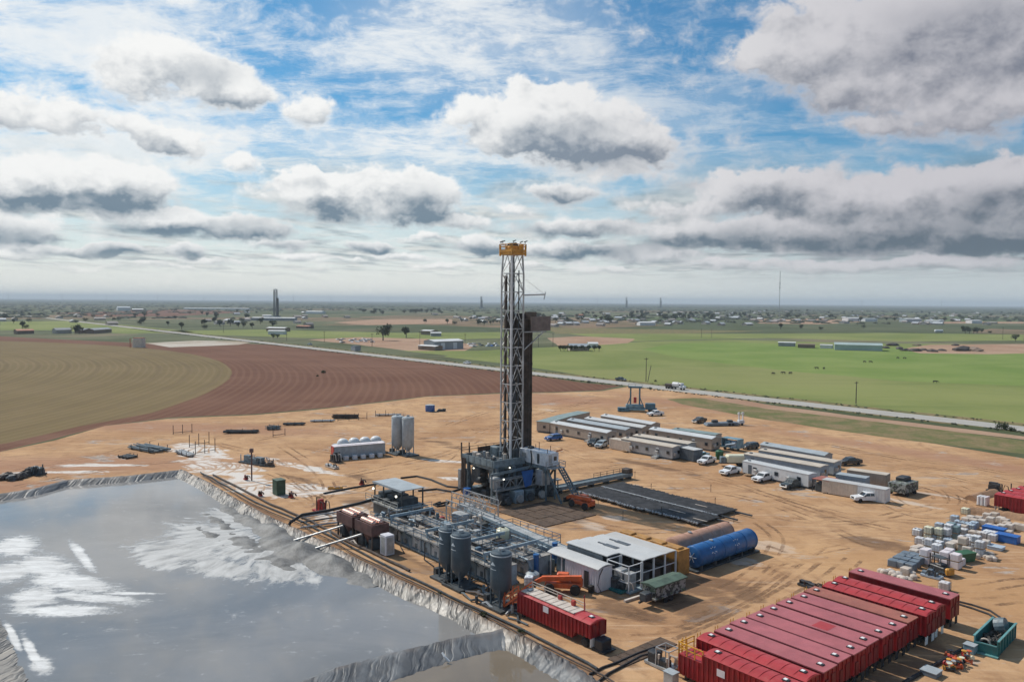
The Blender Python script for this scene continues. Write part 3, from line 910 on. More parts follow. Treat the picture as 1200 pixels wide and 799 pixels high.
# grey mounds of settled cuttings at the discharge corner
paint('wet_sediment', (.15, .147, .14), .6, var=.45, dirt=(.34, .33, .31), dirtamt=.45, sc=.6, bump=.15)
def mound(a0, a1, b0, b1, bumps, step=.4):
    na, nb = int((a1 - a0) / step), int((b1 - b0) / step)
    vs, fs = [], []
    for i in range(na + 1):
        for j in range(nb + 1):
            a, b = a0 + (a1 - a0) * i / na, b0 + (b1 - b0) * j / nb
            h = -.6
            for ca, cb, ra_, rb2, hh in bumps:
                d = math.hypot((a - ca) / ra_, (b - cb) / rb2)
                if d < 1:
                    h = max(h, -.35 + hh * (1 - d) ** 1.15 + .12)
            h += .22 * mnoise.noise(Vector((a * .5, b * .5, 3))) + .12 * abs(mnoise.noise(Vector((a * 1.6, b * .6, 8))))
            p = S(a, b, WZ + h)
            vs.append(tuple(p))
    for i in range(na):
        for j in range(nb):
            k = i * (nb + 1) + j
            fs.append((k, k + nb + 1, k + nb + 2, k + 1))
    me = bpy.data.meshes.new('sediment_mound')
    me.from_pydata(vs, [], fs)
    me.polygons.foreach_set('use_smooth', [True] * len(fs))
    me.materials.append(MATS['wet_sediment'])
    o = bpy.data.objects.new('sediment_mound', me); COL.objects.link(o)
    structure(o)
mound(-42, 24, -60, -43.6, [(-9, -45, 8, 3.6, 1.5), (-2, -46.5, 7, 4.5, 1.3), (4, -46.2, 6.5, 4.6, 1.9), (12, -45.2, 8.5, 4, 1.8), (-18, -45.5, 8, 3, .9), (-27, -45.5, 8, 2.6, .6), (-6, -51, 10, 4, .42), (6, -50, 9, 4, .42), (-20, -50, 14, 2.2, .40), (20, -44.6, 7, 3, .8), (-14, -54, 12, 2, .34)])

# ------------------------------------------------------------------ haze
hb = MB(); hb.bx(-28000, 28000, -900, 27000, -3, 132)
m = bpy.data.materials.new('haze_air'); m.use_nodes = True; m.node_tree.nodes.clear()
g = G(m.node_tree)
o_ = g.n('ShaderNodeOutputMaterial'); pv = g.n('ShaderNodeVolumePrincipled')
pv.inputs['Color'].default_value = (.80, .91, 1.0, 1)
pv.inputs['Density'].default_value = HAZE = 9e-5
pv.inputs['Anisotropy'].default_value = .0
m.node_tree.links.new(pv.outputs[0], o_.inputs['Volume'])
MATS['haze_air'] = m
ho = hb.build('haze', 'haze_air'); ho['kind'] = 'stuff'
# ------------------------------------------------------------------ paints
paint('rig_grey', (.135, .175, .195), .5, var=.35, dirt=(.20, .15, .11), dirtamt=.4)
paint('rig_wall', (.19, .245, .27), .5, var=.25, dirt=(.22, .17, .13), dirtamt=.35)
paint('walk_grey', (.25, .27, .28), .5, .1, var=.25, dirt=(.2, .15, .1), dirtamt=.4)
paint('stand_brown', (.085, .070, .060), .6, var=.4, dirt=(.17, .13, .10), dirtamt=.5, tint=1.0)
paint('rig_rust', (.13, .065, .048), .6, var=.4, dirt=(.2, .14, .1), dirtamt=.4)
paint('rig_dark', (.055, .065, .072), .55, var=.4, dirt=(.17, .12, .08), dirtamt=.35)
paint('rig_brown', (.075, .055, .045), .6, var=.35)
paint('galv', (.42, .43, .43), .45, .3, var=.2, dirt=(.25, .19, .14), dirtamt=.35)
paint('mast_steel', (.46, .46, .455), .5, .1, var=.3, dirt=(.24, .16, .11), dirtamt=.5, sc=.5)
paint('mast_white', (.60, .60, .60), .5, var=.15, dirt=(.3, .22, .17), dirtamt=.3, sc=.5)
paint('crown_yellow', (.62, .30, .05), .5, var=.3, dirt=(.2, .1, .05), dirtamt=.4)
paint('doghouse_white', (.72, .74, .76), .5, var=.12, dirt=(.22, .22, .22), dirtamt=.5)
paint('board_brown', (.19, .155, .14), .65, var=.2)
paint('pipe_dark', (.085, .082, .080), .6, .1, var=.35, dirt=(.16, .12, .10), dirtamt=.35, spec=.3)
paint('rope_black', (.02, .02, .022), .6, var=.2, dirtamt=.1)
paint('rubber', (.022, .022, .023), .8, var=.2, dirt=(.2, .14, .1), dirtamt=.35)
paint('glass_dark', (.02, .025, .03), .08, var=.1, dirtamt=.05, spec=.8)
paint('chrome', (.55, .55, .55), .25, .8, var=.1, dirtamt=.1)
paint('lamp_white', (.85, .85, .82), .3, var=.05, dirtamt=.05)
paint('tail_red', (.35, .02, .02), .3, var=.1, dirtamt=.05)
paint('mud_blue', (.27, .35, .40), .5, var=.22, dirt=(.30, .22, .15), dirtamt=.4)
paint('mud_wall', (.47, .51, .53), .5, var=.18, dirt=(.28, .21, .15), dirtamt=.45)
paint('grating', (.33, .33, .31), .7, var=.3, dirt=(.36, .27, .18), dirtamt=.6)
m, g = newmat('deck_grime')
P = g.pos()
c = g.mix(g.smooth(g.noise(P, .7, 6, .7, .4), .35, .65), (.075, .075, .075), (.36, .34, .31))
c = g.mix(g.smooth(g.noise(g.map(P, loc=(4, 9, 0)), .5, 4, .6), .55, .68), c, (.30, .215, .14))
g.put(g.bs.inputs['Base Color'], c); g.bs.inputs['Roughness'].default_value = .75
paint('rail_blue', (.10, .17, .24), .5, var=.25)
paint('mud_black', (.035, .034, .034), .45, var=.4, dirt=(.12, .10, .09), dirtamt=.4)
paint('dryer_maroon', (.115, .055, .048), .5, var=.35, dirt=(.2, .15, .12), dirtamt=.4)
paint('copper', (.62, .36, .28), .28, .75, var=.2, dirt=(.2, .12, .1), dirtamt=.3)
paint('silo_slate', (.062, .090, .112), .45, var=.18, dirt=(.16, .17, .18), dirtamt=.3, sc=.6)
paint('silo_pale', (.38, .42, .44), .45, var=.12, dirt=(.28, .22, .18), dirtamt=.3)
paint('emblem_white', (.62, .66, .68), .5, var=.1, dirtamt=.2)
paint('white_paint', (.66, .665, .665), .45, var=.06, dirt=(.5, .45, .4), dirtamt=.3)
paint('white_wall', (.64, .63, .66), .5, var=.08, dirt=(.42, .36, .32), dirtamt=.4)
paint('dark_in', (.025, .025, .027), .8, var=.2, dirtamt=.1)
paint('amber_steel', (.42, .21, .05), .5, var=.25, dirt=(.22, .12, .06), dirtamt=.4)
paint('tank_blue', (.022, .12, .32), .38, var=.18, dirt=(.10, .16, .25), dirtamt=.3)
paint('tank_tan', (.46, .26, .18), .55, var=.12, dirt=(.3, .18, .13), dirtamt=.4)
paint('lift_orange', (.66, .13, .04), .42, var=.2, dirt=(.3, .17, .1), dirtamt=.35)
paint('camo_green', (.075, .115, .085), .7, var=.3, dirt=(.16, .18, .13), dirtamt=.5)
m, g = newmat('camo_patch')
P = g.pos()
c = g.mix(g.smooth(g.noise(P, 1.6, 3, .6), .47, .53), (.045, .05, .045), (.30, .31, .29))
c = g.mix(g.smooth(g.noise(g.map(P, loc=(7, 3, 1)), 1.2, 3, .6), .55, .6), c, (.12, .15, .09))
g.put(g.bs.inputs['Base Color'], c); g.bs.inputs['Roughness'].default_value = .7
paint('frac_red', (.29, .015, .019), .42, var=.2, tint=.3, dirt=(.24, .06, .05), dirtamt=.3)
paint('frac_red_dark', (.20, .014, .018), .45, var=.2, tint=.42, dirt=(.2, .07, .06), dirtamt=.35)
paint('frac_roof', (.43, .125, .135), .42, var=.12, tint=.22, dirt=(.46, .20, .19), dirtamt=.35, sc=.5)
paint('frac_roof_rust', (.36, .12, .085), .5, var=.15, dirt=(.46, .26, .17), dirtamt=.6, sc=.5)
paint('frac_rib_roof', (.43, .045, .048), .42, var=.12, tint=.25, dirt=(.48, .15, .13), dirtamt=.35, sc=.6)
paint('rail_yellow', (.66, .33, .03), .5, var=.2)
paint('bin_teal', (.018, .15, .155), .5, var=.2, dirt=(.12, .13, .12), dirtamt=.35)
paint('bin_rim', (.12, .30, .30), .5, var=.15)
paint('scrap', (.07, .06, .055), .7, var=.6, dirt=(.3, .25, .2), dirtamt=.5, sc=2, bump=.2)
paint('ibc_white', (.72, .74, .77), .4, var=.06, tint=.42, dirt=(.5, .45, .42), dirtamt=.3)
paint('ibc_cream', (.70, .68, .50), .4, var=.06, dirt=(.5, .42, .3), dirtamt=.3)
paint('ibc_blue', (.42, .50, .58), .45, var=.12, dirt=(.3, .3, .3), dirtamt=.3)
paint('ibc_slate', (.14, .18, .22), .5, var=.18, dirt=(.3, .28, .26), dirtamt=.35)
paint('ibc_green', (.16, .24, .25), .5, var=.18)
paint('sack_beige', (.58, .52, .46), .7, var=.12, tint=.42, dirt=(.4, .3, .24), dirtamt=.4, bump=.05)
paint('sack_pink', (.72, .66, .67), .6, var=.08, dirt=(.5, .42, .4), dirtamt=.3, bump=.04)
paint('tarp_blue', (.025, .13, .42), .5, var=.15)
paint('bin_green', (.03, .12, .055), .5, var=.2)
paint('pallet_wood', (.33, .22, .13), .85, var=.25)
paint('black_metal', (.03, .032, .036), .45, var=.3, dirt=(.2, .15, .1), dirtamt=.3)
paint('red_valve', (.38, .035, .03), .45, var=.25, dirt=(.2, .1, .07), dirtamt=.35)
paint('cabin_beige', (.42, .36, .30), .7, var=.08, tint=.42, dirt=(.3, .24, .19), dirtamt=.35)
paint('cabin_grey', (.36, .36, .36), .65, var=.08, dirt=(.3, .26, .22), dirtamt=.3)
paint('cabin_blue', (.30, .36, .41), .65, var=.08)
paint('roof_white', (.56, .58, .585), .5, var=.06, tint=.42, dirt=(.5, .48, .45), dirtamt=.35, sc=.5)
paint('roof_grey', (.36, .40, .42), .5, var=.1, dirt=(.35, .32, .3), dirtamt=.35, sc=.5)
paint('roof_tan', (.54, .47, .385), .6, var=.08, dirt=(.45, .4, .34), dirtamt=.4, sc=.5)
paint('roof_green', (.22, .29, .28), .5, var=.12, dirt=(.4, .38, .35), dirtamt=.35, sc=.5)
paint('trim_dark', (.10, .12, .14), .6, var=.2)
paint('box_beige', (.62, .53, .44), .6, var=.1, dirt=(.42, .34, .26), dirtamt=.5)
paint('unit_teal', (.16, .28, .34), .5, var=.3, dirt=(.4, .38, .35), dirtamt=.3)
paint('crane_blue', (.075, .16, .21), .5, var=.3)
paint('car_white', (.76, .77, .78), .25, var=.03, dirt=(.5, .42, .34), dirtamt=.25, spec=.6)
paint('car_silver', (.45, .52, .55), .28, .3, var=.04, dirt=(.4, .34, .28), dirtamt=.25, spec=.6)
paint('car_black', (.022, .028, .034), .22, var=.1, dirt=(.2, .15, .11), dirtamt=.25, spec=.6)
paint('car_dark', (.055, .070, .072), .25, var=.1, dirt=(.2, .15, .11), dirtamt=.25, spec=.6)
paint('car_blue', (.02, .11, .36), .25, var=.08, dirt=(.2, .17, .15), dirtamt=.25, spec=.6)
paint('car_lightblue', (.38, .56, .62), .25, var=.04, dirt=(.4, .34, .28), dirtamt=.25, spec=.6)
paint('earth_berm', (.34, .20, .115), .95, var=.25, dirt=(.25, .14, .08), dirtamt=.5, bump=.15)
paint('mat_wood', (.095, .062, .042), .8, var=.35, dirt=(.2, .13, .085), dirtamt=.5)
paint('green_box', (.045, .085, .05), .6, var=.25, dirt=(.2, .15, .1), dirtamt=.35)
paint('pole_wood', (.10, .085, .07), .9, var=.25)
paint('orange_cloth', (.62, .19, .06), .6, var=.3)
m, g = newmat('light_on')
g.put(g.bs.inputs['Emission Color'], (1, .93, .75)); g.bs.inputs['Emission Strength'].default_value = 2.5

# ------------------------------------------------------------------ the rig
RO = S(-2.5, 1.2)
rig = thing('drilling_rig', 'tall drilling rig with lattice mast and orange crown standing on the pad', 'drilling rig', RO)
# local frame: x = along the site, y = across (away to the right); origin at the well
FZ = 7.0
fl = MB(); fl.bx(-6.8, 3.2, -7.0, 5.2, FZ - .35, FZ)
fl.build('rig_floor', 'rig_dark', rig)
ww = MB()
ww.bx(-6.9, 3.3, -7.16, -7.0, FZ - .45, FZ + .85)         # the two walls of the floor that face out
ww.bx(3.3, 3.46, -7.16, .6, FZ - .45, FZ + .85)
ww.bx(-7.06, -6.9, -7.16, 5.2, FZ - .45, FZ + .7)
for i in range(6):
    ww.bx(-6.6 + i * 1.9, -6.5 + i * 1.9, -7.22, -7.16, FZ - .45, FZ + .85)
ww.build('wind_wall', 'rig_wall', rig)
bw = MB(); bw.bx(-6.9, -1.9, 5.2, 5.3, FZ, FZ + 1.7); bw.bx(-7.05, -6.95, -3.0, 5.2, FZ + .7, FZ + 1.6)
for i in range(5):
    bw.bar((-6.8 + i * 1.2, 5.15, FZ), (-6.8 + i * 1.2, 5.15, FZ + 2.1), .12)
bw.build('back_fence', 'rig_rust', rig)
rl = MB()
rl.rail([(-6.9, -7.1, FZ + .8), (-6.9, 5.2, FZ + .7), (3.2, 5.2, FZ)], 1.2, .09)
rl.rail([(-6.9, -7.1, FZ + .8), (3.2, -7.1, FZ + .8)], .5, .05, False)
rl.bar((-6.95, -7.1, FZ), (-6.95, -7.1, FZ + 3.0), .22); rl.bar((-6.95, -5.2, FZ), (-6.95, -5.2, FZ + 2.8), .16)
rl.build('railing', 'rig_brown', rig)
# equipment on the floor
dw = MB()
dw.lathe([(.0, -1.3), (.75, -1.3), (.75, -1.1), (.5, -1.05), (.5, 1.05), (.75, 1.1), (.75, 1.3), (0, 1.3)], 16, Matrix.Translation((-4.4, 1.2, FZ + 1.1)) @ Matrix.Rotation(R(90), 4, 'X'))
dw.bevbox(-5.4, -3.0, -1.2, .1, FZ, FZ + 1.9, .15)
dw.bevbox(-5.9, -4.9, 2.9, 4.4, FZ, FZ + 2.0, .15)
dw.build('drawworks', 'rig_grey', rig)
random.seed(3)
for i in range(16):
    mc = MB()
    x, y = random.uniform(-6, 2.4), random.uniform(-6.4, -1.4)
    s = random.uniform(.4, 1.1)
    (mc.bevbox(x, x + s, y, y + s * .8, FZ, FZ + random.uniform(.5, 1.5), .08) if random.random() < .6 else mc.tube((x, y, FZ), (x, y, FZ + random.uniform(.7, 1.7)), .3, 10))
    mc.build('floor_machinery', random.choice(['galv', 'rig_grey', 'rig_dark', 'sack_beige']), rig)
ir = MB()
ir.bevbox(1.0, 2.2, -1.2, .2, FZ, FZ + 2.2, .12); ir.bar((1.6, -.5, FZ + 2), (.4, .2, FZ + 1.2), .35)
ir.tube((0, 0, FZ - .3), (0, 0, FZ + .35), .7, 16)
ir.build('iron_roughneck', 'rig_dark', rig)
# mast
def mast_w(z):
    return 1.52 if z < 43 else 1.52 - (z - 43) * .045
mz0, mz1 = FZ - .2, 47.2
corners = {'l': (-1, -1), 'f': (1, -1), 'r': (1, 1), 'b': (-1, 1)}
for k, (sx, sy) in corners.items():
    lg = MB()
    zs = [mz0, 43, mz1]
    for z0, z1 in zip(zs[:-1], zs[1:]):
        w0, w1 = mast_w(z0), mast_w(z1)
        lg.bar((sx * w0, sy * w0, z0), (sx * w1, sy * w1, z1), .34 if k == 'f' else .25)
    lg.build('mast_leg', 'mast_white' if k == 'f' else 'mast_steel', rig)
levels = [7.2, 11.0, 14.6, 18.2, 21.8, 25.4, 29.0, 32.6, 36.2, 39.8, 43.4, 47.0]
for fi, (a, bcor) in enumerate((('l', 'f'), ('f', 'r'), ('r', 'b'), ('b', 'l'))):
    br = MB()
    for i, z in enumerate(levels):
        w = mast_w(z)
        A = Vector((corners[a][0] * w, corners[a][1] * w, z)); B = Vector((corners[bcor][0] * w, corners[bcor][1] * w, z))
        if i:
            br.bar(A, B, .14)
        if i < len(levels) - 1:
            z2 = levels[i + 1]; w2 = mast_w(z2)
            A2 = Vector((corners[a][0] * w2, corners[a][1] * w2, z2)); B2 = Vector((corners[bcor][0] * w2, corners[bcor][1] * w2, z2))
            M = (A + B) / 2
            if fi in (0, 1):
                M2 = (A2 + B2) / 2
                br.bar(A, M2, .11); br.bar(B, M2, .11)
                zm = (z + z2) / 2
                br.bar(A.lerp(A2, .5), A.lerp(M2, .5), .09); br.bar(B.lerp(B2, .5), B.lerp(M2, .5), .09)
            else:
                br.bar(A, B2, .13) if i % 2 else br.bar(B, A2, .13)
    br.build('mast_bracing', 'mast_steel', rig)
tr = MB()
for s in (-.55, .55):
    tr.bar((-.2, s, FZ), (-.2, s, 45.5), .18)
tr.bar((-1.2, -.7, FZ), (-1.2, -.7, 43), .42)
tr.build('guide_rail', 'rig_brown', rig)
ca = MB()
for i in range(6):
    ca.tube((.15 + .1 * (i % 3), -.35 + .14 * i, 20.5), (.1, -.3 + .12 * i, 46.5), .045, 5)
ca.tube((1.3, .5, FZ), (1.3, .5, 44), .13, 6); ca.tube((1.25, -.9, FZ), (1.25, -.9, 33), .10, 6)
ca.path([(1.0, -.6, 22 + .0), (.9, -.9, 18), (.7, -.6, 15), (.5, -.1, 17)], .09, 6)
ca.build('cable', 'rig_dark', rig)
td = MB()
td.bevbox(-.65, .65, -.75, .75, 17.0, 20.2, .2); td.lathe([(.2, 14.6), (.35, 14.8), (.35, 16.6), (.6, 17.0)], 12)
td.bevbox(-.5, .5, -.55, .55, 20.5, 22.4, .15)
td.build('top_drive', 'rig_dark', rig)
cb = MB()
cb.bx(-1.75, 1.75, -1.75, 1.75, 47.0, 47.45); cb.bx(-1.3, 1.1, -.7, .7, 47.45, 48.7)
for sx, sy in ((-1, -1), (1, -1), (1, 1), (-1, 1)):
    cb.bx(sx * 1.75 - .14, sx * 1.75 + .14, sy * 1.75 - .14, sy * 1.75 + .14, 46.8, 48.9)
cb.bx(-1.8, 1.8, -1.87, -1.77, 47.5, 48.0); cb.bx(1.77, 1.87, -1.8, 1.8, 47.5, 48.0); cb.bx(-1.87, -1.77, -1.8, 1.8, 47.5, 48.0)
cb.bevbox(-.5, .9, -1.6, -1.0, 47.45, 48.6, .08); cb.bevbox(.6, 1.5, .9, 1.6, 47.45, 49.1, .08)
cb.rail([(-1.85, -1.85, 48.1), (1.85, -1.85, 48.1), (1.85, 1.85, 48.1), (-1.85, 1.85, 48.1), (-1.85, -1.85, 48.1)], .95, .11)
cr = cb.build('crown_block', 'crown_yellow', rig)
sh = MB()
for i in range(4):
    sh.lathe([(.1, -.08), (.7, -.08), (.7, .08), (.1, .08)], 16, Matrix.Translation((-.9 + i * .55, 0, 48.7)) @ Matrix.Rotation(R(90), 4, 'Y'))
sh.build('sheave', 'rig_brown', cr)
for x, y in ((-1.7, -1.6), (-.9, -1.8), (1.7, -1.2), (1.8, 1.6), (.4, 1.7)):
    bk = MB(); bk.tube((x, y, 48.9), (x, y, 49.6), .06, 5); bk.bar((x - .3, y, 49.5), (x + .4, y + .2, 49.7), .16); bk.build('warning_light', 'rig_dark', cr)
# racking board with its two wind screens
rb = MB()
rb.bx(-1.9, -1.6, 1.7, 7.2, 31.9, 32.1); rb.bx(1.6, 1.9, 1.7, 7.2, 31.9, 32.1); rb.bx(-1.9, 1.9, 7.0, 7.25, 31.9, 32.1); rb.bx(-1.9, 1.9, 4.6, 4.8, 31.9, 32.1)
for i in range(9):
    rb.bar((-1.7 + i * .42, 1.8, 32.0), (-1.7 + i * .42, 4.6, 32.0), .08)
rb.bar((1.7, 6.6, 31.9), (1.5, 1.6, 28.4), .2); rb.bar((-1.7, 6.6, 31.9), (-1.5, 1.6, 28.4), .2)
rb.build('racking_board', 'galv', rig)
sc1 = MB()
sc1.bx(1.75, 1.95, 3.2, 8.4, 32.15, 35.0); sc1.bx(-1.95, 1.75, 8.3, 8.45, 32.15, 35.0)
sc1.build('wind_screen', 'board_brown', rig)
sc2 = MB()
sc2.bx(-2.1, -1.95, -.2, 7.6, 32.15, 35.6); sc2.bx(-1.95, 1.5, 4.9, 5.05, 32.15, 35.9)
sc2.build('wind_screen', 'rig_brown', rig)
bm_ = MB()
bm_.tube((1.4, 1.7, 39.2), (2.2, 6.6, 39.4), .13, 8); bm_.tube((1.3, 1.6, 42.6), (2.2, 6.4, 39.5), .03, 5); bm_.tube((2.2, 6.6, 39.4), (2.2, 6.3, 38.4), .1, 6); bm_.tube((2.2, 6.55, 39.3), (2.2, 6.75, 39.9), .09, 6)
bm_.build('hoist_boom', 'galv', rig)
# doghouse on the right of the floor
dgx = 1.2
dh = MB(); dh.bevbox(1.2, 9.4, 1.0, 4.0, 6.75, 9.2, .06)
for i in range(8):
    dh.bx(1.5 + i * 1.05, 1.58 + i * 1.05, .94, 1.0, 6.8, 9.0)
dho = dh.build('doghouse', 'doghouse_white', rig)
d2 = MB(); d2.bx(9.4, 9.44, 1.4, 2.2, 6.9, 8.9); d2.build('door', 'galv', dho)
d2 = MB(); d2.bx(2.2, 3.4, .90, .935, 7.6, 8.5); d2.build('panel', 'galv', dho)
d2 = MB(); d2.bx(6.6, 7.2, .90, .935, 7.0, 8.9); d2.build('panel', 'rig_dark', dho)
d3 = MB(); d3.bx(9.4, 9.45, 2.7, 3.4, 7.7, 8.5); d3.build('window', 'glass_dark', dho)
for x, y, hh in ((1.9, 1.6, 1.2), (5.1, 2.8, 1.6), (7.5, 3.6, 1.1), (8.9, 1.5, .9), (3.2, 3.6, .8)):
    d4 = MB(); d4.tube((x, y, 9.1), (x, y, 9.1 + hh), .07, 5); d4.build('roof_post', 'rig_rust', dho)
d4 = MB(); d4.bevbox(2.5, 3.6, 2.0, 3.0, 9.2, 9.65, .1); d4.build('roof_vent', 'rig_dark', dho)
d5 = MB(); d5.bar((9.1, 3.6, 9.35), (10.0, 4.4, 9.8), .45, .2); d5.build('orange_flag', 'orange_cloth', dho)
gal = MB(); gal.bx(9.4, 11.0, .8, 4.2, 6.45, 6.6); gal.rail([(9.4, .8, 6.6), (11.0, .8, 6.6), (11.0, 4.2, 6.6), (9.4, 4.2, 6.6)], 1.1, .09)
gal.build('landing', 'galv', rig)
hs = MB(); hs.path([(4.9, .8, 9.3), (5.4, .6, 8.0), (5.2, .7, 6.5), (4.7, .4, 5.5)], .14, 6); hs.build('hose', 'rope_black', rig)
# substructure: two box bases, raking legs, cross beams and the machinery in the shade below
for x in (-6.0, 2.9):
    sb = MB()
    sb.bx(x, x + 1.9, -7.6, 7.6, .1, 1.25)
    for y in (-6.2, -2.0, 2.2, 6.4):
        sb.bar((x + .95, y, 1.2), (x + .95, y - .6, FZ - .4), .5)
    for y in (-6.2, -2.0, 2.2):
        sb.bar((x + .95, y, 1.3), (x + .95, y + 3.6, FZ - .5), .28)
    sb.build('substructure', 'rig_grey', rig)
sb = MB()
sb.bx(-6.4, 3.2, -6.6, -6.2, FZ - 1.2, FZ - .4); sb.bx(-6.4, 9.0, 3.4, 3.8, FZ - 1.2, FZ - .4); sb.bx(2.0, 9.2, 1.1, 1.5, 6.1, 6.7)
for x in (-6.2, -1.5, 2.8):
    sb.bx(x - .2, x + .2, -6.4, 5.0, FZ - 1.1, FZ - .36)
for x in (-6.6, -4.9, 3.0):
    sb.bar((x, -6.9, .1), (x, -6.9, FZ - .4), .42)
for y in (1.3, 3.6):
    sb.bar((9.0, y, 6.6), (5.0, y, 1.2), .3); sb.bar((8.8, y, 6.5), (8.8, y, .1), .3)
sb.build('floor_beam', 'rig_grey', rig)
random.seed(11)
for i in range(84):
    ud = MB()
    x, y = random.uniform(-6.2, 3.6), random.uniform(-7.0, 6.4)
    s = random.uniform(.7, 2.0); z = random.uniform(.1, 4.8)
    if random.random() < .65:
        ud.bevbox(x, x + s, y, y + s * .7, z, z + random.uniform(.7, 1.6), .12)
    else:
        ud.tube((x, y, z), (x + s, y, z + .2), .45, 10)
    ud.build('underfloor_machinery', random.choice(['rig_dark', 'rig_dark', 'rig_grey', 'rig_brown']), rig)
bo = MB(); bo.lathe([(.5, .3), (.9, .5), (.9, 1.2), (.6, 1.3), (.6, 1.7), (1.0, 1.8), (1.0, 2.7), (.55, 2.9), (.55, 3.5), (.8, 3.6), (.8, 4.5), (.4, 4.7), (.4, 6.4)], 16)
bo.build('blowout_preventer', 'rig_brown', rig)
wk = MB()      # walkway truss along the side that faces the pipe rack
wk.bx(5.0, 6.0, -8.6, 8.0, 2.7, 2.84)
for x in (5.0, 6.0):
    wk.bar((x, -8.6, 2.8), (x, 8.0, 2.8), .24); wk.bar((x, -8.6, 4.7), (x, 3.0, 4.7), .18)
for i in range(8):
    y = -8.6 + i * 1.66
    wk.bar((6.0, y, 2.8), (6.0, y, 4.7), .12)
    if i < 7:
        wk.bar((6.0, y, 2.8), (6.0, y + 1.66, 4.7), .12) if i % 2 else wk.bar((6.0, y, 4.7), (6.0, y + 1.66, 2.8), .12)
for y in (-8.2, -3, 2.5, 7.5):
    wk.bar((5.5, y, .1), (5.5, y, 2.7), .2)
wk.bar((6.0, -8.6, 2.8), (7.0, -8.8, .1), .14)
wk.build('walkway', 'walk_grey', rig)
wk2 = MB(); wk2.bar((4.6, -8.8, 5.6), (4.6, 2.0, 6.0), .26, .5); wk2.bar((4.6, -8.6, .1), (4.6, -8.6, 5.7), .26); wk2.build('upper_beam', 'rig_wall', rig)
bl_ = MB()
for x in (6.14, 6.2):
    bl_.face([(x, -2.6, 5.8), (x, .4, 5.8), (x - .05, -.1, 2.9), (x - .05, -1.7, 2.6)])
bl_.build('blue_tarpaulin', 'tarp_blue', rig)
for v_, m_ in (((6.2, 8.2, .8, 3.0, 2.9, 5.9, .12), 'galv'), ((5.2, 7.0, 3.4, 5.6, .2, 2.5, .2), 'rig_dark'), ((4.9, 6.8, -4.6, -2.4, .1, 2.4, .15), 'mud_blue'), ((4.9, 6.6, -1.6, .6, .1, 2.2, .2), 'rig_grey'), ((4.8, 6.4, -7.6, -5.4, .1, 2.2, .2), 'rig_dark'), ((3.4, 4.8, -8.2, -6.6, 3.0, 5.0, .15), 'galv'), ((2.0, 4.6, -2.0, .6, 3.8, 6.0, .2), 'rig_dark'), ((-4.5, -1.8, -6.6, -4.6, 2.6, 5.6, .2), 'rig_dark'), ((.2, 2.8, -6.0, -4.0, 3.2, 6.0, .2), 'rig_grey'), ((-5.6, -2.6, .0, 3.6, .8, 5.6, .2), 'rig_dark'), ((-2.4, 2.6, 4.4, 6.6, .4, 5.4, .2), 'rig_dark')):
    pn = MB(); pn.bevbox(*v_); pn.build('power_unit', m_, rig)
for i in range(5):
    wd = MB(); wd.lathe([(.2, -.3), (.75, -.3), (.85, 0), (.75, .3), (.2, .3)], 14, Matrix.Translation((7.0, -6.5 + i * 2.8, .9)) @ Matrix.Rotation(R(90), 4, 'Y')); wd.build('drum', 'galv' if i % 2 else 'rig_dark', rig)
pl = MB()
for x in (-6.2, -5.7, -5.2):
    pl.tube((x, -7.5, .2), (x, -7.5, FZ + .2), .16, 8)
pl.build('standpipe', 'rig_brown', rig)
lc_ = MB(); lc_.bevbox(-7.9, -6.9, -7.3, -5.6, .8, 4.6, .1); lc_.build('side_cabinet', 'walk_grey', rig)
br_ = MB(); br_.tube((-3.3, -8.4, 0), (-3.3, -8.4, 1.7), .75, 16); br_.tube((-3.3, -8.4, 1.1), (-3.3, -8.4, 1.2), .79, 16)
tag(br_.build('plastic_drum', 'car_blue'), 'dark blue plastic drum standing below the front corner of the rig floor', 'drum', loc=RO, rz=TH)
st = MB()
st.ladder((10.8, 3.2, 6.5), (15.4, 4.2, .25), 1.2, (0, 1, 0), .26); st.bar((10.8, 2.5, 7.4), (15.4, 3.5, 1.3), .14); st.bar((8.8, 1.4, 6.4), (12.6, 1.8, .2), .3)
st.build('stair', 'rig_grey', rig)
for x, y, z in ((6.2, -7.0, 4.9), (6.2, 1.6, 6.1), (-2.6, -7.35, 5.6), (3.6, -3.4, 6.2)):
    lt = MB(); lt.bevbox(x - .13, x + .13, y - .1, y + .1, z - .1, z + .1, .03); lt.build('work_light', 'light_on', rig)
# stands of pipe racked in the mast
stand = MB(); stand.tube((0, 0, 0), (0, 0, 27.5), .125, 7)
for z in (.3, 9.2, 9.5, 18.4, 18.7, 27.2):
    stand.tube((0, 0, z - .2), (0, 0, z + .2), .165, 7)
st0 = None
for j in range(9):
    for i in range(8):
        p = S(-2.5 - 1.75 + i * .36, 1.2 + 2.0 + j * .31, FZ + .02)
        if st0 is None:
            st0 = tag(stand.build('drill_pipe_stand', 'stand_brown'), 'dark stand of drill pipe racked upright beside the rig mast', 'pipe stand', 'stands of drill pipe racked in the mast', p, TH)
        else:
            dup(st0, p)
# mats round the rig
mt = MB()
for i in range(3):
    for j in range(5):
        mt.bx(i * 4.3, i * 4.3 + 4.12, j * 2.5, j * 2.5 + 2.34, 0, .12 + .012 * ((i + j) % 3))
tag(mt.build('timber_mat', 'mat_wood'), 'dark muddy timber mats laid flat in front of the rig base', 'ground mat', loc=S(6.5, -9.5, .012), rz=TH)
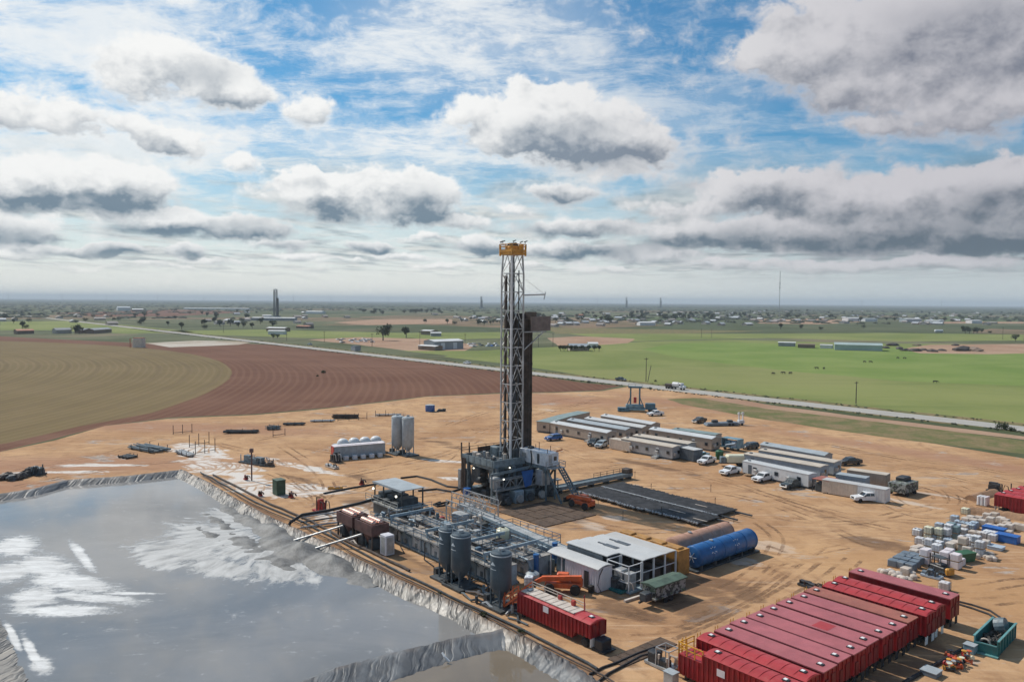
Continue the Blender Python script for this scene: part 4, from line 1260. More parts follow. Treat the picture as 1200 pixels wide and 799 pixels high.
# catwalk beside the pipe rack and the pipe rack itself
cw = thing('pipe_catwalk', 'long grey green pipe catwalk running back from the rig beside the pipe rack', 'catwalk', S(2.7, 8.2))
b_ = MB(); b_.bx(-.9, .9, 0, 22.0, .85, 1.15); b_.bx(-1.05, -.9, 0, 22, .6, 1.3); b_.bx(.9, 1.05, 0, 22, .6, 1.3); b_.build('deck', 'rig_grey', cw)
b_ = MB()
for y in (1, 5.5, 10, 14.5, 19, 21.5):
    b_.bx(-1.0, 1.0, y - .15, y + .15, 0, .85)
b_.build('support', 'rig_dark', cw)
b_ = MB(); b_.bar((-.5, -.2, 1.0), (-.5, -4.6, 7.0), .3); b_.bar((.5, -.2, 1.0), (.5, -4.6, 7.0), .3); b_.bar((0, -.2, .95), (0, -4.6, 6.95), 1.0, .08); b_.build('ramp', 'rig_grey', cw)
b_ = MB(); b_.rail([(-.95, 12, 1.15), (-.95, 22, 1.15), (.95, 22, 1.15)], 1.0, .08); b_.bevbox(-.9, .9, 20.5, 22, 1.15, 2.2, .1); b_.build('railing', 'rig_brown', cw)
rk = thing('pipe_rack', 'steel beams of the pipe rack carrying rows of dark pipe', 'pipe rack', S(6.2, 10.8))
for y in (1.0, 5.6, 8.2, 12.6):
    b_ = MB(); b_.bx(0, 31.4, y - .15, y + .15, .25, .5)
    for x in range(0, 32, 4):
        b_.bx(x + .1, x + .4, y - .3, y + .3, 0, .25)
    b_.build('beam', 'rig_dark', rk)
pp = MB(); pp.tube((0, 0, 0), (0, 6.25, 0), .13, 7)
ec = MB(); ec.tube((0, -.12, 0), (0, .22, 0), .145, 7)
p0 = None
random.seed(5)
for i in range(112):
    for j in range(2):
        if j == 0 and i > 104 or (j == 1 and i > 100):
            continue
        q = S(6.45 + i * .275, 10.8 + random.uniform(-.3, .3) + j * 6.75 + (.25 if i > 76 else 0) - (.3 if 40 < i < 60 else 0), .64 + (0.0 if i < 76 else -.02))
        if p0 is None:
            p0 = tag(pp.build('drill_pipe', 'pipe_dark'), 'dark steel drill pipe lying in a row on the pipe rack', 'pipe', 'drill pipes laid out on the rack', q, TH)
            ec.build('end_cap', 'galv', p0)
        else:
            dup(p0, q)
sp = MB(); sp.bx(0, 23.5, -.16, .16, 0, .07)
tag(sp.build('spacer_board', 'galv'), 'long pale board lying lengthwise across the middle of the pipe rack', 'board', loc=S(8, 17.4, .79), rz=TH)
for k, (a, b0, l, lb) in enumerate(((26.6, 14.0, 3.6, 'short pale stick lying on the pipes near the rack front'), (33.0, 12.6, 2.9, 'short pale stick lying at the near right corner of the pipe rack'), (27.4, 20.6, 2.6, 'short pale stick lying near the back edge of the pipe rack'))):
    b_ = MB(); b_.bx(0, l, -.1, .1, 0, .07)
    tag(b_.build('timber_strip', 'sack_beige'), lb, 'stick', loc=S(a, b0, .79), rz=TH)
# ------------------------------------------------------------------ mud system
def mud_tank(a, b, L, W_, H, label, kind=0, grp='mud tanks between the rig and the pond'):
    t = thing('mud_tank', label, 'mud tank', S(a, b), TH, grp)
    rn_ = random.Random(int(a * 10 + b * 7 + 3))
    n = max(3, int(L / 2.4))
    m_ = MB(); m_.bx(0, L, .25, W_, .3, H); m_.bx(-.1, L + .1, -.15, W_ + .15, .05, .3); m_.bx(-.02, L + .02, .0, .25, H - .35, H)
    for i in range(n + 1):
        x = L * i / n
        m_.bx(x - .12, x + .12, -.05, .25, .3, H - .35)
    m_.build('tank_wall', 'mud_blue', t)
    for i in range(n):
        if rn_.random() < .8:
            q = MB(); q.bx(L * i / n + .2, L * (i + 1) / n - .2, .08, .247, .45, H - .5); q.build('wall_panel', 'mud_wall' if rn_.random() < .7 else 'mud_blue', t)
    d = MB(); d.bx(-.05, L + .05, -.95, W_ + .05, H + .004, H + .07); d.build('deck', 'deck_grime', t)
    r = MB(); r.rail([(0, -.92, H + .07), (L, -.92, H + .07)], 1.1, .06)
    if kind: r.rail([(0, W_, H + .07), (L, W_, H + .07)], 1.1, .06)
    for i in range(int(L / 2) + 1):
        r.bar((i * 2 + .1, -.02, H - .9), (i * 2 + .1, -.9, H), .09)
    r.build('railing', 'rail_blue', t)
    cols_ = ['mud_blue', 'rig_grey', 'rig_dark', 'sack_beige', 'rig_brown', 'galv', 'mud_black', 'rail_blue']
    x = .5
    while x < L - 1.6:
        k_ = rn_.random(); w = rn_.uniform(.6, 1.9)
        y = rn_.uniform(.1, W_ * .5); q = MB()
        if k_ < .3:
            q.tube((x + w / 2, y + .6, H + .07), (x + w / 2, y + .6, H + rn_.uniform(.6, 1.2)), rn_.uniform(.2, .34), 10); q.tube((x, y + .6, H + .7), (x + w, y + .6, H + .7), .2, 10)
            q.build('agitator_motor', rn_.choice(cols_), t)
        elif k_ < .6:
            q.bevbox(x, x + w, y, y + rn_.uniform(.6, W_ * .5), H + .07, H + rn_.uniform(.3, 1.3), .08); q.build('equipment_box', rn_.choice(cols_), t)
        elif k_ < .8:
            q.bx(x, x + w, y, y + W_ * .45, H + .071, H + .1); q.build('hatch', 'mud_black' if rn_.random() < .6 else 'rig_brown', t)
        x += w + rn_.uniform(.1, .9)
    for k_ in range(3):
        q = MB(); x0 = rn_.uniform(0, L * .4); x1 = rn_.uniform(L * .5, L); y = rn_.uniform(.1, W_ - .1); z = H + rn_.uniform(.2, .9)
        q.path([(x0, y, H + .1), (x0, y, z), (x0 + .3, y, z), (x1, y + rn_.uniform(-.3, .3), z), (x1 + .1, y, H + .1)], rn_.uniform(.06, .13), 6); q.build('pipework', rn_.choice(['sack_beige', 'galv', 'rig_dark', 'mud_blue', 'rope_black']), t)
    for k_ in range(2):
        q = MB(); x = rn_.uniform(.2, L); q.path([(x, -.3, H + .1), (x + .2, -1.05, H - .2), (x + .3, -1.1, 1.0), (x + rn_.uniform(.6, 2), -1.4, .15), (x + rn_.uniform(2, 4), -2.0, .12)], .09, 6); q.build('hose', 'rope_black', t)
    for i in range(n):
        x = L * (i + .5) / n
        g_ = MB(); g_.bx(x - .3, x + .3, .02, .079, .5, 1.2); g_.build('clean_out_gate', 'rig_grey', t)
    return t
mud_tank(4.4, -33.4, 10.2, 2.9, 2.7, 'pale blue grey mud tank with railed walkway, next to the maroon dryers')
mud_tank(15.0, -33.4, 10.4, 2.9, 2.7, 'pale blue grey railed mud tank in the middle of the front row facing the pond')
mud_tank(25.8, -33.4, 10.8, 2.9, 2.7, 'blue grey railed mud tank right behind the twin slate silos')
mud_tank(7.6, -28.2, 10.4, 2.8, 2.6, 'second row blue mud tank with agitators, on the side nearest the roofed shaker', 1)
mud_tank(18.4, -28.2, 8.0, 2.8, 2.6, 'second row blue mud tank in the middle of the mud system', 1)
mt_ = mud_tank(27.0, -28.0, 9.2, 4.2, 2.6, 'second row blue mud tank crusted with dried mud, near the single silo', 1)
# tank of black mud, open at the top
t = thing('open_mud_pit', 'open steel pit full of black mud behind the mud tanks', 'mud pit', S(21.5, -23.6))
q = MB(); q.bx(0, 11.0, 0, .15, .1, 2.5); q.bx(0, 11, 5.0, 5.15, .1, 2.5); q.bx(0, .15, .15, 5.0, .1, 2.5); q.bx(10.85, 11, .15, 5, .1, 2.5); q.build('pit_wall', 'mud_blue', t)
q = MB(); q.bx(.15, 10.85, .15, 5.0, .2, 2.3)
q.build('black_mud', 'mud_black', t)
q = MB(); q.rail([(0, .07, 2.5), (11, .07, 2.5), (11, 5.07, 2.5), (0, 5.07, 2.5), (0, .07, 2.5)], 1.1, .07); q.build('railing', 'rail_blue', t)
# long pipe bridge
t = thing('pipe_bridge', 'long raised tray of pipes running from the pumps towards the white engine house', 'pipe bridge', S(9, -18.6), TH - R(6))
q = MB()
for y in (0, .35, .7, 1.0, 1.3):
    q.tube((0, y, 2.6), (27.5, y, 2.6), .13, 7)
q.build('pipe', 'galv', t)
q = MB()
for x in range(0, 28, 3):
    q.bx(x, x + .16, -.15, 1.45, 2.32, 2.46); q.bar((x + .08, -.1, 0), (x + .08, -.1, 2.4), .14); q.bar((x + .08, 1.4, 0), (x + .08, 1.4, 2.4), .14)
q.bx(0, 27.5, -.3, -.2, 2.3, 2.75); q.bx(0, 27.5, 1.5, 1.6, 2.3, 2.75)
q.build('tray', 'mud_blue', t)
# mud pump skids below gantries
for k, (a, b, lb) in enumerate(((4.0, -17.6, 'mud pump skid under a pale truss gantry closest to the rig'), (8.0, -21.6, 'mud pump skid with beige pipes, second from the rig'))):
    t = thing('mud_pump', lb, 'pump', S(a, b), TH, 'mud pumps beside the rig')
    q = MB(); q.bx(0, 9, 0, 2.8, .1, .5); q.build('skid', 'mud_blue', t)
    q = MB(); q.bevbox(.5, 3.6, .3, 2.5, .5, 2.4, .25); q.bevbox(5.8, 7.2, .5, 2.3, .5, 1.8, .15); q.tube((3.6, 1.4, 1.2), (6, 1.4, 1.2), .55, 12); q.build('pump_body', 'galv', t)
    q = MB(); q.tube((6.4, .8, 1.8), (6.4, .8, 2.8), .32, 10); q.tube((6.4, 2.0, 1.8), (6.4, 2.0, 2.8), .32, 10); q.tube((.2, 2.9, 1.5), (9.2, 2.9, 1.5), .16, 8); q.build('pulsation_damper', 'sack_beige', t)
    q = MB(); q.bevbox(7.4, 8.8, .4, 2.4, .5, 2.0, .15); q.build('drive_motor', 'rig_dark', t)
    q = MB()
    for y in (0, 2.8):
        q.bar((-.5, y, 3.4), (9.3, y, 3.4), .14); q.bar((-.5, y, 4.3), (9.3, y, 4.3), .14)
        for i in range(8):
            q.bar((-.5 + i * 1.4, y, 3.4), (.2 + i * 1.4, y, 4.3), .08); q.bar((-.5 + i * 1.4, y, 3.4), (-.5 + i * 1.4, y, 4.3), .08)
        for x in (-.4, 9.2):
            q.bar((x, y, 0), (x, y, 3.4), .18)
    q.build('gantry', 'galv', t)
t = thing('reel_wheel', 'pale steel spoked half wheel standing near the foot of the rig', 'wheel', S(1.2, -10.8), TH)
q = MB()
for i in range(12):
    a0, a1 = math.pi * i / 12, math.pi * (i + 1) / 12
    q.bar((3 * math.cos(a0), 0, 2.4 * math.sin(a0) + .1), (3 * math.cos(a1), 0, 2.4 * math.sin(a1) + .1), .16)
    if i % 2:
        q.bar((0, 0, .1), (3 * math.cos(a0), 0, 2.4 * math.sin(a0) + .1), .07)
q.bar((-3, 0, .1), (3, 0, .1), .2)
q.build('rim', 'galv', t)
# shakers under a flat roof
t = thing('shale_shaker', 'row of shale shakers on a raised deck under a flat blue grey roof', 'shaker', S(-6.4, -27.6))
q = MB(); q.bx(0, 9.4, 0, 4.6, 5.7, 5.85); q.bx(-.1, 9.5, -.12, 0, 5.55, 5.9); q.build('roof', 'roof_grey', t)
q = MB(); q.bx(-.6, 10, -1.2, 5, 2.6, 2.75); q.rail([(-.6, -1.2, 2.75), (10, -1.2, 2.75)], 1.1, .08); q.build('deck', 'grating', t)
q = MB()
for x in (.2, 3.2, 6.2, 9.2):
    for y in (.2, 4.4):
        q.bar((x, y, .1), (x, y, 5.7), .2)
q.bx(0, 9.4, 0, 4.4, .2, 2.5); q.build('frame', 'rig_dark', t)
for i in range(3):
    q = MB(); x = .6 + i * 3.0
    q.bevbox(x, x + 2.2, .6, 3.8, 2.8, 4.1, .1); q.bevbox(x + .3, x + 1.9, -.6, .6, 2.8, 3.6, .1); q.build('shaker_box', 'rig_dark', t)
for x in (.4, 8.0):
    q = MB(); q.bevbox(x - .14, x + .14, -.35, -.1, 4.5, 4.8, .03); q.build('work_light', 'light_on', t)
random.seed(21)
t = thing('choke_manifold', 'tangle of grey pipes and valves between the shakers and the mud tanks', 'manifold', S(2.6, -29.6))
q = MB()
for i in range(26):
    x, y, z = random.uniform(-3, 8), random.uniform(-3, 5), random.uniform(.4, 2.6)
    d = random.choice([(random.uniform(1, 3.5), 0, 0), (0, random.uniform(1, 3), 0), (0, 0, random.uniform(.5, 1.4))])
    q.tube((x, y, z), (x + d[0], y + d[1], z + d[2]), random.uniform(.07, .16), 7)
q.build('pipework', 'galv', t)
q = MB()
for i in range(14):
    x, y = random.uniform(-3, 8), random.uniform(-3, 5)
    s = random.uniform(.4, 1.0)
    q.bevbox(x, x + s, y, y + s, .1, random.uniform(.8, 2.6), .1)
q.build('valve_block', 'rig_grey', t)
q = MB(); q.tube((4.5, 4.2, 2.6), (5.7, 4.2, 2.6), 1.05, 16); q.build('hose_reel', 'rig_brown', t)
q = MB(); q.bevbox(7.6, 8.4, 4.4, 5.4, 1.5, 2.6, .1); q.build('valve_wheel', 'red_valve', t)
# shale dryers
for k, (a, lb) in enumerate(((1.4, 'left maroon shale dryer with copper drums on its platform'), (7.4, 'right maroon shale dryer with copper drums, beside the white cabinet'))):
    t = thing('shale_dryer', lb, 'dryer', S(a, -38.9), TH, 'maroon dryers at the pond edge')
    q = MB(); q.bx(0, 5.2, 0, .15, 2.5, 4.0); q.bx(0, 5.2, 2.9, 3.05, 2.5, 4.0); q.bx(0, .15, .15, 2.9, 2.5, 4); q.bx(5.05, 5.2, .15, 2.9, 2.5, 4); q.bx(0, 5.2, 0, 3.05, 2.35, 2.5)
    q.lathe([(.5, 0), (1.5, 2.0)], 12, Matrix.Translation((2.6, 1.5, .5))); q.build('hopper', 'dryer_maroon', t)
    for y in (.9, 2.1):
        q = MB(); q.lathe([(.3, 0), (.5, .15), (.5, 3.6), (.3, 3.75)], 16, Matrix.Translation((.8, y, 3.95)) @ Matrix.Rotation(R(90), 4, 'Y')); q.build('drum', 'copper', t, True)
    for x in (.2, 5.0):
        for y in (.2, 2.8):
            q = MB(); q.bar((x, y, 0), (x, y, 2.4), .22); q.build('leg', 'rig_brown', t)
    q = MB(); q.bevbox(.4, 1.8, .3, 2.6, .1, 1.9, .15); q.bevbox(3.6, 4.8, .3, 2.6, .1, 1.6, .15); q.build('drive_motor', 'rig_dark', t)
    q = MB(); q.tube((2.0, .2, 2.0), (-2.2, -6.4, -.2), .16, 8); q.build('discharge_pipe', 'galv', t)
t = thing('control_cabinet', 'tall white cabinet standing at the right end of the dryers', 'cabinet', S(14.2, -38.4))
q = MB(); q.bevbox(0, 1.7, 0, 1.5, .15, 3.1, .05); q.build('case', 'white_wall', t)
q = MB(); q.bx(1.7, 1.73, .2, 1.3, .4, 2.8); q.bx(.3, 1.4, -.03, 0, .4, 2.8); q.build('door', 'galv', t)
# silos
def silo(a, b, h, r, label, m_='silo_slate', grp='slate bulk silos at the pond edge', mark=True):
    t = thing('bulk_silo', label, 'silo', S(a, b), TH, grp)
    q = MB(); q.lathe([(.2, 1.0), (r * .55, 1.6), (r, 2.6), (r, h - .42), (r * .93, h - .18), (r * .6, h - .02), (.1, h)], 28); q.build('shell', m_, t, True)
    q = MB(); q.lathe([(r + .05, h - .5), (r + .05, h - .4), (r, h - .36)], 28); q.tube((0, 0, h), (0, 0, h + .35), .35, 12); q.rail([(-.8, -.8, h - .1), (.8, -.8, h - .1), (.8, .8, h - .1)], .6, .05, False); q.build('lid', 'silo_pale', t)
    q = MB(); q.bx(-r - .7, r + .7, -r - .4, r + .4, .05, .3); q.bx(-r - 1.4, -r - .7, -.6, .6, .05, 1.0); q.build('skid', 'rig_dark', t)
    for i in range(4):
        x, y = r * .92 * math.cos(R(45 + 90 * i)), r * .92 * math.sin(R(45 + 90 * i))
        q = MB(); q.bar((x, y, .3), (x, y, 3.0), .18); q.build('leg', m_, t)
    q = MB(); q.ladder((-r - .15, -.1, .3), (-r - .15, -.1, h + .6), .5, (0, 1, 0), .06); q.build('ladder', 'rig_dark', t)
    if mark:
        q = MB(); e = r + .015
        def on(ang, z):
            return (e * math.cos(ang), e * math.sin(ang), z)
        a0 = R(-88)
        for s in range(4):      # a small peak-shaped emblem over a short bar
            u0, u1 = -.30 + s * .15, -.15 + s * .15
            zt = lambda u: h - 1.6 + .45 * (1 - abs(u) / .3)
            q.face([on(a0 + u0, h - 1.6), on(a0 + u1, h - 1.6), on(a0 + u1, zt(u1) + .02), on(a0 + u0, zt(u0) + .02)])
            q.face([on(a0 + u0 * 1.3, h - 2.15), on(a0 + u1 * 1.3, h - 2.15), on(a0 + u1 * 1.3, h - 2.05), on(a0 + u0 * 1.3, h - 2.05)])
        q.build('emblem', 'emblem_white', t)
    return t
silo(29.3, -36.6, 7.3, 1.32, 'left one of the twin slate blue silos with a white emblem')
silo(32.6, -36.9, 7.3, 1.34, 'right one of the twin slate blue silos with a white emblem')
silo(41.4, -37.2, 7.1, 1.34, 'single slate blue silo standing apart at the end of the red pool tank')
t = silo(-51.2, 5.2, 9.6, 1.5, 'left one of two tall pale silos behind the silver tank', 'silo_pale', 'pale silos behind the pad', False)
t = silo(-48.0, 6.2, 9.6, 1.5, 'right one of two tall pale silos behind the silver tank', 'silo_pale', 'pale silos behind the pad', False)
t = thing('poly_tank', 'small cream plastic tank on the mud tank deck', 'tank', S(26.4, -24.6, 2.7))
q = MB(); q.lathe([(.95, 0), (1.0, .1), (1.0, 1.3), (.7, 1.55), (.25, 1.65)], 18); q.build('shell', 'ibc_cream', t, True)
q = MB(); q.tube((0, 0, 1.6), (0, 0, 1.8), .25, 10); q.build('cap', 'black_metal', t)
# blue pumps and small tanks beside the engine house
for k, (a, b, m_, lb) in enumerate(((33.2, -27.6, 'tank_blue', 'blue upright pump with pipes beyond the mud tanks'), (31.0, -22.0, 'tank_blue', 'blue electric motor skid under the pipe bridge'))):
    t = thing('centrifugal_pump', lb, 'pump', S(a, b), TH)
    q = MB(); q.bx(0, 3.6, 0, 1.8, .05, .3); q.build('skid', 'rig_dark', t)
    q = MB(); q.tube((.4, .9, 1.0), (2.2, .9, 1.0), .6, 14); q.tube((3.0, .9, .3), (3.0, .9, 3.2), .42, 12); q.build('motor', m_, t, True)
    q = MB(); q.path([(2.4, .4, .8), (3.4, -.4, 1.6), (3.2, -.8, 2.8), (1.4, -.8, 2.9), (.6, -.6, 1.0)], .13, 7); q.build('pipework', 'mud_blue', t)
t = thing('water_butt', 'small round grey tank on the ground near the orange telehandler', 'tank', S(37.4, -28.4))
q = MB(); q.lathe([(.9, .05), (.95, .15), (.95, 1.2), (.6, 1.45), (.2, 1.5)], 18); q.build('shell', 'roof_grey', t, True)
q = MB(); q.tube((0, 0, 1.45), (0, 0, 1.62), .22, 10); q.build('cap', 'black_metal', t)

random.seed(91)
for k in range(26):
    a0 = random.choice((random.uniform(-2, 13), random.uniform(27, 46))); b0 = random.uniform(-40.4, -34.5) if a0 < 20 else random.uniform(-39.5, -34.6)
    q = MB(); L_ = random.uniform(1.5, 4.5)
    q.path([(0, 0, .15), (L_ * .4, random.uniform(-.3, .3), .15 + random.uniform(0, .5)), (L_, random.uniform(-.6, .6), .15)], random.uniform(.08, .17), 6)
    if k % 2: q.tube((L_ * .5, 0, .1), (L_ * .5, 0, random.uniform(.5, 1.5)), .2, 8)
    m_ = random.choice(['rig_dark', 'rope_black', 'galv', 'rig_brown', 'rig_grey', 'sack_beige'])
    tag(q.build('loose_pipe', m_), ('pale' if m_ in ('galv', 'sack_beige') else 'dark') + (' pipe lying in the clutter round the dryers' if a0 < 20 else ' pipe lying in the clutter round the silos'), 'pipe', 'loose pipes round the mud system', S(a0, b0, .01), TH + R(random.choice((0, 90, 15, -20)) + random.uniform(-8, 8)))
for k in range(4):
    t = thing('beam_walkway', ('first', 'second', 'third', 'last')[k] + ' blue steel beam across the mud tanks, counting from the dryers', 'beam', S((9.5, 19.5, 27.5, 33.5)[k], -33.8, 3.7), TH + R(90), 'blue beams across the mud tanks')
    q = MB(); q.bx(0, (8.2, 9.0, 8.6, 9.6)[k], -.12, .12, 0, .42); q.bar((.3, 0, -1.0), (.3, 0, 0), .2); q.bar((7.6, 0, -1.0), (7.6, 0, 0), .2); q.build('beam', 'mud_blue', t)
    q = MB(); q.rail([(0, .1, .42), (8, .1, .42)], .9, .06); q.build('railing', 'rail_blue', t)
# ------------------------------------------------------------------ engine house and water tanks
t = thing('engine_house', 'white flat roofed generator house with open bays and an amber end wall', 'building', S(36.6, -24.6))
def arch(y0, y1, zs, zc, x0, x1, n=8, th=.12):
    up = [(y0 + (y1 - y0) * i / n, zs + (zc - zs) * (1 - (2 * i / n - 1) ** 2)) for i in range(n + 1)]
    return MB().prism(up + [(y, z - th) for y, z in reversed(up)], x0, x1, 'x')
q = arch(-.2, 2.9, 3.25, 3.62, -.2, 9.6); q.build('annex_roof', 'roof_white', t)
q = MB(); q.bx(3.2, 9.4, -.02, .08, .15, 3.2); q.bx(9.3, 9.4, .08, 2.7, .15, 3.3); q.bx(3.2, 3.3, .08, 2.7, .15, 3.2); q.bx(0, 9.4, 2.6, 2.7, .15, 3.2)
for i in range(13):
    q.bx(3.3 + i * .48, 3.36 + i * .48, -.06, -.02, .2, 3.1)
w_ = q.build('wall', 'white_wall', t)
q = MB(); q.bx(6.9, 7.75, -.075, -.061, .25, 2.5); q.build('door', 'dark_in', w_)
q = MB(); q.bx(9.40, 9.43, .5, 2.2, .3, 2.8); q.build('door', 'white_paint', w_)
for x in (.2, 2.4):
    q = MB(); q.bx(x, x + .14, 0, .14, .1, 3.2); q.build('post', 'white_paint', t)
q = MB(); q.bevbox(.8, 3.0, .5, 2.4, .2, 2.4, .2); q.bevbox(-1.4, -.2, .2, 1.4, .1, 1.8, .1); q.build('generator', 'rig_grey', t)
for i in range(4):
    y0 = 3.3 + i * 2.35
    x1 = 7.9 if i == 0 else 12.1
    q = arch(y0, y0 + 2.347, 3.93, 3.985, -.1 + .3 * i, x1, 6); r_ = q.build('roof', 'roof_white', t)
    if i in (1, 2):
        q = MB(); q.bx(4.2, 6.6, y0 + .7, y0 + 1.5, 3.98, 4.06); q.bx(3.0, 4.2, y0 + .9, y0 + 1.15, 3.98, 4.1); q.build('roof_vent', 'trim_dark', r_)
q = MB()
for i in range(1, 4):
    y0 = 3.3 + i * 2.35
    for x in (4.6, 8.3, 12.0):
        q.bx(x - .1, x + .1, y0 - .1, y0 + .1, .2, 3.75)
q.bx(11.9, 12.1, 12.55, 12.75, .2, 3.75); q.bx(11.95, 12.05, 5.6, 12.7, 2.2, 2.3)
q.build('frame', 'white_paint', t)
q = MB(); q.bx(0, 12.3, 3.0, 12.9, .05, .25); q.build('base', 'mud_blue', t)
q = MB(); q.bx(.2, .35, 3.3, 12.6, .25, 3.7); q.bx(.35, 7.0, 3.3, 3.45, .25, 3.7); q.bx(.4, 7.8, 5.8, 5.95, .25, 3.6); q.build('inner_wall', 'trim_dark', t)
for i in range(3):
    q = MB(); y0 = 6.1 + i * 2.3; q.bevbox(3.5, 10.6, y0, y0 + 1.6, .3, 2.2, .2); q.tube((6, y0 + .8, 2.2), (6, y0 + .8, 3.4), .25, 10); q.bevbox(10.6, 11.7, y0 + .1, y0 + 1.5, .5, 2.1, .1); q.build('engine', 'rig_brown' if i else 'rig_dark', t)
q = MB()
for x in (8.1, 11.9):
    for y in (3.0, 5.4):
        q.bx(x, x + .13, y, y + .13, .2, 3.7)
for z in (1.3, 2.5, 3.57):
    q.bx(8.1, 12.0, 3.0, 3.1, z, z + .1); q.bx(11.92, 12.02, 3.0, 5.5, z, z + .1)
q.bx(8.1, 8.22, 3.1, 5.5, 3.57, 3.67)
q.build('open_frame', 'white_paint', t)
q = MB(); q.bevbox(9.0, 10.4, 3.4, 4.8, .25, 2.6, .1); q.bevbox(10.7, 11.7, 3.5, 4.9, .25, 2.4, .1); q.build('radiator', 'galv', t)
q = MB(); q.bx(.3, 12.1, 12.95, 13.1, .2, 3.55); q.bx(12.1, 12.25, 12.95, 15.4, .2, 3.6); q.bx(.3, .45, 13.1, 15.4, .2, 3.55); q.bx(.45, 12.1, 15.25, 15.4, .2, 3.5); q.bx(.3, 12.2, 13.0, 15.4, 3.62, 3.7)
aw = q.build('amber_wall', 'amber_steel', t)
q = MB()
for i in range(4):
    q.bevbox(.8 + i * 2.9, 3.1 + i * 2.9, 13.5, 14.8, 3.7, 3.95, .1)
q.build('exhaust', 'amber_steel', aw)
q = MB(); q.path([(9.6, .4, .2), (9.55, -.2, 1.2), (9.5, .2, 2.4), (9.5, .8, 3.2)], .05, 5); q.bevbox(8.2, 8.9, -.7, -.1, .05, 1.0, .1); q.build('hose', 'rope_black', t)

def lying_tank(a, b, L, r, m_, label, marks):
    t = thing('water_tank', label, 'tank', S(a, b), TH)
    z = r + .45
    M = Matrix.Translation((0, 0, z)) @ Matrix.Rotation(R(-90), 4, 'X')
    q = MB(); q.lathe([(r * .3, -.18), (r * .8, -.1), (r * .98, 0), (r, .05), (r, L - .05), (r * .98, L), (r * .8, L + .1), (r * .3, L + .18)], 28, M); q.build('shell', m_, t, True)
    q = MB()
    for i in range(6):
        y = .2 + (L - .4) * i / 5
        q.lathe([(r + .002, -.05), (r + .05, -.04), (r + .05, .04), (r + .002, .05)], 28, Matrix.Translation((0, y, z)) @ Matrix.Rotation(R(-90), 4, 'X'))
    q.build('hoop', m_, t)
    q = MB(); q.bx(-r * .8, r * .8, -.7, L + 1.0, .06, .3)
    for i in range(5):
        y = .5 + (L - 1) * i / 4
        q.bx(-r * .85, r * .85, y - .12, y + .12, .3, .95)
    q.build('skid', 'rig_dark', t)
    q = MB(); q.tube((0, L * .3, z + r - .05), (0, L * .3, z + r + .15), .3, 12); q.build('hatch', 'galv', t)
    if marks:
        q = MB()
        def on(th, y, e=.03):
            return ((r + e) * math.cos(th), y, z + (r + e) * math.sin(th))
        for yc, th0, s in ((L * .22, R(28), 1.0), (L * .62, R(30), 1.0)):
            for da, dy in ((.26, .55), (.26, -.55), (0, .65), (.32, 0)):
                w = .11
                q.face([on(th0 - da, yc - dy - w), on(th0 - da, yc - dy + w), on(th0 + da, yc + dy + w), on(th0 + da, yc + dy - w)] if dy else [on(th0 - da, yc - w), on(th0 - da, yc + w), on(th0 + da, yc + w), on(th0 + da, yc - w)])
        for a0 in (0, 60, 120):
            c_, s_ = math.cos(R(a0)) * .75, math.sin(R(a0)) * .75
            q.bar((-c_, -.22, z - s_), (c_, -.22, z + s_), .16, .03)
        q.build('emblem', 'emblem_white', t)
    return t
lying_tank(48.2, -7.6, 14.0, 1.55, 'tank_blue', 'bright blue cylindrical water tank with white emblems lying on a skid', True)
lying_tank(43.6, -6.4, 13.6, 1.5, 'tank_tan', 'dusty tan cylindrical tank lying between the engine house and the blue tank', False)

# ------------------------------------------------------------------ wheels and vehicles
def wheel(root, x, y, r, w, name='wheel', hub='chrome'):
    M = Matrix.Translation((x, y, r)) @ Matrix.Rotation(R(90), 4, 'X')
    q = MB(); q.lathe([(r * .62, -w / 2), (r * .9, -w / 2), (r, -w * .32), (r, w * .32), (r * .9, w / 2), (r * .62, w / 2)], 18, M)
    t_ = q.build(name, 'rubber', root)
    q = MB(); q.lathe([(.05, -w * .42), (r * .60, -w * .36), (r * .60, w * .36), (.05, w * .42)], 14, M); q.build('rim', hub, t_)
    return t_
def car_body(prof, half, tuck):
    """side outline (x, z) swept across, upper points drawn in"""
    k = len(prof)
    zt = max(p[1] for p in prof)
    vs = []
    for y in (-1, 1):
        for x, z in prof:
            f = 0 if z < 1.05 else (z - 1.05) / (zt - 1.05)
            vs.append((x, y * (half - tuck * f), z))
    fs = [tuple(range(k - 1, -1, -1)), tuple(range(k, 2 * k))] + [(i, (i + 1) % k, k + (i + 1) % k, k + i) for i in range(k)]
    return MB().solid(vs, fs)
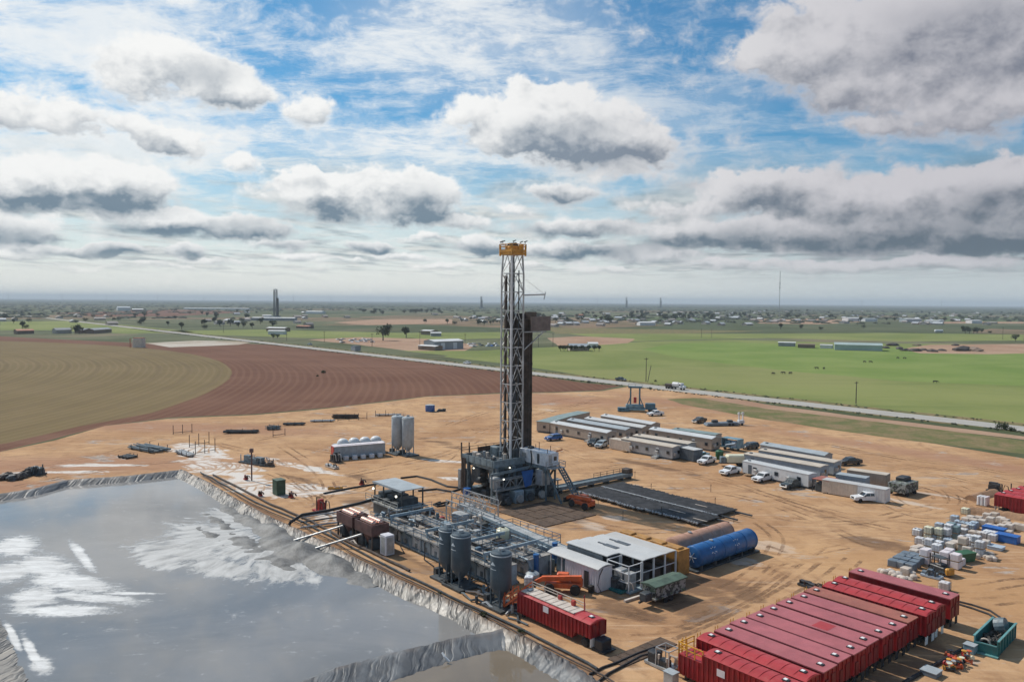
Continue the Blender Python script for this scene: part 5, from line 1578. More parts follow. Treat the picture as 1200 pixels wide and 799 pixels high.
def pickup(col, kind='pickup'):
    if kind == 'pickup':
        prof = [(2.85, .45), (2.9, .75), (2.82, 1.05), (1.35, 1.18), (.55, 1.82), (-.95, 1.86), (-1.2, 1.25), (-1.22, 1.14), (-2.85, 1.14), (-2.9, .5), (-2.3, .42), (-1.3, .42), (1.3, .42), (2.2, .42)]
        glass_x = (1.22, .62, -1.0, -1.15)
    else:
        prof = [(2.35, .45), (2.42, .75), (2.3, 1.02), (1.25, 1.14), (.5, 1.72), (-1.9, 1.74), (-2.35, 1.15), (-2.42, .5), (-1.9, .40), (-1.0, .40), (1.0, .40), (1.8, .40)]
        glass_x = (1.12, .58, -1.95, -2.25)
    t = thing(kind, '', kind, (0, 0, 0), 0)
    car_body(prof, .96, .16).build('body', col, t)
    def win(name, pts):
        MB().face(pts).build(name, 'glass_dark', t)
    zt = max(p[1] for p in prof)
    if kind == 'pickup':
        win('windshield', [(1.28, -.86, 1.235), (1.28, .86, 1.235), (.64, .74, 1.765), (.64, -.74, 1.765)])
        win('rear_window', [(-1.19, .82, 1.3), (-1.19, -.82, 1.3), (-1.005, -.72, 1.77), (-1.005, .72, 1.77)])
        xs = ((1.0, -.12, -.12, .5), (-.2, -1.0, -.92, -.2))
    else:
        win('windshield', [(1.2, -.86, 1.20), (1.2, .86, 1.20), (.58, .76, 1.67), (.58, -.76, 1.67)])
        win('rear_window', [(-2.31, .82, 1.24), (-2.31, -.82, 1.24), (-1.98, -.76, 1.66), (-1.98, .76, 1.66)])
        xs = ((.95, -.2, -.2, .45), (-.28, -1.2, -1.2, -.28), (-1.28, -2.05, -1.85, -1.28))
    for s in (-1, 1):
        for a0, a1, a2, a3 in xs:
            y0 = .965 - .16 * (1.2 - 1.05) / (zt - 1.05); y1 = .97 - .16 * (1.68 - 1.05) / (zt - 1.05)
            win('side_window', [(a0, s * (y0 + .012), 1.22), (a1, s * (y0 + .012), 1.22), (a2, s * (y1 + .008), 1.68), (a3, s * (y1 + .008), 1.68)])
    L = prof[1][0]
    for s in (-1, 1):
        q = MB(); q.bevbox(L - .06, L + .03, s * .72 - .2, s * .72 + .2, .78, 1.0, .02); q.build('headlight', 'lamp_white', t)
        q = MB(); q.bevbox(-L - .03, -L + .05, s * .82 - .1, s * .82 + .1, .72, 1.08, .02); q.build('tail_light', 'tail_red', t)
        q = MB(); q.bevbox(.95, 1.12, s * 1.08 - .1, s * 1.08 + .1, 1.15, 1.36, .03); q.build('mirror', 'car_black', t)
        for x in ((1.85, -1.75) if kind == 'pickup' else (1.5, -1.45)):
            wheel(t, x, s * .86, .41 if kind == 'pickup' else .37, .27)
    q = MB(); q.bevbox(L - .04, L + .1, -.9, .9, .42, .68, .04); q.build('bumper', 'chrome' if kind == 'pickup' else col, t)
    q = MB(); q.bevbox(-L - .1, -L + .03, -.9, .9, .45, .66, .04); q.build('bumper', 'chrome' if kind == 'pickup' else col, t)
    q = MB(); q.bx(L + .0, L + .02, -.5, .5, .72, 1.0); q.build('grille', 'black_metal', t)
    if kind == 'pickup':
        q = MB(); q.bx(-2.72, -1.35, -.75, .75, 1.141, 1.15); q.build('bed', 'rubber', t)
        q = MB(); q.bx(-2.86, -1.25, -.93, -.78, 1.14, 1.30); q.bx(-2.86, -1.25, .78, .93, 1.14, 1.30); q.bx(-2.88, -2.76, -.78, .78, 1.14, 1.30); q.build('bed_side', col, t)
    return t
_pk = {}
def park(kind, col, front, rear, label, group='vehicles parked on the site', z=0.01):
    f, r_ = at(*front), at(*rear)
    mid = (f + r_) / 2; mid.z = z
    h = heading(r_, f)
    key = (kind, col)
    if key not in _pk:
        t = pickup(col, kind); _pk[key] = t
        t.location = mid; t.rotation_euler = (0, 0, h); t['label'] = label; t['group'] = group
        t['category'] = 'pickup truck' if kind == 'pickup' else 'car'
        return t
    return dup(_pk[key], mid, h, label, group)
PK, SV = 'pickup', 'suv'
park(PK, 'car_white', (1001, 587.5), (1031, 587), 'white pickup parked side on in front of the long white shipping containers')
park(PK, 'car_dark', (917, 573.5), (938, 569), 'dark grey green pickup parked between the white pickups and the containers')
park(PK, 'car_white', (883, 566), (905, 561), 'white pickup parked along the wall of the long white portable cabin')
park(PK, 'car_white', (844, 558), (867, 553), 'white pickup parked left of the long white cabin, near the small white trailer')
park(PK, 'car_white', (817, 546), (839, 540), 'white pickup parked beside the black walled shed of the middle cabins')
park(PK, 'car_lightblue', (811, 541), (831, 535), 'pale blue pickup half hidden behind a white pickup by the black shed')
park(SV, 'car_blue', (641, 516.5), (656, 515), 'bright blue car parked behind the rig mast at the front left cabin')
park(SV, 'car_dark', (690, 524), (701, 519), 'dark car parked by the front cabin, left of the silver one')
park(SV, 'car_silver', (698, 526.5), (711, 521.5), 'silver car parked in front of the cabins beside the beige box container')
park(PK, 'car_white', (760, 487.5), (776, 486.5), 'white pickup parked in the back beside the blue twin masted service rig')
park(PK, 'car_black', (812, 496.5), (827, 494), 'black pickup at the back of the pad next to the flat grey trailer')
park(PK, 'car_black', (986, 545), (1005, 544), 'black pickup parked behind the right hand group of cabins')
park(SV, 'car_black', (872, 526.5), (886, 525), 'black car half hidden behind the cabins, left of the tan roofs')
park(PK, 'car_white', (544, 426.3), (551, 427.0), 'white pickup driving on the highway left of the rig mast', 'vehicles on the highway', .05)
park(PK, 'car_dark', (734, 446.9), (721, 445.5), 'dark pickup driving on the highway right of the rig mast', 'vehicles on the highway', .05)
park(PK, 'car_silver', (359, 404.0), (367, 404.8), 'silver pickup far along the highway near the scrap yard', 'vehicles on the highway', .05)
# ------------------------------------------------------------------ red frac tanks
def hatch(root, x, y, z, m_='galv'):
    q = MB(); q.bx(x - .32, x + .32, y - .25, y + .25, z, z + .10); h = q.build('hatch', 'black_metal', root)
    q = MB(); q.bx(x - .22, x + .12, y - .18, y + .18, z + .10, z + .15); q.build('lid', 'lamp_white', h)
def frac_tank(loc, label, ribbed=False, roof='frac_roof', rz=TH, deck=False, Hh=3.45, L=12.2, grp='red frac tanks parked in a row', plate=True, patch=False):
    t = thing('frac_tank', label, 'frac tank', loc, rz, grp)
    W_ = 2.5
    x0 = 2.9 if deck else 0
    q = MB()
    prof = [(0, .5), (9.3, .5), (9.9, 1.25), (L, 1.25), (L, Hh - .12), (x0, Hh - .12)]
    if deck:
        prof += [(x0, Hh - .12), (x0, Hh - 1.1), (0, Hh - 1.1)]
        prof = prof[:5] + [(x0, Hh - .12), (x0, Hh - 1.0), (0, Hh - 1.0)]
    else:
        prof = prof[:5] + [(0, Hh - .12)]
    q.prism(prof, .06, W_ - .06)
    nr = 21
    for i in range(nr + 1):
        x = L * i / nr
        z0 = .5 if x < 9.4 else 1.25
        zt = Hh - .12 if x >= x0 - .01 else Hh - 1.0
        if ribbed:
            q.bx(max(0, x - .1), min(L, x + .1), -.02, .06, z0, zt); q.bx(max(0, x - .1), min(L, x + .1), W_ - .06, W_ + .02, z0, zt)
    for y in (.0, .8, 1.6, W_ - .12):
        q.bx(L, L + .08, y, y + .12, 1.25, Hh - .12); q.bx(-.08, 0, y, y + .12, .5, (Hh - .12) if not deck else Hh - 1.0)
    body = q.build('tank_body', 'frac_red', t)
    q = MB(); q.bx(L, L + .1, .3, .9, 1.3, 2.6); q.bx(L, L + .1, 1.4, 2.2, 1.3, 2.9); q.build('end_panel', 'frac_red_dark', body)
    if ribbed:
        segs = 9
        q = MB()
        for i in range(segs):
            xa = x0 + (L - x0) * i / segs; xb = x0 + (L - x0) * (i + 1) / segs
            up = [(-.03 + (W_ + .06) * j / 8, Hh - .12 + .26 * (1 - (j / 4 - 1) ** 2)) for j in range(9)]
            q.prism(up, xa, xb - .09, 'x')
            up2 = [(-.03 + (W_ + .06) * j / 8, Hh - .12 + .20 * (1 - (j / 4 - 1) ** 2)) for j in range(9)]
            q.prism(up2, xb - .09, xb, 'x')
        rf = q.build('roof', 'frac_rib_roof', t)
        zt = Hh + .12
    else:
        q = MB(); q.bx(x0 - .04, L + .04, -.05, W_ + .05, Hh - .117, Hh); rf = q.build('roof', roof, t)
        if patch:
            q = MB(); q.bx(6.0, 7.8, .3, 2.2, Hh, Hh + .012); q.build('repainted_patch', 'frac_rib_roof', rf)
        zt = Hh
    hatch(t, x0 + .9, W_ * .5, zt); hatch(t, L - 1.0, W_ * .5, zt)
    if deck:
        q = MB(); q.bx(0, x0, 0, W_, Hh - 1.0, Hh - .93); q.build('deck', 'frac_rib_roof', t)
        q = MB(); q.rail([(x0, .04, Hh - .93), (0, .04, Hh - .93), (0, W_ - .04, Hh - .93)], 1.15, .09, True, 1.0); q.ladder((-.3, .6, .4), (-.3, .6, Hh + .2), .5, (0, 1, 0), .07); q.ladder((-.5, 1.5, .4), (-.5, 1.5, Hh + .2), .5, (0, 1, 0), .07)
        q.build('guard_rail', 'rail_yellow', t)
    else:
        q = MB(); q.ladder((-.16, .55, .5), (-.16, .55, Hh + .3), .45, (0, 1, 0), .06); q.build('ladder', 'rail_yellow', t)
    if plate:
        q = MB(); q.bx(4.6, 5.5, -.045, -.022, 2.0, 2.7); q.build('sign_plate', 'sack_pink', t)
    for y in (.38, W_ - .38):
        wheel(t, L - 1.05, y, .5, .5)
    for y in (.1, W_ - .75):
        q = MB(); q.bx(L - .1, L - .05, y, y + .65, .25, 1.2); q.build('mud_flap', 'lamp_white' if ribbed else 'rubber', t)
    for y in (.2, W_ - .5):
        q = MB(); q.bx(.6, .9, y, y + .3, 0, .5); q.build('leg', 'black_metal', t)
    q = MB(); q.bar((L - 1.05, .2, .5), (L - 1.05, W_ - .2, .5), .14); q.build('axle', 'black_metal', t)
    return t
LB = ['ribbed red frac tank with yellow rails round its lower end deck', 'ribbed bright red frac tank, second in the row beside the one with yellow rails', 'flat roofed pink frac tank next to the ribbed pair at the near end', 'flat roofed frac tank fourth in the row, faintly rust streaked roof', 'clean flat roofed frac tank fifth in the long red row', 'flat roofed frac tank with a bright red patch on its roof', 'flat roofed frac tank seventh in the row, just beyond the one with the red patch', 'flat roofed frac tank eighth in the row, beside the rusty orange roof', 'frac tank with a rusty orange roof in the long red row', 'ribbed frac tank with a white mud flap showing at its wheels, beyond the flat roofs', 'ribbed red frac tank beside the far flat roofed tank', 'tall flat roofed frac tank at the far end of the row, nearest the totes']
BS = [-35.1, -32.3, -29.4, -26.4, -23.5, -20.5, -17.4, -14.4, -11.3, -8.1, -5.2, -.9]
for i, (b, lb) in enumerate(zip(BS, LB)):
    rib = i in (0, 1, 9, 10)
    a = 67.45 + (.5 if i in (9, 10) else 0) + (.25 if i == 11 else 0) + ((i * 37) % 5 - 2) * .05
    frac_tank(S(a, b), lb, rib, 'frac_roof_rust' if i in (8, ) else 'frac_roof', deck=(i == 0), Hh=3.5 + (.15 if i in (9, 10) else 0) + (.2 if i == 11 else 0), plate=(i == 0), patch=(i == 5))
RLB = ['front red frac tank with a white plate at the right edge of the photo', 'second red frac tank of the group by the earth bank at the right edge', 'third red frac tank of the group at the right edge', 'rearmost red frac tank of the group at the right edge']
for i, lb in enumerate(RLB):
    t = frac_tank(S(63.4 + 12.2 + i * .25, 61.6 + 2.5 + i * 3.0), lb, True, rz=TH + math.pi, Hh=3.5, grp='red frac tanks beside the earth bank', plate=False)
    if i == 0:
        q = MB(); q.bx(4.6, 6.6, 2.522, 2.545, 2.1, 2.9); q.build('sign_plate', 'lamp_white', t)
for p, r_, lb in (((1137, 586), (1166, 578), 'low brown earth bank running back behind the lone barrels'), ((1136, 600), (1166, 603), 'low brown earth bank between the totes and the front red tank'), ((1167, 603.4), (1225, 613), 'low brown earth bank in front of the red tanks with the white plate')):
    A, B = at(*p), at(*r_)
    d = (B - A).normalized(); nv = Vector((-d.y, d.x, 0)); L = (B - A).length
    q = MB()
    k_ = 14
    for i in range(k_ + 1):
        h = 1.0 + .3 * mnoise.noise(Vector((i * .7, p[0], 0)))
        for o_, z in ((-1.4, 0), (-.4, h * .95), (.1, h), (.5, h * .9), (1.4, 0)):
            q.v.append(Vector((L * i / k_, o_ + .15 * mnoise.noise(Vector((i * .9, o_ * 2, 3))), z)))
    for i in range(k_):
        for j in range(4):
            q.f.append((i * 5 + j, i * 5 + j + 1, i * 5 + j + 6, i * 5 + j + 5))
    q.f += [(0, 1, 2, 3, 4), tuple(k_ * 5 + j for j in (4, 3, 2, 1, 0))]
    tag(q.build('earth_bank', 'earth_berm', smooth=True), lb, 'earth bank', None, A, heading(A, B))

# red pool tank with a railed roof walk, by the pond
t = frac_tank(S(45.0, -37.5), 'long red ribbed tank with a tan roof walkway standing beside the pond edge', True, Hh=2.95, grp=None)
q = MB(); q.bx(.2, 9.2, .35, 2.2, 3.04, 3.12); q.build('roof_walk', 'sack_beige', t)
q = MB()
for i in range(9):
    q.bx(.4 + i * 1.0, .48 + i * 1.0, .4, 2.15, 3.12, 3.16)
q.rail([(.2, 2.2, 3.1), (9.2, 2.2, 3.1)], .7, .08); q.build('walk_rail', 'sack_beige', t)
q = MB(); q.bevbox(5.0, 5.5, 1.9, 2.3, 3.1, 3.6, .05); q.bevbox(7.3, 7.8, 1.8, 2.2, 3.1, 3.7, .05); q.tube((9.3, 2.0, 2.9), (9.3, 2.0, 4.8), .06, 6); q.build('valve', 'red_valve', t)
q = MB()
q.rail([(-2.8, .1, .4), (0, .1, 2.6)], 1.1, .12); q.rail([(-2.8, 2.4, .4), (0, 2.4, 2.6)], 1.1, .12)
for i in range(8):
    q.bx(-2.8 + i * .35, -2.5 + i * .35, .2, 2.3, .45 + i * .3, .53 + i * .3)
q.bar((-2.9, .1, .1), (0, .1, 2.5), .2); q.bar((-2.9, 2.4, .1), (0, 2.4, 2.5), .2); q.bar((-2.6, .1, 0), (-2.6, .1, 2.6), .12); q.bar((-1, .1, 0), (-1, .1, 3.4), .12)
q.build('stair', 'lift_orange', t)
q = MB(); q.bevbox(12.4, 13.6, .4, 2.0, .2, 1.3, .1); q.bx(12.2, 14.0, .3, 2.2, .1, .22); q.build('pump', 'black_metal', t)

# ------------------------------------------------------------------ yard machines
def telehandler(front, rear, label, fork):
    f, r_ = at(*front), at(*rear)
    t = thing('telehandler', label, 'telehandler', (f + r_) / 2, heading(r_, f), 'orange telehandlers')
    q = MB(); q.bevbox(-2.5, 2.2, -.65, .75, .7, 1.35, .1); q.bevbox(-2.7, -1.2, -1.0, .2, .8, 1.75, .15); q.build('chassis', 'lift_orange', t)
    q = MB(); q.bevbox(-.9, .7, -1.1, -.1, 1.0, 2.35, .12); cb_ = q.build('cab', 'lift_orange', t)
    q = MB(); q.bx(-.75, .55, -1.125, -1.10, 1.5, 2.2); q.bx(.70, .725, -1.0, -.2, 1.5, 2.2); q.build('window', 'glass_dark', cb_)
    q = MB(); q.bar((-2.6, .35, 2.1), (2.6, .35, 1.75), .55, .6); q.bar((2.5, .35, 1.75), (3.5, .35, 1.2), .4, .5); q.build('boom', 'lift_orange', t)
    q = MB(); q.bar((-1.7, .055, 2.06), (1.2, .055, 1.86), .02, .26); q.build('boom_marking', 'lamp_white', t)
    q = MB(); q.bx(3.4, 3.6, -.7, 1.2, .5, 1.4)
    if fork:
        q.bx(3.6, 5.0, -.4, -.25, .5, .6); q.bx(3.6, 5.0, .75, .9, .5, .6)
    q.build('fork_carriage', 'black_metal', t)
    for x in (-1.8, 1.6):
        for y in (-.95, 1.0):
            wheel(t, x, y, .68, .45, hub='lift_orange')
    return t
telehandler((642, 692), (675, 694), 'orange telehandler carrying a white tote, parked behind the red pool tank', True)
telehandler((669, 591), (694, 598), 'orange telehandler parked at the foot of the rig beside the pipe rack', True)
# load on the forks and the orange frame near it
def tote(name, label, loc, rz, m_, grp, sz=(1.2, 1.05, 1.05), cage=True, wood=True):
    t = thing(name, label, 'tote' if cage else 'pallet load', loc, rz, grp)
    x, y, z = sz
    q = MB()
    for yy in (-y / 2 + .07, 0, y / 2 - .07):
        q.bx(-x / 2, x / 2, yy - .06, yy + .06, 0, .10)
    q.bx(-x / 2, x / 2, -y / 2, y / 2, .10, .15)
    q.build('pallet', 'pallet_wood' if wood else 'galv', t)
    q = MB(); q.bevbox(-x / 2 + .03, x / 2 - .03, -y / 2 + .03, y / 2 - .03, .15, .15 + z, .09)
    if cage:
        q.tube((0, 0, .15 + z), (0, 0, .22 + z), .16, 10)
    q.build('bottle' if cage else 'wrapped_load', m_, t)
    if cage:
        q = MB()
        for s in (-1, 1):
            for i in range(4):
                u = -x / 2 + x * i / 3; q.bx(u - .02, u + .02, s * y / 2 - .02, s * y / 2 + .02, .15, .12 + z)
                u = -y / 2 + y * i / 3; q.bx(s * x / 2 - .02, s * x / 2 + .02, u - .02, u + .02, .15, .12 + z)
        for zz in (.5, .95):
            for s in (-1, 1):
                q.bx(-x / 2, x / 2, s * y / 2 - .015, s * y / 2 + .015, zz, zz + .035); q.bx(s * x / 2 - .015, s * x / 2 + .015, -y / 2, y / 2, zz, zz + .035)
        q.build('cage', 'galv', t)
    return t
fl_ = at(642, 692); hd = heading(at(675, 694), fl_)
cpos = (at(642, 692) + at(675, 694)) / 2 + Vector((math.cos(hd), math.sin(hd), 0)) * 4.35 + Vector((0, 0, .62))
tote('liquid_tote', 'white tote lifted on the forks of the orange telehandler', cpos, hd, 'ibc_white', None)
# camouflaged trailer
t = thing('covered_trailer', 'camouflaged flat trailer with a green tarpaulin roof on the sand', 'trailer', at(768, 711), TH + R(90))
q = MB(); q.bx(0, 6.2, 0, 2.3, .75, .95); q.bx(.1, 6.1, .1, 2.2, .95, 2.35); q.build('load', 'camo_patch', t)
q = MB(); q.prism([(-.1, 2.35), (-.1, 2.5), (1.15, 2.72), (2.4, 2.5), (2.4, 2.35)], -.1, 6.3, 'x'); q.build('tarpaulin_roof', 'camo_green', t)
for x in (2.2, 3.2):
    for y in (.15, 2.15):
        wheel(t, x, y, .42, .3)
q = MB(); q.bar((0, 1.15, .8), (-1.8, 1.15, .65), .22); q.bevbox(-1.6, -.3, .2, 1.3, .9, 1.9, .1); q.build('drawbar', 'rig_dark', t)
q = MB(); q.bx(0, 4.6, 0, .35, .02, .3)
tag(q.build('concrete_beam', 'sack_beige'), 'pale beam lying on the sand at the tongue of the camouflaged trailer', 'beam', loc=at(733, 706), rz=TH + R(88))
random.seed(31)
def skid(name, label, cat, loc, rz, L, W_, H, m_base, m_body, m_top, seed=1, grp=None):
    rn_ = random.Random(seed)
    t = thing(name, label, cat, loc, rz, grp)
    q = MB(); q.bx(-L / 2, L / 2, -W_ / 2, W_ / 2, .08, .35); q.build('skid', m_base, t)
    q = MB()
    for i in range(4):
        x, y = rn_.uniform(-L / 2, L / 2 - L * .35), rn_.uniform(-W_ / 2, 0)
        q.bevbox(x, x + L * rn_.uniform(.25, .4), y, y + W_ * .5, .35, H * rn_.uniform(.55, 1), .08)
    q.build('housing', m_body, t)
    q = MB()
    for i in range(6):
        x, y = rn_.uniform(-L / 2, L / 2), rn_.uniform(-W_ / 2, W_ / 2)
        if i % 2:
            q.tube((x, y, .35), (x, y, H * rn_.uniform(.8, 1.15)), .12, 8)
        else:
            q.path([(x, y, .4), (x + .4, y, H * .9), (x + .9, y + .2, H * .8), (x + 1.1, y + .3, .5)], .09, 6)
    q.build('pipework', m_top, t)
    return t
skid('pump_skid', 'dark green pump skid on the ground in front of the engine house corner', 'pump', at(722, 690), TH, 3.6, 2.2, 1.7, 'bin_teal', 'rig_dark', 'sack_beige', 2)
# transfer pump and cabinet at the near end of the frac row
t = skid('transfer_pump', 'black framed pump with beige hoses beside the nearest red frac tank', 'pump', S(64.6, -34.3), TH, 3.4, 1.8, 1.5, 'galv', 'black_metal', 'sack_beige', 4)
q = MB()
for x in (-.2, 1.5):
    for y in (-.8, .8):
        q.bar((x, y, .1), (x, y, 2.2), .09)
    q.bar((x, -.8, 2.2), (x, .8, 2.2), .09)
for y in (-.8, .8):
    q.bar((-.2, y, 2.2), (1.5, y, 2.2), .09)
q.build('cage', 'galv', t)
t = thing('electric_box', 'grey metal box on the ground beside the pump at the nearest frac tank', 'box', S(67.6, -36.6), TH)
q = MB(); q.bevbox(-.6, .6, -.5, .5, .05, 1.2, .06); q.build('case', 'galv', t)
q = MB(); q.bx(-.64, .64, -.54, .54, 1.2, 1.26); q.build('lid', 'silo_pale', t)
# teal skip with scrap
p0_, p1_ = at(1141, 763), at(1169, 771)
dr = heading(p0_, p1_); dl = (p1_ - p0_).length
t = thing('waste_skip', 'open teal steel skip filled with dark scrap hoses', 'skip', p0_, dr)
q = MB()
Ls = 7.2
q.bx(0, .1, 0, Ls, .2, 1.75); q.bx(dl - .1, dl, 0, Ls, .2, 1.75); q.bx(0, dl, Ls, Ls + .1, .2, 1.75)
q.bx(.1, dl - .1, .0, .1, .2, 1.15); q.bx(0, dl, 0, Ls, .1, .2)
for i in range(7):
    y = .3 + i * 1.1
    q.bx(dl, dl + .1, y, y + .14, .2, 1.75); q.bx(-.1, 0, y, y + .14, .2, 1.75)
q.build('skip_wall', 'bin_teal', t)
q = MB(); q.bx(-.12, .1, -.05, Ls + .1, 1.75, 1.86); q.bx(dl - .1, dl + .12, -.05, Ls + .1, 1.75, 1.86); q.bx(.1, dl - .1, -.04, .12, 1.15, 1.24); q.bar((.05, 0, 1.2), (.05, .0, 1.8), .12); q.bx(-.1, dl + .1, -.4, 0, .05, .18); q.build('rim', 'bin_rim', t)
q = MB(); q.bx(.1, dl - .1, .1, Ls, .2, .65)
random.seed(8)
for i in range(22):
    x, y = random.uniform(.4, dl - .5), random.uniform(1.8, Ls - .5)
    q.tube((x, y, random.uniform(.7, 1.2)), (x + random.uniform(-.6, .6), y + random.uniform(-1, 1), random.uniform(.7, 1.4)), random.uniform(.08, .25), 8)
sc_ = q.build('scrap_heap', 'scrap'); tag(sc_, 'dark scrap and hose ends heaped inside the teal skip', 'scrap', loc=p0_, rz=dr)
q = MB(); q.path([(.9 + .55 * math.cos(u), .7, .85 + .65 * math.sin(u)) for u in [math.pi * i / 10 for i in range(11)]], .11, 7)
tag(q.build('yellow_hose', 'sack_beige'), 'beige looped hose standing in the near end of the teal skip', 'hose', loc=p0_, rz=dr)
q = MB(); q.lathe([(.3, -.6), (.9, -.55), (.95, 0), (.9, .55), (.3, .6)], 14, Matrix.Translation((dl * .5, Ls - 1.2, 1.5)) @ Matrix.Rotation(R(70), 4, 'Y'))
tag(q.build('hose_coil', 'rig_grey'), 'fat grey coil lying on the far end of the teal skip', 'hose coil', loc=p0_, rz=dr)
# small gear by the skip
random.seed(12)
cols = ['red_valve', 'lift_orange', 'crown_yellow', 'black_metal', 'galv', 'ibc_cream']
for k in range(14):
    p = at(1110 + random.uniform(0, 28), 770 + random.uniform(0, 16))
    c_ = cols[k % 6]
    t = thing('pipe_fitting', f'{ {"red_valve": "red", "lift_orange": "orange", "crown_yellow": "yellow", "black_metal": "black", "galv": "grey", "ibc_cream": "cream"}[c_] } pipe fitting in the small pile left of the teal skip', 'fitting', p, random.uniform(0, 6), 'pipe fittings piled by the teal skip')
    q = MB(); q.tube((-.5, 0, .25), (.5, 0, .25), .16, 8); q.tube((-.55, 0, .25), (-.42, 0, .25), .27, 10); q.tube((.42, 0, .25), (.55, 0, .25), .27, 10); q.build('pipe', c_, t)
    q = MB(); q.tube((0, 0, .3), (0, 0, .8), .08, 6); q.lathe([(.1, .78), (.28, .8), (.28, .86), (.1, .88)], 10); q.build('hand_wheel', cols[(k + 2) % 6], t)
for (px, py, s, m_, lb) in ((1137, 764, 1.1, 'unit_teal', 'small grey green box at the corner of the teal skip'), (1091, 790, 1.6, 'ibc_slate', 'flat grey box on the dark mats near the bottom right')):
    t = thing('equipment_box', lb, 'box', at(px, py), TH)
    q = MB(); q.bevbox(-s / 2, s / 2, -s / 2, s / 2, .05, .9 if s < 1.5 else .5, .06); q.build('case', m_, t)
    q = MB(); q.bx(-s / 2 - .04, s / 2 + .04, -s / 2 - .04, s / 2 + .04, .9 if s < 1.5 else .5, .96 if s < 1.5 else .56); q.build('lid', 'silo_pale', t)
# black forklift by the totes and scrap at the row's far end
t = thing('forklift', 'dark forklift with a yellow counterweight standing by the totes', 'forklift', at(1100, 671), TH + R(160))
q = MB(); q.bevbox(-1.5, 1.0, -.7, .7, .4, 1.2, .12); q.bevbox(-1.0, .2, -.6, .6, 1.2, 1.5, .1); q.build('body', 'black_metal', t)
q = MB(); q.bevbox(-2.1, -1.5, -.7, .7, .35, 1.25, .15); q.build('counterweight', 'crown_yellow', t)
q = MB()
for x, y in ((.7, -.6), (.7, .6), (-.9, -.6), (-.9, .6)):
    q.bar((x, y, 1.2), (x * .85, y, 2.3), .08)
q.bx(-.95, .75, -.68, .68, 2.3, 2.38); q.build('cab_frame', 'rig_dark', t)
q = MB(); q.bar((1.15, -.4, .2), (1.15, -.4, 2.6), .12); q.bar((1.15, .4, .2), (1.15, .4, 2.6), .12); q.bx(1.2, 1.3, -.6, .6, .4, .9); q.bx(1.3, 2.4, -.45, -.32, .2, .27); q.bx(1.3, 2.4, .32, .45, .2, .27); q.build('mast', 'black_metal', t)
for x in (-1.1, .7):
    for y in (-.7, .7):
        wheel(t, x, y, .38, .25)
skid('generator_skid', 'blue grey generator wedged between the forklift and the totes', 'generator', at(1092, 676), TH, 2.6, 1.4, 1.2, 'ibc_blue', 'ibc_slate', 'rig_dark', 9)
skid('pipe_manifold', 'black pump manifold lying on the sand behind the far frac tanks', 'manifold', at(949, 688), TH, 3.0, 1.2, .8, 'rig_dark', 'black_metal', 'rig_brown', 6)

# ------------------------------------------------------------------ totes and pallets
def zp(zx, zy): return at(1030 + zx / 6.66, 570 + zy / 6.66)
random.seed(44)
_tp = {}
def load(kind, zx, zy, lv=1, sc=1.0):
    K = {'w': ('liquid_tote', 'white caged tote standing in the crowded tote yard', 'ibc_white', 'white totes in the yard', True),
         'c': ('liquid_tote', 'cream coloured caged tote in the tote yard', 'ibc_cream', 'cream totes in the yard', True),
         'b': ('liquid_tote', 'blue grey caged tote in the tote yard', 'ibc_blue', 'blue grey totes in the yard', True),
         's': ('drum_pallet', 'dark slate wrapped pallet in the neat block at the near left of the tote yard', 'ibc_slate', 'slate pallets in a block', False),
         'g': ('drum_pallet', 'grey green wrapped pallet stacked among the white totes', 'ibc_green', 'grey green pallets', False),
         'k': ('sack_pallet', 'beige pallet of sacks in the tote yard', 'sack_beige', 'beige sack pallets', False),
         'p': ('sack_pallet', 'pinkish white wrapped pallet behind the forklift', 'sack_pink', 'pinkish white pallets', False)}[kind]
    p0 = zp(zx, zy)
    for l in range(lv):
        sz = (1.25, 1.15, 1.0) if K[4] else (1.3, 1.3, .95 if kind != 's' else .9)
        p = p0 + Vector((random.uniform(-.05, .05), random.uniform(-.05, .05), .012 + l * (sz[2] + .235 if K[4] else sz[2] + .16)))
        rz = TH + R(random.uniform(-6, 6))
        if kind not in _tp:
            _tp[kind] = tote(K[0], K[1], p, rz, K[2], K[3], sz, K[4]); _tp[kind].scale = (sc,) * 3
        else:
            dup(_tp[kind], p, rz, sc=sc)
for z in ((112, 622), (178, 636), (250, 652), (150, 600), (210, 612), (280, 628), (180, 580), (240, 590), (310, 606), (212, 562), (272, 572), (335, 586)):
    load('s', *z)
for z in ((360, 600), (355, 585)): load('p', z[0], z[1] , 2 if z[1] == 600 else 1)
for z in ((450, 570, 2), (410, 545, 1), (390, 525, 2), (455, 520, 1), (320, 450, 1), (375, 470, 1), (470, 480, 1), (385, 375, 1), (440, 400, 1), (545, 405, 2), (520, 440, 2), (500, 390, 1), (820, 408, 1), (890, 425, 1), (905, 405, 1), (850, 395, 1), (790, 545, 2), (760, 500, 2), (735, 470, 1), (690, 450, 1), (655, 440, 1), (660, 380, 1), (700, 430, 1), (510, 808, 1), (300, 385, 1), (300, 380, 1)):
    load('w', z[0], z[1], z[2])
for z in ((390, 425, 2), (470, 437, 2), (675, 215, 1)): load('c', *z)
for z in ((470, 335, 1), (590, 275, 1), (625, 315, 1), (655, 322, 1), (690, 330, 1), (720, 345, 1), (610, 345, 1), (560, 330, 1), (745, 325, 1), (430, 430, 1), (540, 460, 1)): load('b', *z)
for z in ((592, 412, 2), (565, 385, 2)): load('g', *z)
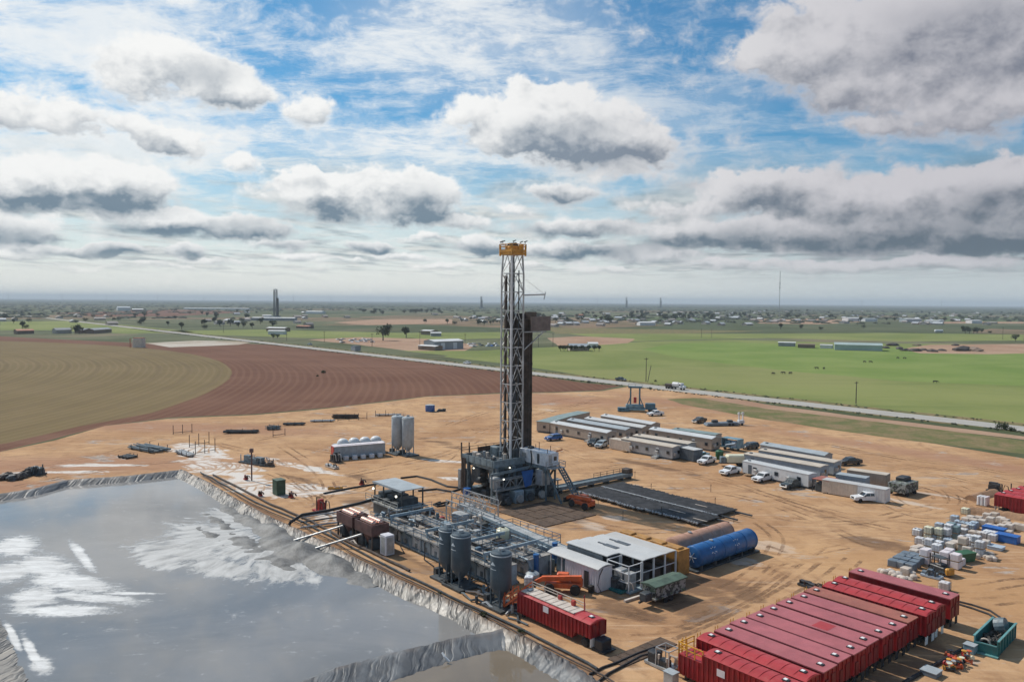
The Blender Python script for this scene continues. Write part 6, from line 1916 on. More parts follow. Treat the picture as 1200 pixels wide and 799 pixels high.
for z in ((285, 520, 1), (325, 512, 1), (280, 545, 1), (682, 290, 1), (740, 300, 1), (805, 305, 1), (720, 275, 1), (775, 280, 1), (870, 285, 1), (840, 255, 1), (905, 250, 1), (985, 300, 1), (950, 285, 1), (860, 340, 1), (900, 350, 1), (960, 345, 1), (1020, 342, 1), (1080, 335, 1), (1120, 345, 1), (1000, 325, 1), (1010, 392, 1), (660, 350, 1), (655, 505, 2), (690, 520, 1), (830, 470, 1), (735, 395, 1), (770, 400, 1), (215, 690, 1), (600, 475, 1), (560, 490, 1)):
    load('k', *z)
for z in ((515, 620, 2), (545, 600, 2), (600, 640, 2), (630, 615, 1)): load('p', *z)
# loose bulk bags
bag0 = None
def bag(zx, zy, m_='sack_beige'):
    global bag0
    p = zp(zx, zy); p.z = .01
    if bag0 is None:
        q = MB()
        q.lathe([(.3, 0), (.46, .05), (.52, .35), (.46, .62), (.25, .74), (.12, .8)], 12)
        for i, v in enumerate(q.v):
            v.x += .06 * mnoise.noise(v * 3); v.y += .06 * mnoise.noise(v * 3 + Vector((5, 0, 0)))
        bag0 = q.build('bulk_bag', m_, smooth=True)
        tag(bag0, 'pale lumpy bulk bag on the sand beside the tote yard', 'bag', 'bulk bags round the tote yard', p, 0)
    else:
        dup(bag0, p, random.uniform(0, 6), sc=random.uniform(.8, 1.15))
for z in ((15, 680), (40, 690), (70, 680), (85, 700), (110, 700), (125, 722), (150, 705), (170, 735), (195, 745), (220, 735), (235, 750), (260, 700), (270, 725), (90, 672), (835, 560), (860, 575), (885, 570), (850, 545), (875, 545), (900, 580), (750, 555), (735, 535), (765, 560), (720, 520)):
    bag(*z)
for zx, zy, L_, lb in ((900, 372, 3.2, 'long low bright blue container among the totes, behind the white row'), (1005, 432, 3.1, 'low bright blue container at the right of the tote yard'), (915, 488, 2.0, 'flat pale blue crate on the sand at the right of the tote yard')):
    t = thing('blue_bin', lb, 'bin', zp(zx, zy), TH)
    m_ = 'tarp_blue' if L_ > 3 else 'ibc_blue'
    q = MB(); q.bevbox(-L_ / 2, L_ / 2, -.9, .9, .08, 1.15 if L_ > 3 else .5, .06); q.build('bin_wall', m_, t)
    q = MB(); q.bx(-L_ / 2 - .05, L_ / 2 + .05, -.95, .95, 1.15 if L_ > 3 else .5, 1.25 if L_ > 3 else .56); q.build('lid', m_, t)
t = thing('green_skip', 'small dark green skip between the white totes and the beige pallets', 'skip', zp(665, 580), TH + R(70))
q = MB(); q.prism([(-1.3, .1), (-1.5, 1.3), (1.5, 1.3), (1.2, .1)], -.8, .8); q.build('skip_wall', 'bin_green', t)
q = MB(); q.bx(-1.55, 1.55, -.85, .85, 1.3, 1.36); q.build('lid', 'bin_green', t)
t = thing('ground_sheet', 'flat olive tarpaulin lying between the rows of totes', 'tarpaulin', zp(590, 520), TH)
q = MB(); q.bevbox(-1.6, 1.6, -1.0, 1.0, .02, .18, .05); q.build('tarpaulin', 'camo_green', t)
t = thing('barrel_pallet', 'round wrapped bundle of white and reddish barrels standing alone near the red tanks', 'barrels', at(1152, 592), TH)
for x in (-.6, .0, .6):
    for y in (-.6, 0, .6):
        q = MB(); q.lathe([(.28, .15), (.29, .2), (.29, 1.75), (.27, 1.8)], 10, Matrix.Translation((x, y, 0))); q.build('barrel', 'ibc_white' if (x + y) < .3 else 'sack_pink', t)
q = MB(); q.bx(-.95, .95, -.95, .95, 0, .14); q.build('pallet', 'pallet_wood', t)
skid('valve_rack', 'black iron rack with posts standing behind the red tanks at the right', 'rack', at(1171, 577), TH, 4.5, 1.6, 2.0, 'black_metal', 'black_metal', 'rig_brown', 14)
# ------------------------------------------------------------------ site cabins
def cabin(p, q_, D, H, label, wall='cabin_beige', roof='roof_white', ridge=.45, wins=4, door=True, grp='site cabins beside the entrance', name='site_cabin', over=.15, eave=True, end_win=True):
    """p, q_: ends of the near eave in the photograph (at height H) unless eave is False (then the foot of the wall)"""
    A, B = at(*p, H if eave else 0), at(*q_, H if eave else 0)
    L = (B - A).length
    rz = heading(A, B)
    t = thing(name, label, 'cabin' if name == 'site_cabin' else 'container', (A.x, A.y, 0), rz, grp)
    k = MB(); k.bx(0, L, 0, D, .45, H)
    if ridge > 0:
        for x in (0, L - .12):
            k.prism([(0, H), (D, H), (D / 2, H + ridge)], 0, 0)  if False else k.solid([(x, 0, H), (x, D, H), (x, D / 2, H + ridge), (x + .12, 0, H), (x + .12, D, H), (x + .12, D / 2, H + ridge)], [(0, 1, 2), (3, 5, 4), (0, 3, 4, 1), (1, 4, 5, 2), (2, 5, 3, 0)])
    n = int(L / 1.2)
    for i in range(n + 1):
        k.bx(L * i / n - .02, L * i / n + .02, -.015, 0, .45, H)
    w_ = k.build('wall', wall, t)
    k = MB()
    if ridge > 0:
        th_ = .12
        for s in (0, 1):
            y0, y1 = (-over, D / 2) if s == 0 else (D + over, D / 2)
            z0 = H - ridge * over / (D / 2)
            k.solid([(-over, y0, z0 + .02), (L + over, y0, z0 + .02), (L + over, y1, H + ridge + .02), (-over, y1, H + ridge + .02), (-over, y0, z0 + .02 + th_), (L + over, y0, z0 + .02 + th_), (L + over, y1, H + ridge + .02 + th_), (-over, y1, H + ridge + .02 + th_)], [(0, 1, 2, 3), (4, 7, 6, 5), (0, 4, 5, 1), (1, 5, 6, 2), (2, 6, 7, 3), (3, 7, 4, 0)])
    else:
        k.bx(-over, L + over, -over, D + over, H + .003, H + .15)
    k.build('roof', roof, t)
    k = MB(); k.bx(.2, L - .2, .15, D - .15, .05, .45); k.build('skirting', 'trim_dark', t)
    for i in range(wins):
        x = L * (i + .6) / wins
        f = MB(); f.bx(x - .48, x + .48, -.05, -.018, 1.3, 2.15); f = f.build('window', 'trim_dark', w_)
        g_ = MB(); g_.bx(x - .38, x + .38, -.07, -.052, 1.4, 2.05); g_.build('pane', 'glass_dark', f)
    for i in range(2 if wins > 2 else 0):
        x = L * (.22 + .5 * i)
        f = MB(); f.bevbox(x - .45, x + .45, -.5, -.02, 1.0, 1.75, .04); f.build('air_conditioner', 'galv', w_)
    if L > 10:
        f = MB()
        for i in range(int(L / 3)):
            f.tube((1 + i * 3, D * .3, H + ridge * .55), (1 + i * 3, D * .3, H + ridge * .55 + .5), .07, 5) if i % 2 else f.bevbox(.8 + i * 3, 1.4 + i * 3, D * .25, D * .42, H + ridge * .5, H + ridge * .6 + .35, .05)
            break
        f.build('roof_vent', 'trim_dark', t)
        f = MB(); f.bx(L * .12 - .45, L * .12 + .45, -.05, -.018, .5, 2.45); f.build('door', 'trim_dark', w_)
        f = MB(); f.bx(L * .12 - .8, L * .12 + .8, -1.1, -.03, .25, .42); f.build('step', 'pallet_wood', t)
    if end_win:
        f = MB(); f.bx(L + .002, L + .04, D * .55, D * .55 + .9, 1.3, 2.2); f.build('window', 'glass_dark', w_)
        f = MB(); f.bx(L + .002, L + .6, D * .12, D * .12 + .8, 1.2, 1.9); f.build('air_conditioner', 'galv', w_)
    if door:
        x = L * .72
        f = MB(); f.bx(x - .48, x + .48, -.05, -.018, .5, 2.5); f.build('door', 'white_paint', w_)
        f = MB(); f.bx(x - .8, x + .8, -1.2, -.02, .3, .45); f.bx(x - .8, x + .8, -1.6, -1.2, .05, .25); f.build('step', 'galv', t)
    return t
G1 = 'beige site cabins in the far left block'
cabin((645, 495.5), (711, 507.5), 3.8, 3.1, 'beige cabin with a white roof, frontmost of the left cabin block', wins=5, grp=G1)
cabin((664.5, 492.3), (733, 504), 3.8, 3.1, 'beige cabin with a blue grey roof, second of the left cabin block', roof='roof_grey', wins=5, grp=G1)
cabin((685, 490.5), (752, 501.5), 3.8, 3.1, 'beige cabin with a white roof between the blue grey roof and the rearmost roof', wins=5, grp=G1)
cabin((704, 487.3), (763, 497.5), 3.8, 3.1, 'beige cabin with a white roof, rearmost of the left cabin block', wins=5, grp=G1)
A_, B_ = at(629, 493.5, 3.1), at(645, 495.5, 3.1)
cabin((629, 493.8), (644, 495.3), 26, 3.1, 'long beige cabin with a dark green roof seen end on, leftmost of all', roof='roof_green', ridge=.25, wins=1, door=False, grp=G1, end_win=False)
G2 = 'cabins in the middle block'
cabin((728, 514), (788, 524.5), 3.6, 3.1, 'wide grey cabin with a tan roof and a dark fascia in the middle block', wall='cabin_grey', roof='roof_tan', ridge=.22, wins=5, grp=G2)
cabin((742, 510.5), (806, 520.5), 3.6, 3.1, 'second half of the tan roofed middle cabin, behind its front half', wall='cabin_grey', roof='roof_tan', ridge=.22, wins=4, grp=G2, door=False)
cabin((761, 503), (834, 514.5), 3.8, 3.2, 'long beige cabin with a white roof behind the tan roofed middle cabin', wins=5, grp=G2)
cabin((788, 503), (838, 510), 3.4, 2.9, 'greenish roofed cabin peeping over the long white roofed middle cabin', roof='roof_green', ridge=.2, wins=3, grp=G2, door=False)
G3 = 'cabins in the right block'
cabin((870, 555.5), (947, 573), 2.8, 2.9, 'long white cabin with white pickups parked along its front', wall='white_paint', roof='roof_white', ridge=.12, wins=3, grp=G3, door=False, eave=False, over=.05)
cabin((872, 532), (961, 547.5), 3.4, 3.0, 'tan roofed cabin with pale blue walls right behind the long white cabin', wall='cabin_blue', roof='roof_tan', ridge=.15, wins=0, grp=G3, door=False)
cabin((889, 527.5), (977, 542.3), 3.4, 3.0, 'tan roofed cabin between the other tan roof and the grey roof', wall='cabin_blue', roof='roof_tan', ridge=.15, wins=0, grp=G3, door=False)
cabin((891, 521), (966, 534), 3.4, 3.0, 'grey roofed cabin furthest back in the right block', wall='cabin_grey', roof='roof_grey', ridge=.5, wins=4, grp=G3, door=False)
def box_container(p, q_, D, H, label, wall, roof, grp='shipping containers on the site', doors=True):
    A, B = at(*p), at(*q_)
    L = (B - A).length
    t = thing('shipping_container', label, 'container', (A.x, A.y, 0), heading(A, B), grp)
    k = MB(); k.bx(0, L, 0, D, .15, H)
    n = max(4, int(L / .5))
    for i in range(n):
        k.bx(L * i / n + .06, L * (i + .55) / n, -.05, 0, .3, H - .15)
    w_ = k.build('wall', wall, t)
    k = MB(); k.bx(-.04, L + .04, -.07, D + .04, H + .003, H + .09); k.build('roof', roof, t)
    if doors:
        k = MB(); k.bx(L, L + .06, .1, D / 2 - .03, .3, H - .15); k.build('door', wall, w_)
        k = MB(); k.bx(L, L + .06, D / 2 + .03, D - .1, .3, H - .15); k.build('door', wall, w_)
    return t
box_container((714, 525.5), (738, 530.5), 2.4, 2.6, 'beige box container standing in front of the middle cabins by the silver car', 'box_beige', 'roof_tan')
box_container((796, 537.5), (813, 541.5), 3.0, 2.8, 'black walled shed with a white roof at the right end of the middle cabins', 'trim_dark', 'roof_white')
box_container((963, 577.5), (1004, 584.5), 2.5, 2.7, 'left beige half of the white containers behind the side on white pickup', 'box_beige', 'roof_white')
box_container((1004.5, 584.6), (1037, 590.5), 2.5, 2.7, 'right white half of the white containers behind the side on white pickup', 'white_paint', 'roof_white')
box_container((979, 572), (1014, 577.5), 2.6, 2.9, 'container with a pale blue roof between the white containers and the red canopy', 'cabin_blue', 'roof_grey')
box_container((992, 567), (1038, 574), 2.8, 3.0, 'container with a cream roof furthest back beside the speckled grey unit', 'cabin_beige', 'roof_tan')
t = thing('canopy', 'rusty red flat canopy over dark machines at the end of the long white cabin', 'canopy', at(951, 575), TH)
q = MB(); q.bx(0, 3.6, 0, 4.0, 2.5, 2.6); q.build('roof', 'frac_roof_rust', t)
for x in (.1, 3.4):
    for y in (.1, 3.8):
        q = MB(); q.bar((x, y, 0), (x, y, 2.5), .12); q.build('post', 'black_metal', t)
q = MB(); q.bevbox(.4, 3.2, .5, 3.4, .1, 1.8, .15); q.build('machine', 'rig_dark', t)
t = thing('water_unit', 'speckled black and grey equipment trailer at the far right of the containers', 'trailer', at(1040, 579), TH)
q = MB(); q.bx(0, 3.4, 0, 6.0, .7, 2.5); q.build('load', 'camo_patch', t)
q = MB(); q.bevbox(.2, 2.2, 2.8, 5.6, 2.5, 3.3, .2); q.build('engine', 'black_metal', t)
for y in (1.2, 4.5):
    for x in (.1, 3.3):
        wheel(t, x, y, .42, .3)
t = thing('pump_trailer', 'pale blue trailer packed with white machinery beside the middle cabins', 'trailer', at(845, 526), TH)
q = MB(); q.bx(0, 5, 0, 2.6, .7, .95); q.build('bed', 'unit_teal', t)
q = MB(); q.bx(0, .15, 0, 2.6, .95, 3.0); q.bx(4.85, 5, 0, 2.6, .95, 3.0); q.bx(0, 5, 0, 2.6, 3.0, 3.1); q.bevbox(.6, 2.6, .4, 2.2, .95, 2.4, .15); q.build('frame', 'unit_teal', t)
q = MB(); q.bevbox(2.8, 4.4, .2, 2.2, .95, 2.5, .2); q.tube((1.2, .3, 1.2), (4.2, .1, 2.0), .25, 8); q.build('machine', 'ibc_blue', t)
for x in (1.2, 3.4):
    wheel(t, x, 0, .42, .3); wheel(t, x, 2.6, .42, .3)
t = thing('green_tank', 'small green upright tank between the parked pickups and the pale trailer', 'tank', at(843, 538), TH)
q = MB(); q.lathe([(.9, .1), (.95, .2), (.95, 2.0), (.6, 2.25), (.2, 2.3)], 16); q.build('shell', 'bin_green', t, True)
q = MB(); q.tube((0, 0, 2.28), (0, 0, 2.5), .3, 10); q.build('lid', 'green_box', t)
t = thing('tank_trailer', 'small off white tank trailer behind the white pickup left of the long white cabin', 'trailer', at(852, 547), TH + R(50))
q = MB(); q.bevbox(0, 5.4, 0, 2.2, 1.0, 2.7, .3); q.build('tank', 'ibc_cream', t)
q = MB(); q.bx(-1.5, 5.4, .3, 1.9, .7, .9); q.build('chassis', 'rig_dark', t)
q = MB(); q.bevbox(-1.3, -.1, .3, 1.9, .9, 2.2, .1); q.build('pump_box', 'rig_grey', t)
for x in (3.0, 4.0):
    wheel(t, x, .2, .45, .3); wheel(t, x, 2.0, .45, .3)
# a small blue service rig and truck behind the cabins
t = thing('service_rig', 'small blue twin masted crane rig on a trailer behind the cabins', 'service rig', at(744, 482), R(-8))
q = MB(); q.bx(-6, 7.5, -1.3, 1.3, .9, 1.3); q.bevbox(3.5, 7, -1.2, 1.2, 1.3, 3.0, .2); q.bx(-6, -2, -2.2, 2.2, .3, .6); q.build('trailer', 'crane_blue', t)
for x in (-1.2, 1.2):
    q = MB(); q.bar((x * 1.3, 0, 1.2), (x * 1.3, 0, 8.2), .55); q.bar((x * 2.6, 0, 1.2), (x * 1.3, 0, 5.2), .3); q.build('mast', 'crane_blue', t)
q = MB(); q.bx(-2.4, 2.4, -.7, .7, 8.2, 8.8); q.rail([(-2.4, -.7, 8.8), (2.4, -.7, 8.8)], .8, .1, False); q.build('crown', 'crane_blue', t)
q = MB(); q.bevbox(-.5, .5, -.4, .4, 3.0, 5.0, .1); q.build('hook_block', 'red_valve', t)
q = MB(); q.bevbox(-3.2, 3.0, -1.0, 1.0, 1.3, 2.5, .2); q.bx(-5.5, 3.5, 1.6, 3.2, .1, .4); q.build('winch', 'unit_teal', t)
for x in (-5, -4, 5, 6):
    wheel(t, x, -1.2, .5, .4); wheel(t, x, 1.2, .5, .4)
t = thing('flat_trailer', 'low flat grey trailer at the back of the pad beside the black pickup', 'trailer', at(845, 498.5), R(8))
q = MB(); q.prism([(-5.2, .2), (-4.8, .9), (5.0, 1.1), (5.4, .3)], -1.4, 1.4); q.build('bed', 'ibc_slate', t)
q = MB(); q.bevbox(-3, -1.2, -.6, .6, 1.0, 1.8, .1); q.bevbox(2, 3.6, -.7, .7, 1.1, 1.7, .1); q.build('cargo', 'rig_dark', t)
for x in (2.2, 3.3):
    wheel(t, x, -1.3, .45, .3); wheel(t, x, 1.3, .45, .3)
t = thing('light_tower', 'white twin headed light tower trailer standing alone at the back of the pad', 'light tower', at(868, 498), R(20))
q = MB(); q.bevbox(-1.0, 1.0, -.7, .7, .5, 1.6, .15); q.build('body', 'white_paint', t)
for x in (-.7, .7):
    q = MB(); q.bar((x, 0, 1.5), (x, 0, 3.4), .3); q.bevbox(x - .35, x + .35, -.3, .3, 3.4, 4.0, .08); q.build('lamp_head', 'white_paint', t)
for y in (-.7, .7):
    wheel(t, 0, y, .38, .25)
# tanker truck on the highway
t = thing('tanker_truck', 'white cabbed tank truck driving on the highway past the site entrance', 'truck', at(792, 456, .05), heading(at(780, 454.7), at(803, 457.2)))
q = MB(); q.bx(-5.2, 4.4, -.5, .5, .75, 1.0); q.build('chassis', 'rig_dark', t)
q = MB(); q.bevbox(2.2, 3.6, -1.15, 1.15, 1.0, 2.9, .2); q.bevbox(3.6, 4.9, -.95, .95, .9, 1.9, .2); cb_ = q.build('cab', 'car_white', t)
q = MB(); q.face([(3.61, -1.0, 1.95), (3.61, 1.0, 1.95), (3.55, .95, 2.75), (3.55, -.95, 2.75)]); q.bx(2.5, 3.3, -1.17, -1.155, 1.9, 2.6); q.build('window', 'glass_dark', cb_)
q = MB(); q.lathe([(.5, 0), (1.05, .15), (1.05, 3.2), (.5, 3.35)], 16, Matrix.Translation((-1.6, 0, 2.1)) @ Matrix.Rotation(R(90), 4, 'Y')); q.build('tank', 'white_paint', t, True)
q = MB(); q.bevbox(-5.3, -1.8, -1.15, 1.15, 1.0, 2.2, .15); q.build('rear_deck', 'rig_brown', t)
for x in (-4.4, -3.2, -1.0, 3.6):
    wheel(t, x, -1.0, .5, .35); wheel(t, x, 1.0, .5, .35)

# ------------------------------------------------------------------ silver tanks and gear at the left of the pad
t = thing('sand_tank', 'pale grey ribbed tank with a red end standing before the pale silos', 'tank', S(-53.6, -10.8), TH + R(78))
q = MB(); q.bx(0, 12.6, 0, 2.6, .4, 3.1)
for i in range(22):
    q.bx(.2 + i * .58, .42 + i * .58, -.07, 0, .5, 3.0)
q.build('tank_wall', 'silo_pale', t)
q = MB(); q.bx(-.05, 12.65, -.1, 2.65, 3.1, 3.22); q.bx(1, 11, .8, 1.8, 3.22, 3.3); q.build('roof', 'sack_pink', t)
q = MB(); q.bx(-.15, 0, .1, 2.5, .6, 3.0); q.build('end_panel', 'red_valve', t)
for i in range(5):
    q = MB(); q.bevbox(2 + i * 2.1, 3.1 + i * 2.1, -1.5, -.4, .05, 1.0, .08); q.build('cabinet', 'ibc_white', t)
t = thing('dome_tanks', 'white tank with four rounded domes behind the pale grey ribbed tank', 'tank', S(-58.0, -8.2), TH + R(78))
q = MB(); q.bx(0, 12.5, 0, 2.6, .4, 2.6); q.build('tank_wall', 'silo_pale', t)
for i in range(4):
    q = MB(); q.lathe([(1.45, 0), (1.4, .5), (1.1, 1.0), (.6, 1.3), (.1, 1.38)], 16, Matrix.Translation((2.2 + i * 2.8, 1.3, 2.6))); q.build('dome', 'white_paint', t, True)
skid('loading_pump', 'black pump at the left end of the pale grey ribbed tank', 'pump', at(393, 541), TH, 2.6, 2.0, 2.4, 'black_metal', 'black_metal', 'galv', 22)
skid('hose_pump', 'small beige pump with hoses beside the black pump at the ribbed tank', 'pump', at(389, 548), TH, 4.4, 1.4, 1.0, 'sack_beige', 'galv', 'rig_brown', 23)
def post_frame(pxs, h, label, rails=1):
    ps = [at(*p) for p in pxs]
    t = thing('post_frame', label, 'posts', ps[0], 0, 'bare steel post frames along the back of the pad')
    o = ps[0]
    for p in ps:
        q = MB(); q.tube(p - o, p - o + Vector((0, 0, h)), .09, 6); q.build('post', 'rig_brown', t)
    q = MB()
    for r_ in range(rails):
        for a, b in zip(ps[:-1], ps[1:]):
            q.bar(a - o + Vector((0, 0, .5 + r_ * .8)), b - o + Vector((0, 0, .5 + r_ * .8)), .12)
    q.build('crossbar', 'rig_brown', t)
post_frame([(203, 509), (214, 508), (225, 507)], 2.6, 'three bare posts at the left end of the back of the pad')
post_frame([(222, 524), (233, 522), (245, 520)], 3.2, 'rusty posts with a crossbar behind the white dried mud')
post_frame([(229, 533), (240, 531), (252, 529)], 3.4, 'rusty posts with a crossbar in front on the white dried mud')
post_frame([(320, 512), (334, 510)], 2.0, 'pair of posts beside the black racks at the back of the pad')
post_frame([(396, 494), (409, 493), (420, 492), (430, 491)], 2.2, 'row of four posts behind the black racks at the back of the pad')
post_frame([(440, 488), (452, 487.5)], 2.0, 'pair of posts at the right end of the racks near the blue tank')
def rack(px, py, L, W_, H, label, m_, n, seed, rz=R(8), grp='stacked steel at the back of the pad'):
    rn_ = random.Random(seed)
    t = thing('steel_stack', label, 'steel stack', at(px, py), rz, grp)
    q = MB()
    for i in range(n):
        y = -W_ / 2 + W_ * (i + .5) / n
        x0 = rn_.uniform(-.4, .4)
        q.tube((-L / 2 + x0, y, .35 + rn_.uniform(0, H - .3)), (L / 2 + x0, y, .35 + rn_.uniform(0, H - .3)), .14, 6)
        q.tube((-L / 2 + x0, y, .4), (L / 2 + x0, y, .4), .14, 6)
    q.build('bar', m_, t)
    q = MB()
    for x in (-L * .35, 0, L * .35):
        q.bx(x - .15, x + .15, -W_ / 2, W_ / 2, .05, .25); q.bar((x, -W_ / 2, .1), (x, -W_ / 2, H + .3), .12); q.bar((x, W_ / 2, .1), (x, W_ / 2, H + .3), .12)
    q.build('support', 'rig_brown', t)
rack(283, 507, 9, 3, .7, 'dark flat steel stack left of centre along the back of the pad', 'rig_dark', 9, 1)
rack(320, 503, 3.6, 3, 1.1, 'greenish grey box frame beside the dark flat steel stack', 'rig_grey', 7, 2)
rack(345, 498, 6, 2, .6, 'low stack of steel bars right of the greenish frame', 'rig_dark', 6, 3)
rack(378, 494, 7, 2, .4, 'pale low row of steel along the back of the pad', 'galv', 6, 4)
rack(405, 490, 8, 2.4, 1.2, 'dark tall stack of steel under the row of four posts', 'rig_brown', 8, 5)
rack(455, 487, 8, 1.6, .5, 'pale pipes laid out left of the blue tank', 'galv', 6, 6)
rack(175, 527, 11, 5, 1.1, 'large heap of long grey beams left of the white dried mud', 'rig_grey', 14, 7, R(-34))
rack(217, 533, 7, 1.8, .8, 'bundle of pale grey pipes beside the pond corner', 'galv', 7, 8, R(-42))
rack(150, 536, 4, 3, .5, 'small dark heap of bars left of the large beam heap', 'rig_dark', 6, 9, R(-30))
t = thing('blue_tank', 'small dark blue round tank at the back of the pad by the ploughed field', 'tank', at(504, 482), 0)
q = MB(); q.lathe([(1.6, .1), (1.65, .2), (1.65, 2.1), (1.55, 2.2)], 18); q.build('shell', 'car_blue', t, True)
q = MB(); q.lathe([(1.62, 2.2), (1.62, 2.28), (.3, 2.5)], 18); q.build('lid', 'roof_grey', t)
skid('small_pump', 'small dark pump beside the dark blue round tank', 'pump', at(517, 482), 0, 3, 1.5, 1.0, 'rig_dark', 'rig_dark', 'galv', 30)
t = thing('green_cabinet', 'dark green upright tank box on the white mud beside the pond', 'tank', at(327, 579), TH)
q = MB(); q.bevbox(-1.1, 1.1, -.9, .9, .1, 2.9, .08); q.build('case', 'green_box', t)
q = MB(); q.bx(-1.15, 1.15, -.95, .95, 2.9, 3.0); q.build('lid', 'camo_green', t)
for k, (px, py, s, lb) in enumerate(((375, 599, 2.4, 'big red wellhead pump between the pond corner and the shakers'), (288, 562, .9, 'small red valve left of the green tank box by the pond'), (305, 581, .8, 'small red valve at the pond edge left of the green tank box'), (341, 583, .9, 'small red valve right of the green tank box'), (424, 568, 1.0, 'small red valve on the hose line behind the shakers'))):
    t = skid('red_valve', lb, 'valve', at(px, py), TH, s, s * .8, s * .9 + .3, 'red_valve', 'red_valve', 'rig_brown', 40 + k)
t = thing('vent_post', 'tall rusty red post beside the dark pump on the white mud', 'post', at(295, 563), 0)
q = MB(); q.tube((0, 0, 0), (0, 0, 6.0), .16, 8); q.build('pole', 'dryer_maroon', t)
q = MB(); q.bevbox(-.35, .35, -.35, .35, 6.0, 6.8, .05); q.build('cap', 'dryer_maroon', t)
skid('dark_pump', 'dark blue grey pump trailer on the white mud behind the tall red post', 'pump', at(296, 543), R(-30), 7, 2.2, 2.0, 'rig_dark', 'rig_grey', 'galv', 51)
skid('mud_gun', 'dark valve set at the right end of the dark pump trailer', 'valve', at(313, 546), R(-10), 3, 1.6, 1.4, 'rig_dark', 'rig_brown', 'rig_dark', 52)
# heap of scrap at the far left
random.seed(60)
for k in range(9):
    px, py = 4 + k * 5.2, 563 - k * 1.2 + random.uniform(-3, 3)
    lb = 'dark lump of scrap in the untidy heap at the far left of the pad'
    if k == 7:
        skid('scrap_machine', 'blue grey box machine at the right end of the scrap heap on the far left', 'machine', at(43, 556), R(-20), 3, 2.6, 2.2, 'rig_dark', 'rig_grey', 'rig_dark', 61)
        continue
    q = MB(); q.lathe([(.2, 0), (1.0, .1), (1.15, .6), (.7, 1.1), (.15, 1.3)], 9)
    for v in q.v:
        v += Vector((mnoise.noise(v * 1.3 + Vector((k, 0, 0))), mnoise.noise(v * 1.3 + Vector((0, k, 0))), .5 * mnoise.noise(v * 1.5))) * .6
        v.z = max(0, v.z)
    tag(q.build('scrap_heap', random.choice(['scrap', 'rig_dark', 'rig_brown'])), lb, 'scrap', 'scrap heap at the far left', at(px, py, .01), 0)
skid('yellow_pipe', 'dirty yellow pipe section in the hose line behind the green tank box', 'pipe', at(393, 573), TH + R(60), 3, .7, .6, 'crown_yellow', 'crown_yellow', 'sack_beige', 70)

# ------------------------------------------------------------------ hoses and pipe lines
def hose(name, label, pxs, r, m_, z=.12, sag=0):
    pts = []
    ps = [at(*p[:2], p[2] if len(p) > 2 else z) for p in pxs]
    for a, b in zip(ps[:-1], ps[1:]):
        k = max(1, int((b - a).length / 1.5))
        for i in range(k):
            c = a.lerp(b, i / k)
            w = mnoise.noise(Vector((c.x * .15, c.y * .15, r * 10))) * .35
            c = c + Vector((w, w * .6, 0))
            if sag:
                c.z += 0
            pts.append(c)
    pts.append(ps[-1])
    o = pts[0].copy(); o.z = 0
    q = MB(); q.path([p - o for p in pts], r, 6)
    return tag(q.build(name, m_), label, 'hose' if 'hose' in name else 'pipe', None, o, 0)
hose('black_hose', 'thick black hose looping from the shakers down over the pond bank', [(448, 582, 3.0), (420, 590, 2.6), (385, 598, 2.2), (355, 603, 1.8), (343, 611, 1.0), (337, 618, -.4)], .28, 'rope_black')
hose('black_hose', 'black hose snaking over the sand from the shakers to the rig', [(470, 560), (488, 558), (505, 562), (525, 570), (545, 572), (552, 578)], .24, 'rope_black')
hose('black_hose', 'second black hose on the sand below the first, running to the rig', [(490, 575), (512, 573), (530, 576), (548, 570), (560, 572)], .24, 'rope_black')
hose('black_hose', 'black hose on the sand from the hose line to the shaker deck', [(380, 578), (410, 572), (440, 567), (455, 566)], .22, 'rope_black')
hose('pipe_line', 'long rusty pipe running along the pond crest from the far corner to the silos', [(238, 557), (300, 592), (350, 613), (400, 640), (450, 666), (500, 690), (560, 716), (600, 738), (660, 768), (720, 799)], .09, 'rig_brown', .3)
hose('pipe_line', 'dark pipe running along the pond crest beside the rusty one', [(236, 553), (300, 588), (355, 611), (410, 640), (470, 671), (520, 694), (580, 722), (640, 752), (700, 783)], .13, 'rig_dark', .25)
hose('pipe_line', 'short rusty pipe lying beside the two long pipes at the far pond corner', [(250, 556), (310, 587), (362, 609), (420, 640), (480, 668)], .18, 'rig_brown', .25)
for k, (py) in enumerate((606, 612, 618)):
    hose('pipe_line', ('upper', 'middle', 'lower')[k] + ' of three pipes lying across the pale mud towards the dryers', [(352, py), (385, py - 5), (412, py - 8)], .15, ('galv', 'rig_dark', 'galv')[k], .3)
hose('black_hose', 'black hose curving on the sand from the red pool tank towards the frac tanks', [(690, 790), (705, 782), (725, 775), (750, 764), (770, 757), (782, 758)], .13, 'rope_black')
hose('black_hose', 'second black hose beside the curving one near the frac tanks', [(700, 799), (712, 789), (730, 780), (752, 768), (775, 762)], .13, 'rope_black')
hose('black_hose', 'black hose running right from the far frac tank over the sand', [(1121, 703), (1140, 708), (1160, 715), (1172, 723)], .12, 'rope_black')
hose('black_hose', 'second black hose running right from the far frac tank', [(1121, 706), (1140, 712), (1158, 719), (1168, 725)], .12, 'rope_black')
hose('black_hose', 'coil of black hose lying on the sand behind the choke manifold', [(512, 591), (519, 589), (526, 588), (521, 592), (513, 593), (508, 591), (516, 588)], .2, 'rope_black')
hose('black_hose', 'black hose running along the dark mats beside the frac tanks towards the skip', [(1060, 799), (1085, 785), (1110, 770), (1135, 757), (1146, 752)], .22, 'rope_black')
q = MB()
for i in range(7):
    q.bx(0, 2.4, i * 1.25, i * 1.25 + 1.2, 0, .08 + .01 * (i % 3))
tag(q.build('timber_mat', 'mat_wood'), 'dark timber mats at the right end of the red pool tank', 'ground mat', loc=at(712, 772, .012), rz=TH)
